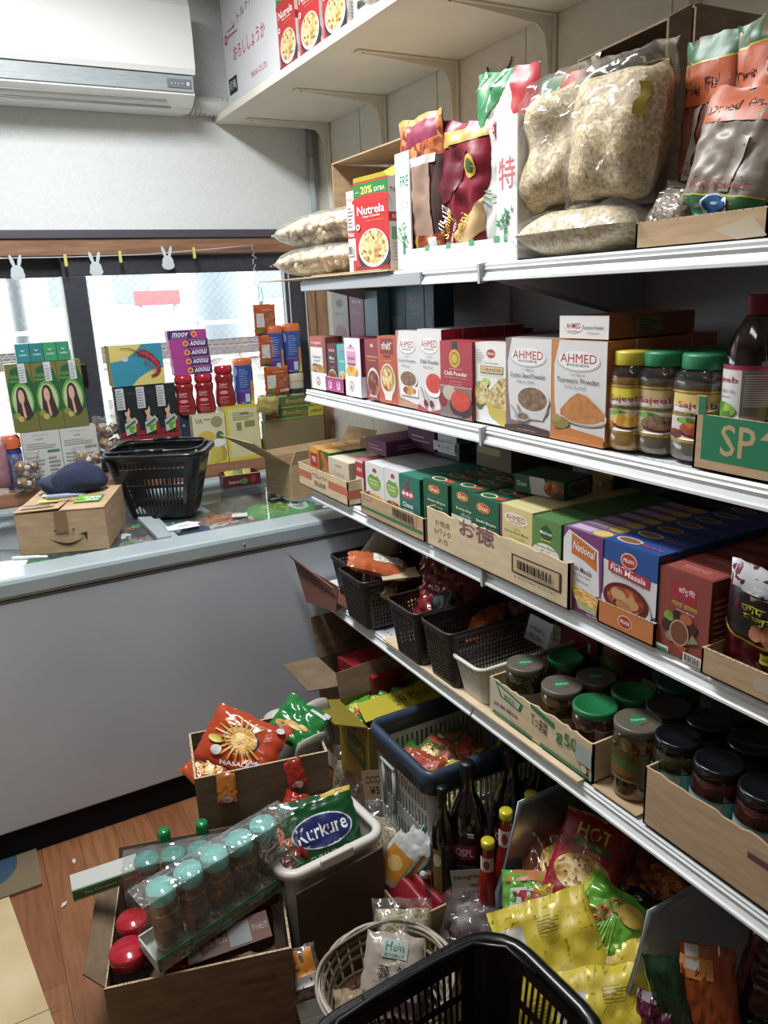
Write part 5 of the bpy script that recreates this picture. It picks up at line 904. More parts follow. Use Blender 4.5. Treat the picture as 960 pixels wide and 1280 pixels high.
solo(g, 'price_card', 'handwritten grey price card behind the right dark basket', 'card', (1.13, 1.385, z+.115))
# trays of pickle jars
tray('cardboard_tray', 'pale tray with green 50g print holding pickle jars', 'tray', (.972, 1.145, z-.002), -90, .335, .28, .09, 'cardboard_pale', jag=7,
 front=[('r', '#c8bca4', 0, .0, .22, 1), ('p', '#2c7a4c', [(.06, 1), (.36, .80), (.33, .55), (.12, .62)]), ('p', '#c8bca4', [(.09, .92), (.33, .77), (.31, .6), (.14, .66)]), ('t', '#2c7a4c', '野菜品', .22, .70, .12, .13), ('t', '#4a3a2c', '品質保持', .18, .36, .26, .11), ('p', '#2c7a4c', [(.44, 1), (.44, .9), (.66, .74), (.66, .88)]), ('t', '#2a221c', 'てっ安菜', .52, .60, .16, .34, -8, .008), ('t', '#2c7a4c', 'g', .71, .58, .06, .3, 0, .01), ('t', '#2c7a4c', '50g', .84, .62, .17, .44, 0, .01), ('r', '#a0a8a4', .86, .35, .99, .80), ('e', '#5a4030', .93, .24, .035, .12), ('e', '#c8b494', .93, .24, .028, .095), ('r', '#2c7a4c', .04, .06, .46, .15), ('r', '#2c7a4c', .54, .06, .98, .15)], side=[])
zt = z+.002
def mit(c='#5e574a'): return [('e', '#8a8068', .5, .5, .47, .47), ('e', c, .5, .5, .42, .42), ('e', '#1f7a50', .5, .5, .22, .16), ('p', '#1f7a50', [(.35, .55), (.65, .55), (.5, .72)]), ('t', '#c8d4c4', 'Mehran', .5, .51, .30, .09, -20, .008), ('r', '#a83a30', .36, .33, .64, .36)]
LB = [('r', '#8a8470', 0, 0, 1, 1), ('e', '#1f6a44', .4, .72, .2, .16), ('t', '#d8d0b8', 'Mango Pickle', .4, .45, .5, .12), ('e', 'f_mix', .4, .2, .25, .14)]
GO = '#5e574a'; GR = '#12703a'
for i, (x, y, r, h, lid, cont, lt, lb) in enumerate([
 (1.035, 1.262, .045, .125, GO, 'pickle_green', mit(), 'pickle jar with gold lid at the far end of the 50g tray'),
 (1.13, 1.235, .044, .125, GR, 'pickle_red', [], 'pickle jar with green lid second row, far end of the 50g tray'),
 (1.13, 1.135, .046, .118, '#544e42', 'pickle', mit('#544e42'), 'pickle jar with dull gold lid in the second row of the 50g tray'),
 (1.035, 1.14, .046, .125, GO, 'pickle', mit(), 'pickle jar with gold lid in the middle of the 50g tray front row'),
 (1.03, 1.035, .048, .13, GR, 'pickle_red', [], 'pickle jar with bright green lid at the near end of the 50g tray'),
 (1.13, 1.03, .046, .13, GR, 'pickle', [], 'pickle jar with dark green lid behind the bright green one')]):
    jar('pickle_jar', lb, 'jar', (x, y, zt), r, h, lid, cont, lidh=.013, neck=.9, lidtop=lt, band_ops=LB if i in (0, 3) else None, bz=(.1, .6), face=205, lidr=r*.96)
g = G(); g.slab([(.968, .975, z), (1.24, .975, z), (1.24, .862, z), (.97, .862, z)], -.0025, 'cardboard'); solo(g, 'cardboard_sheet', 'small brown board under the tall loose pickle jar', 'cardboard')
jar('pickle_jar', 'tall loose orange brown pickle jar with gold lid standing between two trays', 'jar', (1.025, .918, z+.003), .0455, .152, GO, 'pickle', lidh=.014, neck=.9, lidtop=mit(), band_ops=[('r', '#4a3c18', 0, 0, 1, 1), ('e', '#3a5a24', .4, .5, .25, .2), ('e', '#7a4a1c', .4, .3, .2, .15)], bz=(.3, .74), face=200, lidr=.045)
tray('cardboard_tray', 'plain tall brown tray holding black lidded jars at the right edge', 'tray', (.968, .635, z-.002), -90, .42, .30, .118, 'cardboard', jag=11, front=[('r', '#6a4048', .5, .62, .68, .72), ('r', '#6a4048', .72, .3, .78, 1), ('r', '#6a4048', .70, .55, 1, .66)])
LK = [('r', '#58989a', 0, 0, 1, 1), ('r', '#b0b0ac', .05, .45, .62, .95), ('t', '#c8ccc8', 'Pickle', .35, .8, .4, .16), ('e', '#c8a040', .6, .3, .18, .2)]
k = 0
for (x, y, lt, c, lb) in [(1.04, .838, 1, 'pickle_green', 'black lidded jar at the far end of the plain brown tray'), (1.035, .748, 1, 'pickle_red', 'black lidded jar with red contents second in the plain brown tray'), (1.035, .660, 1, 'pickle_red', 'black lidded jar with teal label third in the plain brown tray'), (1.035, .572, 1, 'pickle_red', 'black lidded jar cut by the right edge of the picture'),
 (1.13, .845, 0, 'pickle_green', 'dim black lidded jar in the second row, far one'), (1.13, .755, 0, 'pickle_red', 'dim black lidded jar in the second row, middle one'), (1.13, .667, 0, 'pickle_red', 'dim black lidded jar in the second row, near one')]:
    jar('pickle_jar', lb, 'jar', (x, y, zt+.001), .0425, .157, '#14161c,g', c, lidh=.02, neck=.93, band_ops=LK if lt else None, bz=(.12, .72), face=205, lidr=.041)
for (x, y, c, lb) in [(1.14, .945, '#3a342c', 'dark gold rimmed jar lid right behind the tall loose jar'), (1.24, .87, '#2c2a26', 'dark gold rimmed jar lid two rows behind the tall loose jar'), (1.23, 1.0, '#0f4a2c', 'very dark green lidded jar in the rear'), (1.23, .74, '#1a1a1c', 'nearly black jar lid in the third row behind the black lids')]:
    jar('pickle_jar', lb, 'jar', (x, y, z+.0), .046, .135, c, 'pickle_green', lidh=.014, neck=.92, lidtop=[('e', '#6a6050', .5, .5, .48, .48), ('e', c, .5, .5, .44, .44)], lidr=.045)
# red labelled tin jar and cartons at the rear
jar('pickle_jar', 'tall jar with red vegetable label behind the green lids', 'jar', (1.26, 1.17, z), .055, .21, '#5a2a1c', 'pickle', lidh=.012, neck=.95, band_ops=[('r', '#5a3018', 0, 0, 1, 1), ('e', '#a83a24', .5, .3, .3, .2), ('e', '#4a6a24', .3, .5, .2, .14), ('r', '#8a3a24', 0, .75, 1, .95)], bz=(.05, .95), face=210)
carton('pasta_box', 'blue and red box with small flag behind the white basket', 'box', 1.24, 1.31, z, .13, .06, .21, ('#20345a', '#2a406a'), [('r', '#8a2c28', 0, .38, 1, .7), ('r', '#24406a', 0, .7, 1, 1), ('r', '#2c7a4a', .7, .42, .76, .54), ('r', '#d8d8d8', .76, .42, .82, .54), ('r', '#b83030', .82, .42, .88, .54), ('e', '#c8ccd8', .3, .2, .14, .1)])
# ================================================================ on and in the freezer
z = .9015
# parcel with smile arrow
e = thing('parcel_box', 'taped brown parcel box with curved arrow print on the freezer', 'cardboard box', (.100, 2.585, z), (0, 0, -21))
W, D, H = .270, .32, .135
g = G(); g.box(0, W, 0, D, 0, H, 'cardboard', .002)
def fr(x, y, l): return (x, -l, y)
arc = [(.34+.40*i/12, .36-.13*math.sin(PI*i/12*.95)) for i in range(13)]; arc2 = [(.34+.40*i/12, .365-.20*math.sin(PI*i/12*.95)) for i in range(13)]
g.paint([('p', '#2c2420', [arc[i], arc2[i], arc2[i+1], arc[i+1]]) for i in range(12)]+[('p', '#2c2420', [(.68, .43), (.78, .47), (.77, .27), (.745, .40)]), ('t', '#5a4a3a', 'PLEASE REUSE', .53, .45, .2, .04), ('t', '#5a4a3a', '・ ・', .53, .55, .24, .05), ('r', '#8a6a4c', .44, .5, .58, 1)], fr, W, H)
g.build('box_body', e)
g = G(); g.slab([(.0, -.002, H+.006), (.135, -.002, H+.012), (.135, .16, H+.004), (.0, .16, H+.003)], .003, 'cardboard'); g.slab([(.137, -.001, H+.004), (W, -.001, H+.004), (W, .3, H+.003), (.137, .3, H+.003)], .003, 'cardboard'); g.slab([(0, .16, H+.0035), (.136, .16, H+.0035), (.136, .3, H+.0035), (0, .3, H+.0035)], .003, 'cardboard'); g.build('flap', e)
g = G(); g.paint([('r', '#d0d4d8', .15, .52, .62, .90)]+textlines('#8a8e98', .18, .6, .56, .88, 6)+[('r', '#c8b840', .18, .24, .42, .36), ('r', '#3c9a4c', .6, .22, .90, .5), ('p', '#7ab83c', [(.6, .22), (.75, .22), (.85, .5), (.6, .5)]), ('t', '#e0ead8', '■■■', .78, .4, .2, .06), ('t', '#e0ead8', '■■', .80, .3, .14, .05)]+barcode(.05, .06, .42, .14, 18, '#a88c68'), lambda x, y, l: (x, y, H+.0125+l-.006*(x > .135)*1 if x < .135 else H+.0055+l), W, D, step=.0); g.build('stickers', e)
# knitted hat and pen-like thermometer on it
e = thing('knit_hat', 'navy knitted hat lying on the parcel box', 'hat', (.315, 2.76, z+H+.012), (0, 0, -12))
g = G(); vs = []; n = 36
for j in range(15):
    for i in range(n):
        a = 2*PI*i/n; v = j/14; th = PI*v; d = Vector((math.sin(th)*math.cos(a), math.sin(th)*math.sin(a), math.cos(th)))
        x = d.x*.10; y = d.y*.07; zz = max(-.028, d.z*.062+.012*math.sin((x+.03)*26))+.004
        k = 1+.10*noise.noise(d*2.2+Vector((4, 0, 0))); rib = 1+.008*(i % 2)
        vs.append((x*k*rib, y*k*rib, (zz+.026)*k*.9))
g.add(vs, [(j*n+i, (j+1)*n+i, (j+1)*n+(i+1) % n, j*n+(i+1) % n) for j in range(14) for i in range(n)], 'knit', True); g.build('crown', e)
g = G(); g.blob((-.08, -.005, .03), (.036, .045, .026), '#39425a,m', 3, .3, 8); g.build('lining', e)
g = G(); g.lathe([(.001, 0), (.006, .004), (.008, .02), (.008, .07), (.005, .085), (.003, .11), (.001, .125)], '#8a9cbc', 12); o = solo(g, 'thermometer', 'small blue grey pen shaped gadget lying before the hat', 'gadget', (.205, 2.66, z+H+.022), (0, 88, -24))
# black shopping basket standing on the freezer
def shop_basket(label, loc, rz, W=.34, D=.26, H=.215, glyph=True):
    rows = [(.08, .28), (.32, .50), (.54, .64), (.80, .89)]
    e = wovenbin('shopping_basket', label, 'basket', loc, rz, W, D, H, 'black_plastic', taper=.34, rad=.05, pitch=.0165, slot=.62, rows=rows, rimw=.014, rimh=.012)
    k = .97
    for s in (-1, 1):
        g = G(); pts = [(-W/2*.93, s*.006, H+.008), (-W/2*.90, s*D*.30, H+.012), (-W/2*.80, s*D*.44, H+.014), (0, s*D*.47, H+.016), (W/2*.80, s*D*.44, H+.014), (W/2*.90, s*D*.30, H+.012), (W/2*.93, s*.006, H+.008)]
        g.tube(pts, .0045, 'black_plastic', 8); g.tube([(-W*.14, s*D*.47, H+.016), (W*.14, s*D*.47, H+.016)], .008, 'black_plastic', 10); g.build('handle', e)
    if glyph:
        g = G(); q = -D/2*.925
        def P(x, y, l): v = y/H; kk = 1-.34*(1-v); return (-W/2*kk-l-.002, D*.30*kk-x*kk, y)
        g.paint([('t', '#8a8e98', '▲▲', .5, .80, .3, .05), ('t', '#8a8e98', 'ひなた', .5, .68, .5, .07), ('t', '#8a8e98', 'Supplement', .5, .61, .7, .03)], P, D*.5, H); g.build('lettering', e)
    return e
shop_basket('black plastic shopping basket standing on the freezer glass', (.618, 2.83, z), -28, .345, .26, .235)
# cardboard box with open flaps on the right of the freezer
openbox('cardboard_box', 'brown box with spread flaps standing on the freezer beside the shelving', (1.24, 2.70, z), 8, .36, .20, .135, 'cardboard', flaps=[('l', .20, 34, -.03), ('r', .09, 55, .0), ('f', .05, 80, .02), ('b', .03, 75, .01)])
# low display tray with sachets
tray('display_tray', 'low red brown tray with yellow sachets in front of the window ledge', 'tray', (.985, 3.03, z), -6, .155, .09, .05, '#5a1a1e', side=None, ins='#c8c4bc', front=[('t', '#c8b0a0', 'Kashmiri', .3, .4, .3, .25), ('e', '#3a7a3a', .55, .4, .1, .25), ('e', '#8a2a30', .8, .5, .08, .3)])
for i, (dx, c, lb) in enumerate([(-.04, '#b8a83a', 'yellow sachet at the left in the low red brown tray'), (0, '#5a7a3a', 'green sachet in the low red brown tray'), (.035, '#b09a48', 'mustard sachet at the right in the low red brown tray')]):
    pouch('sachet', lb, 'sachet', (.99+dx, 3.07, z+.008), (-40, 0, -6), .04, .06, .008, c, [('r', '#d0ccc0', .2, .3, .8, .5)], seed=60+i)
# small things lying on the glass
g = G(); g.paint([('p', '#dcdee0', [(0, .2), (.5, .05), (.85, .0), (.8, .35), (1, .45), (.75, .95), (.1, .8)]), ('r', '#4a4c54', .35, .45, .65, .5)], lambda x, y, l: (x, y, l), .13, .09); g.slab([(0.005, .02, .0003), (.10, .005, .0003), (.12, .04, .0003), (.09, .085, .0003), (.01, .07, .0003)], .0002, '#dcdee0')
solo(g, 'paper_slip', 'white paper slip beside the foot of the black basket', 'paper', (.56, 2.545, z+.0005), (0, 0, 8))
g = G(); g.lathe([(.001, 0), (.0055, .003), (.006, .02), (.006, .085), (.0045, .09), (.0045, .11), (.001, .112)], '#d8dadc', 12); g.box(.005, .008, -.002, .002, .06, .105, '#c8cacc'); solo(g, 'marker_pen', 'white marker pen lying on the left glass lid', 'pen', (.072, 2.555, z+.007), (90, 0, 62))
g = G(); g.slab([(0, 0, .001), (.16, -.05, .001), (.18, .03, .001), (.02, .06, .001)], .0006, '#d8dadc'); solo(g, 'paper_sheet', 'white paper sheet at the left end of the freezer glass', 'paper', (-.06, 2.515, z))
def sticker(label, x, y, w_, h_, rz, ops=()):
    g = G(); g.slab([(0, 0, .0008), (w_, 0, .0008), (w_, h_, .0008), (0, h_, .0008)], .0006, '#c4c8c8'); g.paint(list(ops), lambda a, b, l: (a, b, .0008+l), w_, h_); solo(g, 'price_sticker', label, 'sticker', (x, y, z-.008), (0, 0, rz))
sticker('small white price sticker on the right glass lid near the front', .80, 2.62, .055, .05, -20); sticker('small white sticker right of the green frozen pack', 1.12, 2.53, .05, .028, -20)
sticker('white strip sticker on the glass above the green frozen pack', 1.01, 2.76, .06, .022, 10)
# blue lidded tub under the glass
e = thing('frozen_tub', 'frozen tub with blue lid under the right glass lid', 'tub', (.655, 2.585, .73)); g = G(); g.lathe([(.038, 0), (.046, .06), (.05, .13)], '#b4b8bc', 28); g.paint([('e', '#1e3a80', .5, .5, .4, .45), ('e', '#c8d0e0', .5, .5, .2, .12)], lambda x, y, l: (-.048*math.cos(x/.05-.9)-.0, -.048*math.sin(x/.05-.9)-.002-l, .05+y), .09, .06, step=.008); g.build('tub_body', e)
g = G(); g.lathe([(.052, .128), (.053, .15), (.049, .154), (.0005, .152)], '#1e3678', 32); g.build('lid', e)
FZ = [
 ('green frozen vegetable pack with white oval under the right glass lid', .97, 2.66, .27, .19, -24, '#2f8a3c', [('r', '#3a9a44', 0, 0, 1, 1), ('p', '#8a9a60', [(.2, .15), (.62, .1), (.66, .85), (.25, .8)]), ('p', 'f_green', [(.23, .2), (.59, .15), (.62, .8), (.28, .75)]), ('e', '#c0ccc0', .76, .55, .15, .3), ('t', '#1c2420', '枝豆', .76, .60, .16, .2, 0, .01), ('t', '#1c2420', '500g', .76, .42, .14, .12)]),
 ('bright green frozen pack under the left glass lid below the parcel box', .26, 2.51, .22, .13, -15, '#4a9a3c', [('p', '#7ac04c', [(.1, .1), (.8, .2), (.9, .8), (.2, .9)]), ('t', '#d8e8d0', '枝豆', .5, .5, .3, .3)]),
 ('dark green frozen pack under the left glass lid', .14, 2.53, .16, .12, 5, '#2a6a3a', [('e', '#3c8a4a', .5, .5, .35, .3)]),
 ('pinkish frozen meat pack beside the blue lidded tub', .80, 2.64, .22, .18, 10, '#8a6a68', [('e', 'f_curry', .5, .5, .3, .3), ('r', '#b8b4b4', .1, .1, .9, .2)]),
 ('grey green frozen fish pack under the black basket', .62, 2.78, .24, .18, -10, '#5a6a64', [('r', '#7a8a84', .1, .2, .9, .6)]),
 ('orange and black frozen pack right of the parcel box', .44, 2.68, .2, .13, -30, '#3a3a38', [('p', '#b8482c', [(0, .5), (.9, .75), (.9, .9), (0, .7)]), ('r', '#c8ccd0', .2, .1, .5, .3)]),
 ('green bottle shaped frozen pack by the lid divider', .50, 2.74, .16, .08, -60, '#1f8a48', [('r', '#a8d0b0', .3, .3, .6, .7)]),
 ('red and white frozen pack at the front left of the lid divider', .47, 2.545, .18, .09, -12, '#8a8480', [('r', '#a83038', .35, .5, .85, .75), ('r', '#3a7a40', .1, .2, .3, .5)]),
 ('silver frozen pack at the far left', -.02, 2.62, .22, .18, 20, '#8a9490', [('e', '#a8b4b0', .5, .5, .3, .3)]),
 ('dark frozen pack at the back of the right lid', .95, 2.85, .3, .2, 5, '#4a4a46', [('r', '#6a6458', .1, .2, .8, .7)]),
 ('teal and white striped frozen pack behind the tub', .60, 2.66, .14, .10, 0, '#2c6a5c', [('r', '#a8b4b4', .2, 0, .35, 1), ('r', '#a8b4b4', .55, 0, .7, 1)])]
for i, (lb, x, y, w_, h_, rz, c, ops) in enumerate(FZ):
    pouch('frozen_pack', lb, 'frozen food', (x, y-h_/2+.03, .864), (-90, 0, 0), w_, h_, .04, c, ops, seed=70+i, crinkle=.4).rotation_euler = (R(-90), 0, R(rz))
g = G(); g.blob((.6, 2.8, .77), (.75, .36, .045), '#8c9294', 5, .25, 20, 5); g.blob((-.2, 2.8, .77), (.5, .36, .04), '#9aa0a2', 6, .25, 20, 5)
o = solo(g, 'frozen_goods', 'frosty grey layer of frozen goods deep under the glass lids', 'frozen food'); o['kind'] = 'stuff'
# ================================================================ goods stacked on the window ledge
z = .9558; Yw = 3.335
def back_c(label, x0, x1, z0, h, body, ops, d=.05, name='carton', cat='carton', y=Yw, side=None, rz=0, **kw): return carton(name, label, cat, (x0+x1)/2, y, z0, x1-x0, d, h, body, ops, rz=rz, side=side, **kw)
doc = lambda: [('r', '#b8bab4', 0, 0, 1, 1), ('t', '#5a5c5c', 'H・P・S・N・T・D', .5, .93, .42, .035), ('t', '#6a6c6c', 'সেমাই', .45, .86, .2, .04), ('r', '#2f7a50', .62, .60, .95, .65)]+textlines('#8c8e8c', .08, .92, .68, .80, 3)+textlines('#8c8e8c', .08, .55, .12, .58, 7)+textlines('#8c8e8c', .62, .95, .12, .55, 6)
back_c('off white carton back with small print, left one of the pair on the ledge', .205, .345, z, .222, '#a8aaa6', doc(), d=.07)
back_c('off white carton back with small print, right one of the pair on the ledge', .347, .487, z, .222, '#a8aaa6', doc(), d=.07)
def hair(c0, ell, dress, gfo=True):
    if gfo: return [('r', '#6a6a34', 0, 0, 1, 1), ('p', '#1c5a34', [(.02, .3), (.02, .7), (.2, .92), (.5, .96), (.85, .9), (1, .7), (1, .28), (.5, .22)]), ('t', '#7a9a4a', 'Vatika', .32, .82, .42, .06), ('t', '#8aa85a', 'HENNA', .3, .75, .4, .03), ('e', '#5a9a34', .5, .46, .44, .27), ('e', '#a8b88a', .5, .45, .38, .235), ('e', '#3a2c2c', .48, .50, .22, .17), ('p', '#3a2c2c', [(.26, .48), (.70, .5), (.84, .24), (.62, .17), (.2, .26)]), ('e', '#c89a80', .46, .52, .12, .105), ('p', '#c89a80', [(.42, .45), (.5, .45), (.56, .22), (.46, .2)]), ('e', '#7a8a3a', .2, .25, .13, .05), ('e', '#b89a5a', .32, .2, .12, .045), ('p', '#4a9a3a', [(.35, .25), (.75, .15), (.5, .22)]), ('r', '#c0c4c4', .50, .72, .78, 1)]+textlines('#8a8e90', .53, .76, .74, .96, 6)
    return [('r', '#1e2628', 0, 0, 1, 1), ('t', '#4a5456', 'Ayur', .75, .86, .3, .06), ('e', '#0e1012', .42, .5, .2, .17), ('e', '#c49a84', .48, .50, .13, .11), ('e', '#0e1012', .40, .58, .15, .08), ('p', '#c49a84', [(.44, .42), (.54, .42), (.7, .34), (.35, .30)]), ('p', '#a8b0ac', [(.28, .26), (.8, .38), (.95, .30), (.8, .08), (.3, .02)]), ('p', '#3a6a44', [(.3, .20), (.8, .33), (.85, .28), (.35, .15)]), ('e', 'f_green', .65, .14, .2, .08), ('r', '#8a1c2c', 0, 0, .25, .1), ('r', '#8a1c2c', .82, 0, 1, .25), ('r', '#b4b8ba', .02, .55, .42, .98)]+textlines('#7a7e80', .05, .39, .58, .95, 7)
for i in range(3):
    back_c(['green hair colour box with woman portrait, leftmost of three', 'green hair colour box with woman portrait, middle of three', 'green hair colour box with woman portrait, rightmost of three'][i], .188+.0925*i, .279+.0925*i, z+.224, .265, ('#8a9a44', '#6a6a34'), hair(0, 0, 0), d=.055, name='hair_colour_box', cat='box', side=[('r', '#9aa850', 0, 0, 1, 1)])
for i in range(4):
    c = ['#2a7f86', '#267a78', '#2f9058', '#2c8a60'][i]
    back_c(['teal small box, leftmost of the four on top of the hair colour boxes', 'teal small box, second of the four on top of the hair colour boxes', 'green small box, third of the four on top of the hair colour boxes', 'green small box, rightmost of the four on top of the hair colour boxes'][i], .237+.049*i, .285+.049*i, z+.490, .072, c, [('p', '#c8e0dc', [(.3, .68), (.5, .58), (.7, .7), (.5, .64)]), ('t', '#c8e0dc', 'vatika', .5, .42, .6, .12)], name='soap_box', cat='box')
# cloudy heap at the far left: clear bags and an orange capped bottle
e = thing('drink_bottle', 'blue and orange bottle behind the left bag of nut cakes', 'bottle', (.165, 3.37, z)); g = G(); g.lathe([(.033, 0), (.036, .006), (.036, .15), (.03, .17)], '#22347a', 24); g.build('bottle_body', e); g = G(); g.lathe([(.037, .165), (.037, .20), (.03, .215), (.0005, .216)], '#c85a2a', 24); g.build('cap', e)
filmbag('sweets_bag', 'cloudy clear bag with pink sweets at the left edge on the ledge', 'bag', (.085, 3.335, z), (0, 0, 0), .13, .22, .07, '#a86a78,m', 'sweets', seed=81, crinkle=.5)
def nutbag(label, x, y, z0, n, rot=0, sc=1.0, stp=.062):
    e = thing('walnut_bag', label, 'bag', (x, y, z0), (0, 0, rot)); r_ = random.Random(int(x*1000))
    for k in range(n):
        g = G(); zz = .034+k*stp
        for (dx, dz, mt) in ((-.02, .006, 'nuts'), (.022, 0, 'nuts'), (0, -.014, 'nuts')): g.blob((dx*sc, r_.uniform(-.01, .01), zz+dz), (.024*sc, .022, .023), mt, k*3+r_.random()*9, .3, 8, 2.5)
        g.blob((.0, -.022, zz+.004), (.012, .006, .010), '#d0ccc8', k, .2, 6); g.box(.024, .044, -.016, -.012, zz-.02, zz+.02, '#2e2e30')
        g.build('walnuts', e)
    g = G(); pouch_mesh(g, .115*sc, stp*n+.03, .085, 'clear_film', [], int(x*100), crinkle=.4); g.build('plastic_film', e)
    return e
nutbag('clear bag of brown nuts with dark band, left of the parcel box', .20, 3.225+.05, z, 2)
nutbag('clear bag of brown nuts standing before the right off white carton', .43, 3.275, z, 2, 5)
nutbag('clear bag of brown nuts beside the black basket, upper part near the window latch', .535, 3.35, z+.10, 2, -5, 1.0)
nutbag('clear bag of brown nuts at the foot of the window post', .555, 3.28, z, 2, 8)
# prawn box and black hair colour boxes
back_c('dark red carton under the black hair colour boxes', .583, .828, z, .155, '#4a1418', [('r', '#8a2024', .0, .7, 1, 1)])
for i in range(3):
    back_c(['black hair colour box with woman in white collar, leftmost of three', 'black hair colour box with woman in white collar, middle of three', 'black hair colour box with woman in white collar, rightmost of three'][i], .580+.083*i, .662+.083*i, z+.157, .206, ('#24403a', '#1e2628'), hair(0, 0, 0, False), d=.055, name='hair_colour_box', cat='box')
pr = [('r', '#2a86a0', 0, 0, 1, 1), ('p', '#c8b860', [(0, 1), (0, .60), (.25, .64), (.45, .78), (.62, 1)]), ('p', '#c8b860', [(.36, 0), (.5, .18), (.75, .35), (1, .4), (1, .02), (1, 0)]), ('e', '#b8b4c0', .28, .66, .06, .06)]
body = [(.60, .78, .085), (.66, .76, .085), (.72, .72, .085), (.78, .66, .08), (.83, .59, .075), (.88, .51, .07), (.90, .42, .062), (.89, .34, .055), (.86, .27, .045), (.81, .23, .038), (.76, .21, .03)]
for i, (u, v, r_) in enumerate(body): pr += [('e', '#7a1820' if i % 2 else '#962430', u, v, r_*.75, r_*1.2), ('e', '#b03a40', u-.01, v+.02, r_*.45, r_*.6)]
for i in range(6): pr.append(('p', '#962430', [(.66+.04*i, .62-.05*i), (.68+.04*i, .62-.05*i), (.60+.03*i, .46-.04*i)]))
pr += [('p', '#7a2c30', [(.58, .8), (.40, .92), (.2, .94), (.2, .925), (.4, .9), (.57, .77)]), ('p', '#7a2c30', [(.58, .76), (.42, .80), (.3, .7), (.42, .785), (.57, .74)])]
back_c('turquoise and yellow frozen prawn box with red prawn picture', .578, .790, z+.366, .165, ('#b8a850', '#2a86a0'), pr, d=.09, name='prawn_box', cat='box', rz=0, y=Yw-.005)
# red bottles and pink boxes
def lotion(label, x, z0, body='#8c1c20', cap='#b01e2c', H=.168, r=.041, ops=None, y=3.36, slim=1):
    e = thing('sauce_bottle', label, 'bottle', (x, y, z0)); g = G(); vs = [(r*.9, 0), (r, .006), (r*1.05, H*.12), (r, H*.35), (r*.86, H*.52), (r*.96, H*.66), (r*1.0, H*.72), (r*.86, H*.79), (r*.7, H*.80)]
    g.lathe(vs, body+',g', 28, sq=.15); g.build('bottle_body', e)
    g = G(); g.lathe([(r*.78, H*.79), (r*.92, H*.81), (r*.95, H*.88), (r*.93, H*.97), (r*.8, H), (.0005, H)], cap+',g', 28); g.build('cap', e)
    def P(x_, y_, l): a = R(250)-.8+x_/r; rr = r*(1.0 if y_ < H*.3 else .98)*1.06+l; return (rr*math.cos(a), rr*math.sin(a), y_+H*.06)
    g = G(); g.paint([('t', '#d8b0b0', 'Dabur', .5, .82, .55, .12, 8), ('t', '#d8b8b8', 'HONEY', .5, .70, .6, .05), ('e', '#c87878', .5, .5, .28, .07), ('t', '#d8b0b0', '_____', .5, .3, .6, .02)]+textlines('#b86060', .15, .85, .05, .25, 3), P, r*1.5, H*.6, step=.008); g.build('label', e)
    return e
back_c('dark carton behind the yellow tea box under the red bottles', .835, .99, z, .218, ('#28304a', '#3a4050'), [('e', '#8a909c', .1, .8, .03, .03)], y=3.345, d=.08)
back_c('pale yellow tea carton with pineapple, behind the black basket', .872, 1.015, z, .22, '#b8b08a', [('r', '#c4c0a0', 0, 0, 1, 1), ('r', '#c8b828', 0, 0, 1, .06), ('t', '#4a5a4a', 'VA', .2, .88, .22, .10, 0, .01), ('t', '#6a6a5a', '~~~', .45, .9, .2, .04), ('e', '#8a8a5c', .74, .84, .18, .11), ('e', '#c8a838', .38, .52, .28, .16), ('e', '#4a6a3a', .8, .55, .12, .1), ('e', '#d8d8d0', .75, .42, .2, .08), ('e', '#a89030', .85, .2, .12, .14), ('p', '#c0b040', [(.35, .0), (.55, .0), (.7, .3), (.5, .34)]), ('p', '#b8a83c', [(.6, .02), (.8, .05), (.85, .3), (.72, .32)])], y=3.285, d=.05, name='tea_box', cat='box')
back_c('white carton with yellow frame behind the open cardboard box flap', 1.02, 1.175, z, .24, '#b8a828', [('r', '#c8b828', 0, 0, 1, 1), ('r', '#c4c08c', .08, .06, .97, .96), ('r', '#8a7a50', .3, .55, .45, .7), ('r', '#8a7a50', .55, .60, .85, .72), ('r', '#5a6a44', .45, .84, .7, .87)]+textlines('#8a9068', .2, .9, .74, .9, 4), y=3.29, d=.06, name='tea_box', cat='box')
back_c('yellow carton base behind the framed one', 1.02, 1.17, z, .235, '#a8982c', [], y=3.352, d=.06)
lotion('red bottle with red cap, leftmost under the pink ointment boxes', .872, z+.2195); lotion('red bottle with red cap, second under the pink ointment boxes', .960, z+.2195, r=.042); lotion('red bottle with red cap, rightmost and standing higher', 1.052, z+.2375, H=.18, r=.042)
for i in range(5):
    up = i == 4
    back_c(['magenta ointment box with upside down lettering, bottom of five', 'magenta ointment box with upside down lettering, second from bottom', 'magenta ointment box with upside down lettering, middle of five', 'magenta ointment box with upside down lettering, second from top', 'magenta ointment box with upright lettering, topmost of five'][i], .835-.003*i, 1.0-.003*i, z+.389+.0375*i, .037, '#a03888',
     [('r', '#a83a8c', 0, 0, 1, 1), ('p', '#4a2a68', [(.38, .05), (1, .05), (1, .95), (.45, .95)] if not up else [(0, .05), (.62, .05), (.55, .95), (0, .95)]), ('e', '#d8a850', .42 if not up else .68, .5, .075, .33), ('e', '#c83a3a', .42 if not up else .68, .5, .045, .2), ('t', '#e4e0ec', 'moov', .73 if not up else .32, .5, .42, .5, 0 if up else 180, .012, .3), ('r', '#d8c8e0', .5 if not up else .08, .14 if up else .84, .95 if not up else .5, .17 if up else .87)], name='ointment_box', cat='box', y=3.34, d=.045)
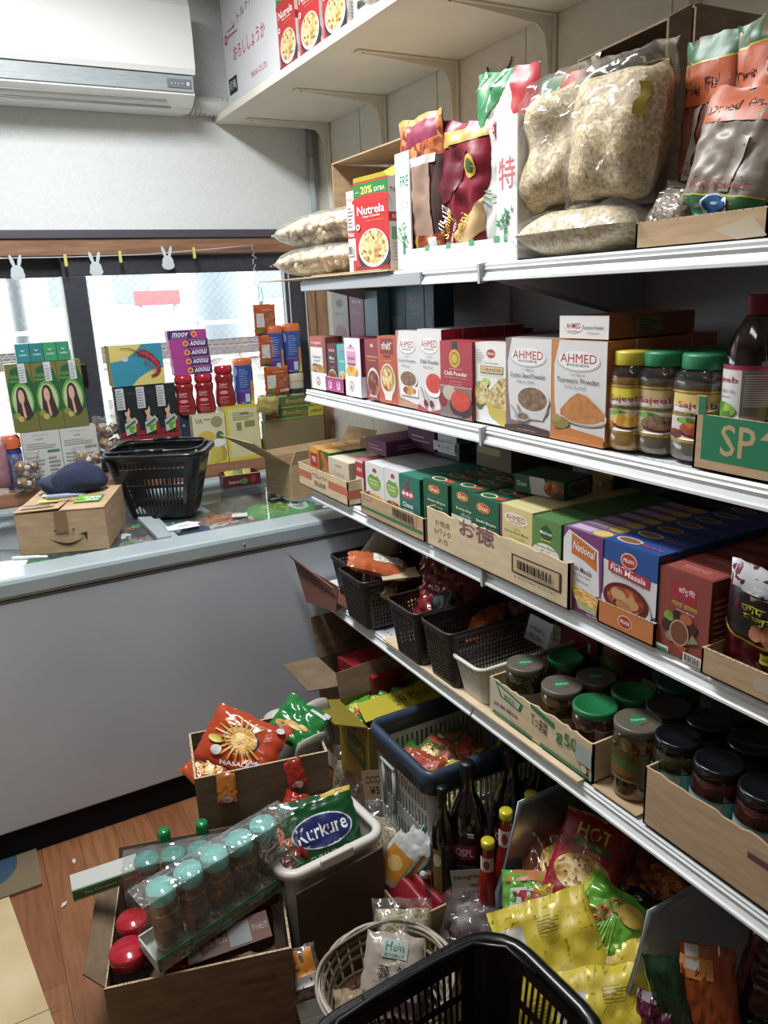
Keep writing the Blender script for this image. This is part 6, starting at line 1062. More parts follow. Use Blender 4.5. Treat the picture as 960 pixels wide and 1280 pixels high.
# energy drink jars
def horl(label, x, z0, y=3.37, H=.205, w_=.084):
    e = thing('drink_tub', label, 'tub', (x, y, z0)); r = w_/2
    g = G(); g.lathe([(r*.9, 0), (r, .005), (r, H*.78), (r*.92, H*.86)], '#24408c', 28, sq=.3); g.build('tub_body', e)
    g = G(); g.lathe([(r*1.0, H*.84), (r*1.01, H*.93), (r*.9, H*.99), (.0005, H)], '#c8602c', 28, sq=.3); g.build('lid', e)
    def P(x_, y_, l): a = R(252)-1.1+x_/r; rr = (r*1.01+l)*(1-.3+.3/max(abs(math.cos(a)), abs(math.sin(a)))); return (rr*math.cos(a), rr*math.sin(a), y_+.004)
    g = G(); g.paint([('r', '#28489a', 0, 0, 1, 1), ('e', '#8aa0c8', .12, .85, .14, .12), ('r', '#c87828', .86, 0, 1, .6), ('p', '#c8b030', [(.8, 0), (1, 0), (1, .3)]), ('r', '#b83a78', .2, .33, .8, .35), ('r', '#b0b4c4', .55, .05, .78, .26), ('r', '#4a2a78', 0, 0, .5, .3)]+textlines('#7a90c8', .35, .8, .42, .92, 9), P, r*2.1, H*.82, step=.01); g.build('label', e)
    return e
horl('blue drink tub with orange lid, left of the hanging orange sachets', 1.145, z+.2375)
g = G(); g.lathe([(.04, 0), (.041, .15)], '#a8a49a', 24)
for i, x in enumerate((1.31, 1.392)):
    e = thing('cream_jar', ['white jar with black band right of the hanging sachets', 'white jar with black band next to the window frame'][i], 'jar', (x, 3.37, z+.20)); g = G(); g.lathe([(.037, 0), (.04, .006), (.04, .115), (.037, .12)], '#9aa088,g', 28); g.build('jar_body', e)
    g = G(); g.lathe([(.0402, .062), (.0402, .085)], '#24242a', 28, cap=False); g.build('label', e)
    g = G(); g.lathe([(.041, .118), (.0415, .148), (.038, .155), (.0005, .156)], '#b8aa90', 28); g.build('lid', e)
horl('blue drink tub with orange lid on the left white jar', 1.305, z+.357, H=.215, w_=.078); horl('blue drink tub with orange lid on the right white jar', 1.388, z+.357, H=.22, w_=.082)
for i, (zz, dx) in enumerate(((0, 0), (.10, .01))): back_c(['brown carton on the ledge behind the open cardboard box', 'upper brown carton supporting the white jars'][i], 1.24, 1.47, z+zz, .099, '#6a5638', [('r', '#8a7a50', .1, .2, .9, .8)], y=3.36, d=.075)
def inc(label, x0, z0, y, up): 
    back_c(label, x0, x0+.285, z0, .048, ('#4a5a2c', '#5a6a34'), [('r', '#48602c', 0, 0, 1, 1), ('p', '#b0a02c', [(.72, 0), (1, 0), (1, 1), (.74, 1)]), ('t', '#b08840', 'Cupmug', .5, .55, .42, .55, 180, .01), ('e', '#a84a2c', .1, .4, .07, .4), ('t', '#4a3a1c', 'ginger', .87, .5, .2, .3, 180), ('r', '#8aa048', .0, .0, .7, .1)], y=y, d=.05, name='incense_box', cat='box')
back_c('stack of pale cartons on the ledge hidden behind the open box', 1.2, 1.49, z, .155, '#7a6a48', [], y=3.29, d=.055)
inc('long green box with yellow end, lower of two above the open cardboard box', 1.205, z+.157, 3.29, 0); inc('long green box with yellow end, upper of two above the open cardboard box', 1.225, z+.207, 3.295, 0)
filmbag('clear_bag', 'crumpled clear bag with yellow label left of the long green boxes', 'bag', (1.205, 3.262, z+.19), (0, 8, 0), .11, .09, .04, '#a89838,m', 'packets', seed=88, crinkle=.6)
# hanging strip of orange sachets with clip and cord
g = G(); g.tube([(-1.2, 3.405, 1.79), (-.2, 3.40, 1.812), (.26, 3.40, 1.835), (.5, 3.40, 1.835), (.8, 3.40, 1.84), (1.1, 3.402, 1.86), (1.26, 3.405, 1.872)], .0018, '#c8ccce', 5)
for k in range(9): a = k*.020; g.tube([(1.252+.008*math.sin(k*2), 3.40, 1.87-a), (1.256-.010*math.sin(k*2+1), 3.398, 1.858-a), (1.25+.006*math.cos(k), 3.40, 1.85-a)], .002, '#c8ccce', 5)
solo(g, 'string', 'thin white string with a knotted tail strung across the window top', 'string')
def rabbit(label, x, zt):
    g = G(); n = 24
    body = [(x+.023*math.cos(a), zt-.05+.024*math.sin(a)) for a in [2*PI*i/n for i in range(n)]]
    g.slab([(a, 3.395, b) for a, b in body], .0015, '#c0ccd2', Vector((0, -1, 0)))
    g.slab([(a, 3.3955, b-.018) for a, b in [(x+.026*math.cos(q), zt-.046+.018*math.sin(q)) for q in [2*PI*i/n for i in range(n)]]], .0015, '#c0ccd2', Vector((0, -1, 0)))
    for s in (-1, 1): g.slab([(x+s*.013+.007*math.cos(q)+s*.3*(.02*math.sin(q)), 3.396, zt-.012+.024*math.sin(q)) for q in [2*PI*i/16 for i in range(16)]], .0015, '#c0ccd2', Vector((0, -1, 0)))
    solo(g, 'rabbit_cutout', label, 'decoration')
rabbit('pale grey rabbit cutout on the string, leftmost of three', .295, 1.835); rabbit('pale grey rabbit cutout on the string, middle of three', .585, 1.842); rabbit('pale grey rabbit cutout on the string, rightmost of three', .875, 1.86)
for i, x in enumerate((.475, .685, .99)):
    g = G(); g.box(x-.006, x+.006, 3.394, 3.402, 1.80+.01*i, 1.845+.01*i, '#c8c468', .0015); solo(g, 'peg', ['small yellow peg on the string, leftmost', 'small yellow peg on the string, middle', 'small yellow peg on the string, rightmost'][i], 'peg')
g = G(); g.tube([(1.255, 3.38, 1.695), (1.252, 3.376, 1.64), (1.262, 3.376, 1.60)], .002, '#8ab8b0', 6); g.tube([(1.268, 3.38, 1.695), (1.272, 3.376, 1.64), (1.264, 3.376, 1.60)], .002, '#8ab8b0', 6); g.box(1.256, 1.27, 3.372, 3.38, 1.60, 1.635, '#8ab8b0', .002); g.tube([(1.261, 3.38, 1.69), (1.256, 3.398, 1.70)], .0015, '#8ab8b0', 5)
solo(g, 'clothes_clip', 'pale green clip holding the hanging orange sachets', 'clip')
for i in range(3):
    pouch('sachet', ['topmost of the three hanging orange sachets', 'middle of the three hanging orange sachets', 'lowest of the three hanging orange sachets'][i], 'sachet', (1.265+.012*i, 3.36-.012*i, 1.485-.135*i), (2, 0, 4), .105-.004*i+.012*i, .135, .022, '#a8481c,g', [('r', '#b8bcba', .08, .28, .42, .72), ('r', '#3a7a3c', .08, .08, .36, .2), ('r', '#b86a50', .3, .80, .8, .84), ('r', '#c8b0a0', .55, .14, .95, .24)]+textlines('#b87a5c', .5, .9, .3, .7, 6), seed=91+i, crinkle=.3)
# ================================================================ goods on the base shelf and the floor
def pose(o, c, n, roll, H):
    """turn a pouch so its face looks along n, its top turned by roll, centred on c"""
    n = Vector(n).normalized(); up = (Vector((0, 0, 1))-n*n.z).normalized(); rt = up.cross(n)
    a = R(roll); u2 = up*math.cos(a)-rt*math.sin(a); r2 = rt*math.cos(a)+up*math.sin(a)
    M_ = Matrix((r2, -n, u2)).transposed()
    o.rotation_euler = M_.to_euler(); o.location = Vector(c)-u2*(H/2); return o
def ppouch(name, label, cat, c, n, roll, W, H, T, body, ops, seed, **kw):
    o = pouch(name, label, cat, (0, 0, 0), (0, 0, 0), W, H, T, body, ops, seed=seed, **kw); return pose(o, c, n, roll, H)
zb = .131
# far cartons
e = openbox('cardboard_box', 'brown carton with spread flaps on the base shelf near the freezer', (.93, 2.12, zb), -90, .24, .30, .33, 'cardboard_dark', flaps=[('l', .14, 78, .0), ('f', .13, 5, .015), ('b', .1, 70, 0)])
carton('snack_carton', 'bright red carton resting inside the far brown carton', 'carton', .975, 2.04, zb+.25, .20, .26, .115, ('#7a1c20', '#a02028'), textlines('#b84a50', .1, .9, .2, .8, 3), rz=-82)
e = openbox('noodle_carton', 'yellow carton of green noodle packets with open flaps on the base shelf', (.875, 1.865, zb), -90, .20, .40, .315, '#8a7c24', flaps=[('f', .10, 20, .02)], cat='carton',
 front=[('r', '#a09024', 0, 0, 1, 1), ('p', '#b8a02c', [(0, .3), (1, .2), (1, .9), (0, 1)]), ('p', '#2c7a34', [(.28, .55), (.28, .82), (.86, .78), (.86, .50)]), ('t', '#b8c84c', 'noodle', .57, .67, .5, .12, -4, .01), ('e', '#a8402c', .5, .88, .12, .05), ('e', '#8a5a1c', .35, .2, .25, .1)])
g = G(); g.slab([(.885, 1.80, zb+.318), (1.24, 1.775, zb+.33), (1.24, 1.90, zb+.325), (.91, 1.905, zb+.32)], .004, '#b8a828'); g.paint([('t', '#5a5a20', '30 Pkts', .5, .5, .36, .34, 0, .006)], lambda a, b, l: (.9+a, 1.79+b-.02*a, zb+.3285+.02*a+l), .33, .11)
g.slab([(.88, 1.955, zb+.318), (1.22, 1.955, zb+.318), (1.22, 1.975, zb+.42), (.88, 1.975, zb+.40)], .004, 'cardboard_dark'); solo(g, 'carton_flap', 'yellow 30 Pkts flap and upright brown flap of the noodle carton', 'cardboard')
for i in range(5): ppouch('noodle_packet', ['green noodle packet at the front corner of the yellow carton', 'second green noodle packet in the yellow carton', 'third green noodle packet in the yellow carton', 'fourth green noodle packet in the yellow carton', 'rear green noodle packet in the yellow carton'][i], 'packet', (.925+.07*i, 1.91+.012*(i % 2), zb+.285), (-.4, -.2, 1), 30*i-40, .10, .09, .03, '#4a9a34,g', [('p', '#c8c03c', [(0, 0), (.5, .2), (.9, .8), (.3, .6)]), ('e', '#b84a2c', .6, .4, .15, .12)], 100+i, crinkle=.4)
# grey crate with blue rim
e = wovenbin('plastic_crate', 'grey slotted plastic crate with dark blue rim full of noodle packets', 'crate', (1.06, 1.558, zb), -90, .29, .40, .36, 'grey_plastic', taper=.06, rad=.02, pitch=.016, slot=.52, rows=[(.08, .22), (.26, .40), (.52, .66), (.70, .84)], rimw=.014, rimh=.04, rimmat='blue_plastic', th=.003)
g = G()
for s in (.028, -.028): g.tube([(-.05+s, -.206, .16), (-.05+s, -.208, .30)], .006, 'grey_plastic', 6)
g.tube([(-.085, -.2085, .30), (-.015, -.2085, .30)], .007, 'grey_plastic', 6); g.build('handle', e)
r_ = random.Random(5); NC = ['#8a8a3a,g', '#a84a28,g', '#3a7a34,g', '#b8a83c,g', '#7a5a34,g', '#5a6a34,g']
NL = ['front left', 'front right', 'middle left', 'middle', 'middle right', 'rear left', 'rear', 'rear right', 'bottom left', 'bottom right']
for i in range(10):
    x = .93+.085*(i//3)+r_.uniform(-.01, .01); y = 1.49+.075*(i % 3)+r_.uniform(-.01, .01)
    c = NC[i % 6]
    ppouch('noodle_packet', 'glossy noodle packet in the grey crate, %s one, %s' % (NL[i], ['olive', 'red', 'green', 'yellow', 'brown', 'moss'][i % 6]), 'packet', (x, y, zb+.24+.015*(i % 2)), (-.5+r_.uniform(-.3, .3), -.5, .9), r_.uniform(-60, 60), .11, .12, .04, c, [('e', 'f_noodle', .5, .35, .35, .2), ('p', '#b83a28', [(.1, .6), (.9, .7), (.9, .9), (.1, .8)]), ('e', '#3a8a34', .75, .3, .12, .1)], 110+i, crinkle=.4)
# dark bottles
def winebottle(label, x, y, r, h, ops=None, cap='#101012', z0=zb, body='dark_bottle', face=215):
    e = thing('oil_bottle', label, 'bottle', (x, y, z0))
    g = G(); g.lathe([(r*.9, 0), (r, .006), (r, h*.58), (r*.96, h*.64), (r*.7, h*.73), (r*.42, h*.80), (r*.34, h*.86), (r*.34, h*.93)], body, 28); g.build('bottle_body', e)
    g = G(); g.lathe([(r*.38, h*.90), (r*.38, h*.99), (r*.34, h), (.0005, h)], cap, 20); g.build('cap', e)
    if ops:
        W = r*2.4
        def P(x_, y_, l): a = R(face)-W/2/r+x_/r; rr = r*1.006+l; return (rr*math.cos(a), rr*math.sin(a), h*.14+y_)
        g = G(); g.paint(ops, P, W, h*.42, step=.01); g.build('label', e)
    return e
DO = [('r', '#141210', 0, 0, 1, 1), ('r', '#8a2030', .2, .62, .8, .86), ('t', '#d8c8c8', 'BERTOLLI'.replace('BERTOLLI', 'GOSPL'), .5, .74, .5, .13, 0, .01), ('t', '#8a8a88', 'Extra Virgin', .5, .5, .6, .07), ('e', '#4a5a34', .5, .22, .3, .1)]+textlines('#6a6a68', .2, .8, .34, .46, 2)
winebottle('big black oil bottle with red badge label in front of the crate', .94, 1.365, .048, .41, DO)
winebottle('slim brown bottle with yellow label between crate and big black bottle', .872, 1.375, .033, .36, [('r', '#241810', 0, 0, 1, 1), ('r', '#8a6a20', .3, .1, .6, 1), ('e', '#c8c4b0', .45, .8, .14, .12)])
winebottle('big black oil bottle with red badge label right of the front one', 1.06, 1.345, .05, .41, DO)
winebottle('black bottle in the second row behind the front oil bottles', 1.15, 1.34, .045, .40)
winebottle('black bottle in the second row next to the clear bin', 1.12, 1.265, .04, .37)
winebottle('black bottle farthest right in the dark bottle row', 1.24, 1.30, .045, .40)
for i, (x, y, zz) in enumerate([(.91, 1.31, .37), (1.045, 1.29, .40), (1.12, 1.30, .41)]):
    g = G(); g.slab([(-.008, 0, 0), (.008, 0, 0), (.008, 0, .018), (-.008, 0, .018)], .0006, '#c8c8c8'); solo(g, 'price_sticker', ['tiny white price sticker on the slim bottle', 'tiny white price sticker on the right black bottle', 'tiny white price sticker on the rear black bottle'][i], 'sticker', (x, y, zz), (20, 0, -45))
def ket(label, x, y, h, r=.028, body='ketchup', cap='#c8b81c', z0=zb):
    e = thing('ketchup_bottle', label, 'bottle', (x, y, z0))
    g = G(); g.lathe([(r*.9, 0), (r, .005), (r, h*.40), (r*.9, h*.55), (r*.62, h*.72), (r*.50, h*.80), (r*.46, h*.955)], body, 24); g.build('bottle_body', e)
    g = G(); g.lathe([(r*.56, h*.935), (r*.58, h*.94), (r*.58, h*.99), (r*.52, h), (.0005, h)], cap+',g', 30, ribs=.02); g.build('cap', e)
    def P(x_, y_, l): a = R(222)-1+x_/r; rr = (r*.99 if y_ < h*.35 else r*.60)+.0012+l; return (rr*math.cos(a), rr*math.sin(a), y_+h*.05)
    g = G(); g.paint([('r', '#a82a24', 0, 0, 1, 1), ('e', '#c8c0b8', .5, .5, .3, .2), ('t', '#c83028', 'HOT', .5, .5, .4, .16)], P, r*2, h*.3, step=.008); g.build('label', e); g = G(); g.paint([('r', '#c8c0b4', 0, .82, 1, 1), ('e', '#a82a24', .5, .91, .2, .06)], P, r*2, h*.8, step=.008); g.build('neck_label', e)
ket('red sauce bottle with yellow cap in front of the clear bin', .925, 1.262, .262); ket('red sauce bottle with yellow cap standing higher beside the clear bin', .985, 1.27, .315, body='ketchup'); ket('dark sauce bottle with yellow cap behind, nearest the black bottles', 1.055, 1.262, .34, body='syrup')
# clear snack bin: scoop front, sloping side walls
e = thing('snack_bin', 'translucent plastic bin spilling snack packets', 'bin', (1.0, 1.03, zb))
def bp(g, nm): o = g.build(nm, e); o.location = (-1.0, -1.03, -zb)
def wall(y, s):
    g = G(); g.slab([(.93, y, zb+.01), (.925, y, .27), (.99, y, .49), (1.38, y, .49), (1.36, y, zb+.01)][::s], .004, 'bin_plastic', Vector((0, -1*s, 0)))
    g.tube([(.93, y, .14), (.925, y, .27), (.99, y, .49), (1.38, y, .49)], .0065, 'bin_plastic', 8); g.build('side_wall', e).location = (-1.0, -1.03, -zb)
wall(1.225, 1); wall(.835, -1)
g = G(); g.box(1.372, 1.378, .84, 1.22, zb+.01, .49, 'bin_plastic'); bp(g, 'back_wall')
g = G(); g.box(.925, 1.38, .838, 1.222, zb, zb+.005, 'bin_plastic'); g.box(.922, .928, .84, 1.22, zb+.005, .20, 'bin_plastic'); bp(g, 'bin_floor')
NN = (-.55, -.5, .75)
HOT = [('r', '#9a1a24', 0, 0, 1, 1), ('r', '#b8a030', 0, .96, 1, 1), ('t', '#d8c040', 'HOT', .5, .80, .5, .15, 0, .015), ('r', '#3a6a24', .22, .63, .78, .70), ('t', '#a8c84c', 'chanachur', .5, .665, .4, .04), ('e', '#c89a3c', .5, .36, .42, .20), ('e', 'f_chick', .5, .36, .38, .17), ('t', '#d8b040', 'PRAN', .5, .10, .3, .05)]
ppouch('snack_packet', 'red HOT snack packet lying on top in the clear bin', 'packet', (1.06, 1.075, .40), NN, -14, .155, .205, .05, '#9a1a24,g', HOT, 120, crinkle=.35)
ppouch('snack_packet', 'second red snack packet behind the HOT one', 'packet', (1.16, 1.06, .39), (-.3, -.6, .8), -30, .15, .2, .05, '#6a1420,g', HOT[1:3], 121, crinkle=.35)
ppouch('snack_packet', 'white and green fringed packet at the left wall of the clear bin', 'packet', (.935, 1.125, .31), (-.6, -.45, .7), 12, .12, .14, .045, '#5aa034,g', [('p', '#b8642c', [(0, .8), (.3, 1), (1, 1), (1, .8), (.6, .85)]), ('p', '#c0c4c0', [(.15, .3), (.9, .4), (.85, .78), (.2, .72)]), ('e', '#a83030', .5, .62, .25, .08), ('t', '#2c6a34', 'Dynamic', .5, .5, .5, .10, 160), ('t', '#a83030', 'RUCHI', .5, .3, .6, .18, 170, .01)], 122, crinkle=.35)
ppouch('snack_packet', 'orange noodle snack packet between the fringed and the PRAN one'.replace('PRAN', 'green star'), 'packet', (.985, 1.045, .325), (-.5, -.5, .8), 35, .10, .16, .04, '#c8a030,f', [('e', 'f_noodle', .5, .6, .42, .3), ('r', '#4a8a2c', .0, .05, 1, .3), ('t', '#d8d040', 'নুডলস', .5, .17, .5, .12)], 123, crinkle=.35)
ppouch('snack_packet', 'lime green packet with red oval badge in the clear bin', 'packet', (1.0, .965, .345), (-.5, -.5, .8), -30, .15, .175, .045, '#5fa82c,g', [('r', '#a8b830', 0, .0, .08, 1)]+[('p', '#8ac040', [(.5, .9), (.1+.09*i, 0), (.14+.09*i, 0)]) for i in range(9)]+[('e', '#b82c30', .34, .22, .17, .09), ('t', '#f0e8e0', 'PRAN', .34, .22, .24, .07, 10, .012), ('t', '#b8562c', 'BBQ', .45, .68, .5, .2, 60, .015), ('e', '#c8a03c', .75, .8, .2, .12)], 124, crinkle=.35)
YF = [('r', '#c8b024', 0, 0, 1, 1), ('e', '#b8a848', .62, .45, .14, .10), ('r', '#b8b8bc', .02, .62, .30, .86), ('p', '#2c2414', [(.3, .62), (.45, .44), (.62, .36), (.62, .365), (.46, .455), (.31, .63)]), ('r', '#7a6c20', .1, .2, .4, .205), ('r', '#7a6c20', .1, .4, .4, .405), ('r', '#7a6c20', .1, .2, .105, .4), ('r', '#7a6c20', .4, .2, .405, .4)]+textlines('#7c6e20', .12, .38, .22, .38, 8)+textlines('#7c6e20', .45, .8, .1, .3, 9)+textlines('#7c6e20', .45, .7, .76, .88, 6)
ppouch('chips_packet', 'big yellow foil packet hanging over the front of the clear bin', 'packet', (.885, .965, .285), (-.55, -.5, .66), 26, .22, .29, .06, '#c4ac26,f', YF, 125, crinkle=.42)
ppouch('chips_packet', 'big yellow foil packet lowest at the bottom edge', 'packet', (.905, .815, .245), (-.55, -.5, .66), 18, .22, .26, .06, '#c4ac26,f', YF[:3]+YF[4:], 126, crinkle=.42)
ppouch('chips_packet', 'yellow foil packet behind the lowest one', 'packet', (.985, .865, .27), (-.5, -.5, .7), 10, .18, .22, .05, '#b89c24,f', YF[:3], 127, crinkle=.45)
for i, (x, y, zz, c, ops, lb) in enumerate([(1.18, .96, .34, '#5a2c1c,g', [('e', 'f_curry', .5, .4, .45, .35)], 'brown red snack packet deep in the clear bin'), (1.25, 1.08, .33, '#3a4a1c,g', [], 'moss green snack packet at the back left of the clear bin'), (1.28, .95, .35, '#33441a,g', [('e', '#4a5a24', .5, .5, .3, .3)], 'olive snack packet at the back right of the clear bin'), (1.10, .90, .31, '#2c1410,g', [('e', '#a83018', .5, .5, .2, .2)], 'near black packet with red spot beside the right bin wall'), (1.07, 1.165, .34, '#6a3420,g', [('e', 'f_noodle', .4, .5, .3, .3)], 'brown packet against the left wall of the clear bin')]):
    ppouch('snack_packet', lb, 'packet', (x, y, zz), (-.3, -.4, .9), 40*i-60, .17, .19, .05, c, ops, 130+i, crinkle=.4)
# right of the bin
ppouch('snack_packet', 'orange brown packet standing right of the clear bin', 'packet', (1.03, .715, .33), (-.7, -.5, .3), 8, .10, .26, .04, '#8a3a14,g', [('r', '#b8702c', 0, .78, .6, .92), ('r', '#a8a49c', .1, .84, .35, .99)], 140, crinkle=.35)
ppouch('snack_packet', 'dark green packet leaning against the orange brown one', 'packet', (.985, .755, .31), (-.8, -.4, .2), 22, .07, .24, .03, '#12351c,g', [('r', '#a8b430', .0, 0, .06, 1)], 141, crinkle=.35)
ppouch('snack_packet', 'dark maroon windowed packet at the lower right', 'packet', (.955, .765, .265), (-.7, -.5, .45), 0, .10, .17, .05, '#4a1028,g', [('e', '#7a5a1c', .5, .2, .4, .2), ('r', '#8a7a88', .0, .9, .5, 1)], 142, crinkle=.4)
ppouch('snack_packet', 'dark red label packet at the far right under the shelf', 'packet', (1.16, .66, .40), (-.7, -.4, .4), -10, .16, .20, .05, '#2c1012,g', [('r', '#7a1c20', .0, .1, .12, .9)]+textlines('#6a5a58', .2, .9, .3, .8, 6), 143, crinkle=.3)
ppouch('snack_packet', 'very dark green packet at the lower right corner', 'packet', (1.09, .62, .25), (-.7, -.4, .5), 10, .16, .2, .05, '#101c12,g', [('e', '#2c4a2c', .4, .4, .2, .2)], 144, crinkle=.4)
# ---------------- floor: printed box of snacks by the freezer
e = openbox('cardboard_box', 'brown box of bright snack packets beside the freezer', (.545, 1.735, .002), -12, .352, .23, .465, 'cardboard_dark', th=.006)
ppouch('snack_packet', 'large orange red masala snack packet on top of the box by the freezer', 'packet', (.525, 1.845, .475), (-.35, -.6, .7), -24, .225, .165, .05, '#b83c1c,g', [('e', '#2a2c5a', .5, .56, .24, .22), ('e', 'f_noodle', .5, .55, .22, .20)]+[('p', '#d89a34', [(.5+.12*math.cos(a), .55+.12*math.sin(a)), (.5+.36*math.cos(a+.05), .55+.36*math.sin(a+.05)), (.5+.37*math.cos(a+.12), .55+.36*math.sin(a+.12)), (.5+.14*math.cos(a+.2), .55+.14*math.sin(a+.2))]) for a in [.3*k for k in range(3, 20)]]+[('e', '#d8c04c', .2, .42, .10, .06), ('e', '#c8c8c0', .28, .26, .07, .08), ('t', '#e8dcd8', 'MASALA', .58, .18, .4, .07, 14, .012), ('e', '#2c3c8a', .86, .24, .12, .10), ('r', '#c8402c', .04, .02, .22, .12), ('t', '#e8e0dc', 'Kurkure', .82, .3, .3, .08, 10, .01), ('e', '#d0ccc8', .9, .93, .05, .05)], 150, crinkle=.2)
ppouch('snack_packet', 'green snack packet with orange corn puffs in the box by the freezer', 'packet', (.70, 1.86, .475), (-.35, -.5, .75), -30, .15, .13, .04, '#1c7a34,g', [('e', '#c8883c', .3, .3, .2, .08), ('e', '#d8a04c', .5, .4, .2, .07), ('e', '#c8402c', .45, .25, .12, .07), ('e', '#2c3c8a', .3, .12, .2, .10), ('r', '#d0d4d0', .6, .85, .95, .92), ('e', '#e0b860', .7, .45, .1, .05), ('r', '#c8c8c8', .86, .9, .98, 1)], 151, crinkle=.2)
for i, (u, v) in enumerate(((.445, 1.74), (.62, 1.70))):
    ppouch('snack_packet', ['yellow cornered tip of a packet hanging over the left of the box front', 'red packet tip hanging over the right of the box front'][i], 'packet', (u, v, .435), (-.3, -.9, .3), 10*i, .05, .075, .012, ['#b8641c,g', '#a82c1c,g'][i], [('e', '#d0c8c4', .5, .1, .3, .12)], 152+i, crinkle=.2)
g = G(); vs = []; fs = []
for i in range(9):
    for j in range(7):
        a = -.9+1.8*i/8; vs.append((.06*math.sin(a)*1.2*(.7+.3*math.sin(PI*(j+1)/8)), -.03*math.cos(a), .16*j/6*(.75+.25*math.cos(a))))
for i in range(8):
    for j in range(6): fs.append((i*7+j, (i+1)*7+j, (i+1)*7+j+1, i*7+j+1))
g.add(vs, fs, '#bab6a8', True)
for i, (x, y, zz, rx, rz, lb) in enumerate([(.765, 1.885, .36, -8, 10, 'curled white packing sheet standing at the right rear of the snack box'), (.66, 1.90, .33, -40, -20, 'curled white packing sheet behind the orange red packet'), (.69, 1.80, .345, 10, 10, 'curled white packing sheet before the green packet')]):
    o = solo(g, 'packing_sheet', lb, 'packing', (x, y, zz), (rx, 0, rz)); md = o.modifiers.new('t', 'SOLIDIFY'); md.thickness = .003
ppouch('snack_packet', 'orange packet at the left rear corner of the snack box', 'packet', (.445, 1.86, .43), (-.2, -.3, .9), 50, .14, .13, .04, '#b8481c,g', [('e', 'f_noodle', .5, .5, .3, .3)], 156, crinkle=.3)
# white basket with green snack packet
wovenbin('plastic_basket', 'white plastic basket with a green snack packet, in front of the snack box', 'basket', (.612, 1.565, .002), 5, .262, .20, .345, 'white_plastic', taper=.14, rad=.035, pitch=.015, slot=.5, rows=[(.60, .70), (.73, .82), (.30, .5)], rimw=.016, rimh=.014)
g = G(); g.box(-.045, .045, -.006, .006, -.016, .012, 'white_plastic', .004); solo(g, 'basket_grip', 'white grip tab on the front rim of the white basket', 'handle', (.615, 1.447, .352), (0, 0, 5))
ppouch('snack_packet', 'dark green snack packet with blue oval standing in the white basket', 'packet', (.625, 1.565, .345), (-.25, -.75, .55), 8, .20, .17, .045, '#15522a,g', [('r', '#b8a020', .6, .93, 1, 1), ('e', '#c8ccd4', .52, .5, .40, .24), ('e', '#22286a', .52, .5, .38, .22), ('t', '#e8ecf0', 'Kurkure', .52, .52, .66, .22, 4, .015), ('t', '#c8d8c0', 'CHILLI CHATKA', .60, .16, .6, .09, 4, .006)], 160, crinkle=.25)
ppouch('snack_packet', 'red snack packet at the left in the white basket', 'packet', (.55, 1.60, .33), (-.2, -.5, .8), 20, .12, .15, .05, '#8a1c18,g', [('e', '#c85a2c', .5, .5, .3, .2)], 161, crinkle=.4)
ppouch('snack_packet', 'red snack packet behind the dark green one in the white basket', 'packet', (.60, 1.62, .36), (-.1, -.4, .9), -30, .13, .12, .05, '#a02418,g', [('e', '#c8642c', .5, .5, .3, .2)], 162, crinkle=.4)
g = G(); g.slab([(.50, 1.425, .003), (.735, 1.435, .003), (.74, 1.446, .325), (.50, 1.430, .31)], .005, '#4a3a2e'); solo(g, 'cardboard_sheet', 'dark brown cardboard sheet standing before the white basket', 'cardboard')
# ---------------- big open carton with jars, bottom left
bx, by, brz = .257, 1.405, -16
e = openbox('cardboard_box', 'open brown carton of jars at the lower left on the floor', (bx, by, .002), brz, .40, .34, .25, 'cardboard_dark', th=.005, flaps=[('l', .05, 35, .02), ('b', .08, 80, .01)],
 front=[('r', '#5a4636', .08, .10, .2, .32), ('r', '#7a614a', .09, .12, .19, .30), ('r', '#5a4636', .24, .14, .36, .36), ('r', '#7a614a', .25, .16, .35, .34), ('t', '#4a382c', '▲ ☂', .22, .24, .18, .1), ('t', '#4a382c', 'HANDLE', .80, .74, .2, .05)])
def redjar(label, x, y, z0, col='#b81c2c', r=.037, h=.155, rot=(0, 0, 0), name='spice_jar'):
    e = thing(name, label, 'jar', (x, y, z0), rot)
    g = G(); g.lathe([(r*.85, 0), (r*.97, .005), (r*.97, h*.72), (r*.8, h*.8), (r*.78, h*.84)], 'clear_jar', 24, sq=.2); g.build('jar_body', e)
    g = G(); g.lathe([(r*.8, .004), (r*.9, .008), (r*.9, h*.6), (r*.86, h*.62)], 'spice_c', 20, sq=.2); c = g.build('contents', e); c['kind'] = 'stuff'
    g = G(); g.lathe([(r*.93, h*.80), (r*.95, h*.82), (r*.95, h*.97), (r*.88, h), (.0005, h*1.002)], col+',g', 36, ribs=.012); g.build('lid', e)
    return e
redjar('jar with red lid at the left rear of the open carton', .155, 1.60, .125); redjar('jar with red lid at the left front of the open carton', .128, 1.515, .125, r=.042)
redjar('jar with red lid under the shrink wrapped tray', .235, 1.555, .10); redjar('jar with dark red lid below the shrink wrapped tray', .238, 1.478, .085, '#8a1420', r=.042); redjar('jar with teal lid left of the shrink wrapped tray', .185, 1.672, .13, '#12705c', r=.032); redjar('jar with dark red lid at the right rear of the open carton', .43, 1.52, .13, '#7a121a')
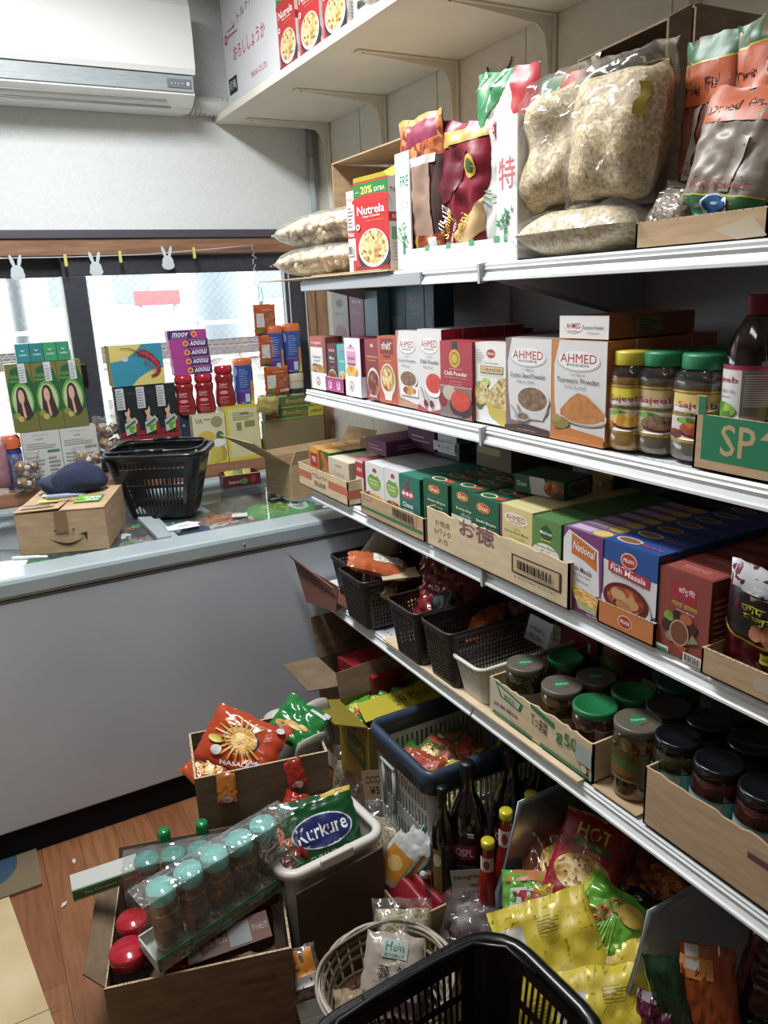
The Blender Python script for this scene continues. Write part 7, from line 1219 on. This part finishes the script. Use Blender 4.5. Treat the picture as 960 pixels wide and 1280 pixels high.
# shrink wrapped tray of jars, tilted
def jarpack(label, loc, rot, n, sp, ends, group=None, lidc='#3a9a94', r=.030, h=.165):
    e = thing('jar_pack', label, 'jar pack', loc, rot); L = sp*n
    g = G(); g.box(-.02, L+.03, -.045, .045, 0, .004, '#c0c4bc'); g.box(-.02, L+.03, -.047, -.043, 0, .034, '#1f6a34'); g.box(-.02, L+.03, .043, .047, 0, .034, '#c8ccc4'); g.box(-.022, -.018, -.045, .045, 0, .03, '#c8ccc4'); g.box(L+.028, L+.032, -.045, .045, 0, .03, '#1f6a34')
    g.paint([('r', '#a8b060', .02, .1, .98, .14), ('r', '#a8b060', .02, .84, .98, .88), ('t', '#c8d8c0', 'The Complete Cooking', .4, .5, .6, .35)], lambda x, y, l: (-.02+x, -.0475-l, y), L+.05, .034); g.build('tray', e)
    for i in range(n):
        x = sp*(i+.5); g = G(); g.lathe([(r*.9, .005), (r, .010), (r, h*.70), (r*.85, h*.80), (r*.83, h*.86)], 'spice_b', 20, c=(x, 0, 0), sq=.15)
        g.lathe([(r*1.01, h*.22), (r*1.01, h*.62)], '#6a5a4c', 20, c=(x, 0, 0), cap=False, sq=.15); g.lathe([(r*1.02, h*.12), (r*1.02, h*.16)], '#c8a040,f', 20, c=(x, 0, 0), cap=False, sq=.15); g.lathe([(r*1.02, h*.66), (r*1.02, h*.69)], '#c8a040,f', 20, c=(x, 0, 0), cap=False, sq=.15); j = g.build('jar', e)
        g = G(); g.lathe([(r*.98, h*.82), (r, h*.84), (r, h*.98), (r*.94, h), (.0005, h)], lidc+',g', 32, c=(x, 0, 0), ribs=.012); g.build('lid', j)
    g = G(); nx, nz = 22, 12; 
    for s in (1, -1):
        vs = []
        for j in range(nz+1):
            for i in range(nx+1):
                u = i/nx; v = j/nz; w_ = .049 if v < .2 else .036+.003*math.cos(u*n*2*PI+PI)
                vs.append((-.024+(L+.06)*u, -s*(w_+.002*noise.noise(Vector((u*9, v*7, s)))), .0+(h+.006)*v))
        g.add(vs, [(j*(nx+1)+i, j*(nx+1)+i+1, (j+1)*(nx+1)+i+1, (j+1)*(nx+1)+i) for j in range(nz) for i in range(nx)], 'shrink_wrap', True)
    tp = [(-.024+(L+.06)*i/nx, y_, h+.004+.003*noise.noise(Vector((i*.4, y_*20, 0)))) for i in range(nx+1) for y_ in (-.036, .036)]
    g.add(tp, [(2*i, 2*i+2, 2*i+3, 2*i+1) for i in range(nx)], 'shrink_wrap', True)
    g.build('shrink_film', e); return e
jarpack('shrink wrapped pack of five teal lidded jars lying across the open carton', (.185, 1.462, .278), (0, -3, 13), 5, .066, 0, lidc='#62b8b0', r=.031)
jarpack('second shrink wrapped jar pack standing behind at the rear of the open carton', (.185, 1.672, .225), (0, 0, -16), 3, .062, 0, lidc='#2f9084', r=.029, h=.15)
g = G(); g.box(0, .15, 0, .004, 0, .034, '#1f6a34'); g.box(0, .15, .004, .05, .028, .032, '#a8aca4'); g.paint([('r', '#a8b060', .02, .08, .98, .14), ('r', '#a8b060', .02, .84, .98, .9), ('t', '#c8d8c0', 'The Complete Cooking', .56, .5, .8, .35)], lambda x, y, l: (x, -l, y), .15, .034)
solo(g, 'carton_strip', 'green box strip reading The Complete Cooking at the left of the open carton', 'cardboard', (.045, 1.665, .328), (12, 0, -3))
# brown powder cartons in the open carton
bf = [('r', '#6a3c30', 0, 0, 1, 1), ('r', '#c4c4c4', .0, .0, .28, 1), ('t', '#a82c30', 'AHMED', .12, .7, .14, .2, 90), ('t', '#4a4442', 'Garam', .2, .4, .08, .3, 90), ('r', '#8a8e90', .42, .15, .62, .85)]+textlines('#a88878', .66, .96, .2, .8, 5)
carton('powder_carton', 'brown and white powder carton lying upper right in the open carton', 'carton', .385, 1.52, .232, .19, .05, .06, ('#5a3228', '#6a3c30'), textlines('#8a6458', .1, .9, .2, .8, 3), rz=-5, rx=30, top=[('r', '#bcbcbc', .72, .05, 1, .95), ('t', '#a82c30', 'AHMED', .92, .5, .09, .4, 90, .0), ('t', '#4a4442', 'عرقسوس', .80, .5, .06, .5, 90), ('r', '#8a8e90', .16, .1, .4, .9)]+textlines('#a88878', .44, .7, .15, .85, 5))
carton('powder_carton', 'brown powder carton lying in front in the open carton', 'carton', .335, 1.443, .205, .19, .06, .05, ('#5a3228', '#74443a'), textlines('#8a6458', .1, .9, .2, .8, 3), rz=-6, rx=30, top=[('r', '#8a8e90', .0, .1, .16, .9), ('r', '#8e9294', .5, .1, .76, .9), ('t', '#c8a898', 'Garam Masala', .33, .5, .3, .3), ('t', '#c8a898', 'AHMED', .88, .5, .08, .6, 90)])
# juice bottles behind
for i, (x, y, lb) in enumerate([(.272, 1.722, 'juice bottle with green cap, left of the two behind the shrink packs'), (.362, 1.70, 'orange juice bottle with green cap, right of the two behind the shrink packs')]):
    e = thing('juice_bottle', lb, 'bottle', (x, y, .002)); h = .385; r = .03
    g = G(); g.lathe([(r*.9, 0), (r, .006), (r, h*.68), (r*.9, h*.78), (r*.5, h*.88), (r*.42, h*.92)], '#b87824,g', 24); g.build('bottle_body', e)
    g = G(); g.lathe([(r*.5, h*.90), (r*.52, h*.92), (r*.52, h*.995), (r*.45, h*1.01), (.0005, h*1.01)], '#12803c,g', 30, ribs=.02); g.build('cap', e)
ppouch('snack_packet', 'red and green packet between the shrink pack and the white basket', 'packet', (.50, 1.57, .31), (-.2, -.4, .9), 20, .11, .12, .04, '#6a1a18,g', [('p', '#1c5a2c', [(0, .5), (1, .4), (1, 1), (0, 1)])], 163, crinkle=.4)
ppouch('rice_cake_bag', 'small clear bag with orange printed tag between carton and dark sheet', 'packet', (.475, 1.375, .14), (-.3, -.8, .5), 10, .09, .12, .03, '#6a5a50,g', [('r', '#c8741c', .1, .5, .9, .95), ('r', '#b8b4b0', .1, .3, .9, .5)], 164, crinkle=.3)
# ---------------- clear bags before the base shelf
filmbag('clear_bag', 'clear bag of white dried pieces right of the snack box', 'bag', (.885, 1.93, .003), (-12, 0, -50), .16, .26, .09, 'grain_pale', 'dried_pieces', seed=171, crinkle=.7, fill=(.05, .8))
filmbag('clear_bag', 'clear bag of purple brown dried limes', 'bag', (.845, 1.74, .003), (-15, 0, -50), .19, .28, .11, '#4a3a38', 'dried_limes', seed=172, crinkle=.8, fill=(.05, .62))
filmbag('clear_bag', 'large clear bag of pale herbs before the crate', 'bag', (.83, 1.60, .003), (-20, 0, -55), .22, .28, .12, 'grain_pale', 'dried_herbs', seed=173, crinkle=.8, fill=(.05, .8))
g = G(); g.slab([(0, 0, 0), (.07, -.03, 0), (.07, -.03, .09), (0, 0, .09)], .001, '#8a7458'); g.paint([('t', '#241c18', '□□□□', .5, .7, .7, .2), ('t', '#241c18', '¥51', .5, .35, .5, .25)], lambda a, b, l: (a, -a*.43-l, b), .07, .09); solo(g, 'price_card', 'tan price card leaning on the grey crate', 'card', (.83, 1.72, .25), (-15, 0, -10))
for i in range(4):
    ppouch('snack_packet', ['orange and white packet, leftmost of the four leaning before the crate', 'orange and white packet, second of the four leaning before the crate', 'green edged packet, third of the four leaning before the crate', 'green edged packet, rightmost of the four leaning before the crate'][i], 'packet', (.785+.032*i, 1.455-.010*i, .262+.004*i), (-.75, -.6, .4), -32, .085, .135, .016, ['#c0c4c0,g', '#c0c4c0,g', '#c4c8c4,g', '#c0c8c0,g'][i], [('r', '#c8801c', .1, .12, .9, .72), ('e', '#d8b060', .5, .45, .25, .15)] if i < 2 else [('r', '#12582c', .04, .06, .2, .94), ('r', '#12582c', .8, .06, .96, .94)], 180+i, crinkle=.15)
# long box with red packets and bean bag
e = openbox('cardboard_box', 'tan box holding red packets and a dark bean bag before the base shelf', (.735, 1.30, .002), -90, .40, .205, .20, 'cardboard', th=.005)
g = G(); g.box(.742, .935, 1.318, 1.323, .01, .205, 'cardboard'); solo(g, 'cardboard_divider', 'tan cardboard divider between the red packets and the bean bag', 'cardboard')
for i in range(6):
    ppouch('red_packet', 'flat red packet in the row behind the divider, %s' % ['leftmost', 'second from left', 'third from left', 'fourth from left', 'fifth from left', 'rightmost'][i], 'packet', (.765+.028*i, 1.40, .165+.008*i), (-.85, -.35, .45), -20, .13, .13, .014, '#9a1c2c,g', [('r', '#b85a64', 0, .93, 1, .96), ('r', '#7a1420', .1, .1, .9, .3)], 190+i, crinkle=.12)
g = G(); g.slab([(0, 0, 0), (.075, -.044, 0), (.075, -.044, .075), (0, 0, .075)], .0015, '#8a8274'); g.paint([('t', '#1c1816', 'Fenugreek', .5, .76, .84, .2, 4), ('t', '#1c1816', 'seed', .66, .5, .36, .16, 4), ('t', '#1c1816', '¥499', .5, .22, .5, .16, 4)], lambda a, b, l: (a, -a*.587-l*1.2, b), .075, .075)
solo(g, 'price_card', 'handwritten Fenugreek seed price card standing behind the red packets', 'card', (.862, 1.318, .207), (-12, 0, -4))
g = G(); g.lathe([(.004, 0), (.009, .004), (.009, .07), (.004, .074)], '#b8b4b0,g', 12); solo(g, 'small_tube', 'small white tube between the packets and the price card', 'tube', (.845, 1.41, .215), (30, -35, 0))
filmbag('bean_bag', 'clear bag of dark beans in the tan box', 'bag', (.84, 1.195, .115), (-55, 0, -40), .19, .19, .10, 'f_dark', 'dark_beans', seed=201, crinkle=.7, fill=(.05, .85))
filmbag('bean_bag', 'clear bag of dark brown seeds under the upper bean bag', 'bag', (.835, 1.16, .012), (-50, 0, -60), .17, .2, .09, 'grain_brown', 'seeds', seed=202, crinkle=.5)
# coiled wicker basket with herb packet
e = thing('wicker_basket', 'round pale wicker basket with a herb packet', 'basket', (.60, 1.185, .002)); g = G()
for k in range(9):
    rr = .10+.0045*k; zz = .02+.026*k; g.tube([(rr*math.cos(a)+.003*math.sin(a*3+k), rr*math.sin(a), zz+.008*math.sin(a*2+k*1.7)) for a in [2*PI*i/40 for i in range(40)]], .0045, ['#7a6a54', '#8c7c66', '#6a5a48'][k % 3], 6, closed=True)
for k in range(26):
    a = 2*PI*k/26; g.tube([(.098*math.cos(a), .098*math.sin(a), .004), (.137*math.cos(a+.12), .137*math.sin(a+.12), .235)], .003, '#8a7a64', 5)
g.lathe([(.0, .004), (.10, .004), (.10, .008), (.0, .008)], '#6a5a48', 24); g.build('basket_body', e)
g = G()
for k in range(3): g.tube([((.142+.006*k)*math.cos(a), (.142-.004*k)*math.sin(a), .238+.006*math.sin(a*4+k*2)+.004*k) for a in [2*PI*i/48 for i in range(48)]], .0042, ['#a89a86', '#b8aa98', '#98887a'][k], 6, closed=True)
g.build('rim', e)
filmbag('herb_bag', 'clear pointed bag of pale crushed herbs in the wicker basket', 'bag', (.655, 1.225, .09), (-35, 10, -20), .15, .22, .09, 'grain_pale', 'herbs', seed=203, crinkle=.6)
ppouch('herb_packet', 'cream Hein herb packet with black characters on the wicker basket', 'packet', (.60, 1.165, .265), (-.35, -.55, .75), -8, .125, .15, .03, '#a09284,g', [('r', '#4a3038', 0, 0, 1, .20), ('e', '#8a7a78', .2, .1, .08, .06), ('t', '#8a7a78', '田', .2, .1, .06, .06), ('r', '#98a89c', .3, .68, .75, .92), ('t', '#1c6a5c', 'Hein', .52, .83, .32, .12, 0, .006), ('t', '#1c6a5c', 'oooooo', .52, .72, .34, .04), ('t', '#1c1816', '莪', .38, .50, .20, .17, 0, .008), ('t', '#1c1816', '然', .68, .51, .18, .17, 0, .008), ('r', '#3a3430', .2, .37, .8, .376), ('t', '#3a3430', 'ERAHIN', .5, .32, .26, .04)], 204, crinkle=.2)
ppouch('herb_packet', 'tan packet standing low at the left of the wicker basket', 'packet', (.49, 1.14, .20), (-.6, -.6, .4), 10, .07, .16, .03, '#a08a70,g', [], 205, crinkle=.3)
# black shopping basket in front
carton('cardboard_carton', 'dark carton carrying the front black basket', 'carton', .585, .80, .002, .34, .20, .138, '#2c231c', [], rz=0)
e = wovenbin('shopping_basket', 'black plastic shopping basket in the foreground at the bottom', 'basket', (.56, .862, .142), 3, .45, .315, .265, 'black_plastic', taper=.2, rad=.085, pitch=.0155, slot=.58, rows=[(.06, .16), (.20, .36), (.42, .58), (.64, .84)], rimw=.018, rimh=.016)
g = G(); pts = [(-.205, .02, .275), (-.20, .10, .275), (-.15, .142, .278), (0, .152, .28), (.15, .142, .278), (.20, .10, .275), (.205, .02, .275)]
g.tube(pts, .0055, 'black_plastic', 8); g.box(-.09, .09, .142, .165, .268, .284, 'black_plastic', .004); g.build('handle', e)
# floor scraps and boards
g = G(); g.slab([(-1.3, 1.0, .014), (.04, 1.0, .014), (-.039, 1.633, .014), (-.105, 2.185, .014), (-1.3, 2.185, .014)], .013, 'beige_board'); g.box(-.30, -.02, 1.72, 1.722, .0142, .0146, '#6a5638'); solo(g, 'board', 'smooth beige board lying on the floor at the lower left', 'board')
g = G(); g.slab([(-.5, 2.20, .01), (-.015, 2.195, .01), (-.012, 2.62, .01), (-.5, 2.62, .01)], .009, '#7a6a50'); g.paint([('e', '#34506a', .72, .35, .16, .22)], lambda x, y, l: (-.5+x, 2.2+y, .0101+l), .488, .42); solo(g, 'floor_mat', 'brown mat with blue patch poking out under the freezer', 'mat')
for i, (x, y) in enumerate([(.02, 2.07), (.08, 2.24)]):
    g = G(); g.slab([(0, 0, .002), (.014, .004, .003), (.02, .02, .002), (.006, .014, .004)], .001, '#d0ccc4'); solo(g, 'paper_scrap', ['larger torn paper scrap on the floor planks', 'tiny white crumb on the floor near the freezer'][i], 'paper', (x, y, .0015), (0, 0, 40*i))
carton('cardboard_carton', 'plain brown carton standing on the floor under the wicker basket edge', 'carton', .47, 1.22, .002, .10, .10, .12, '#3a2e24', [], rz=-10)
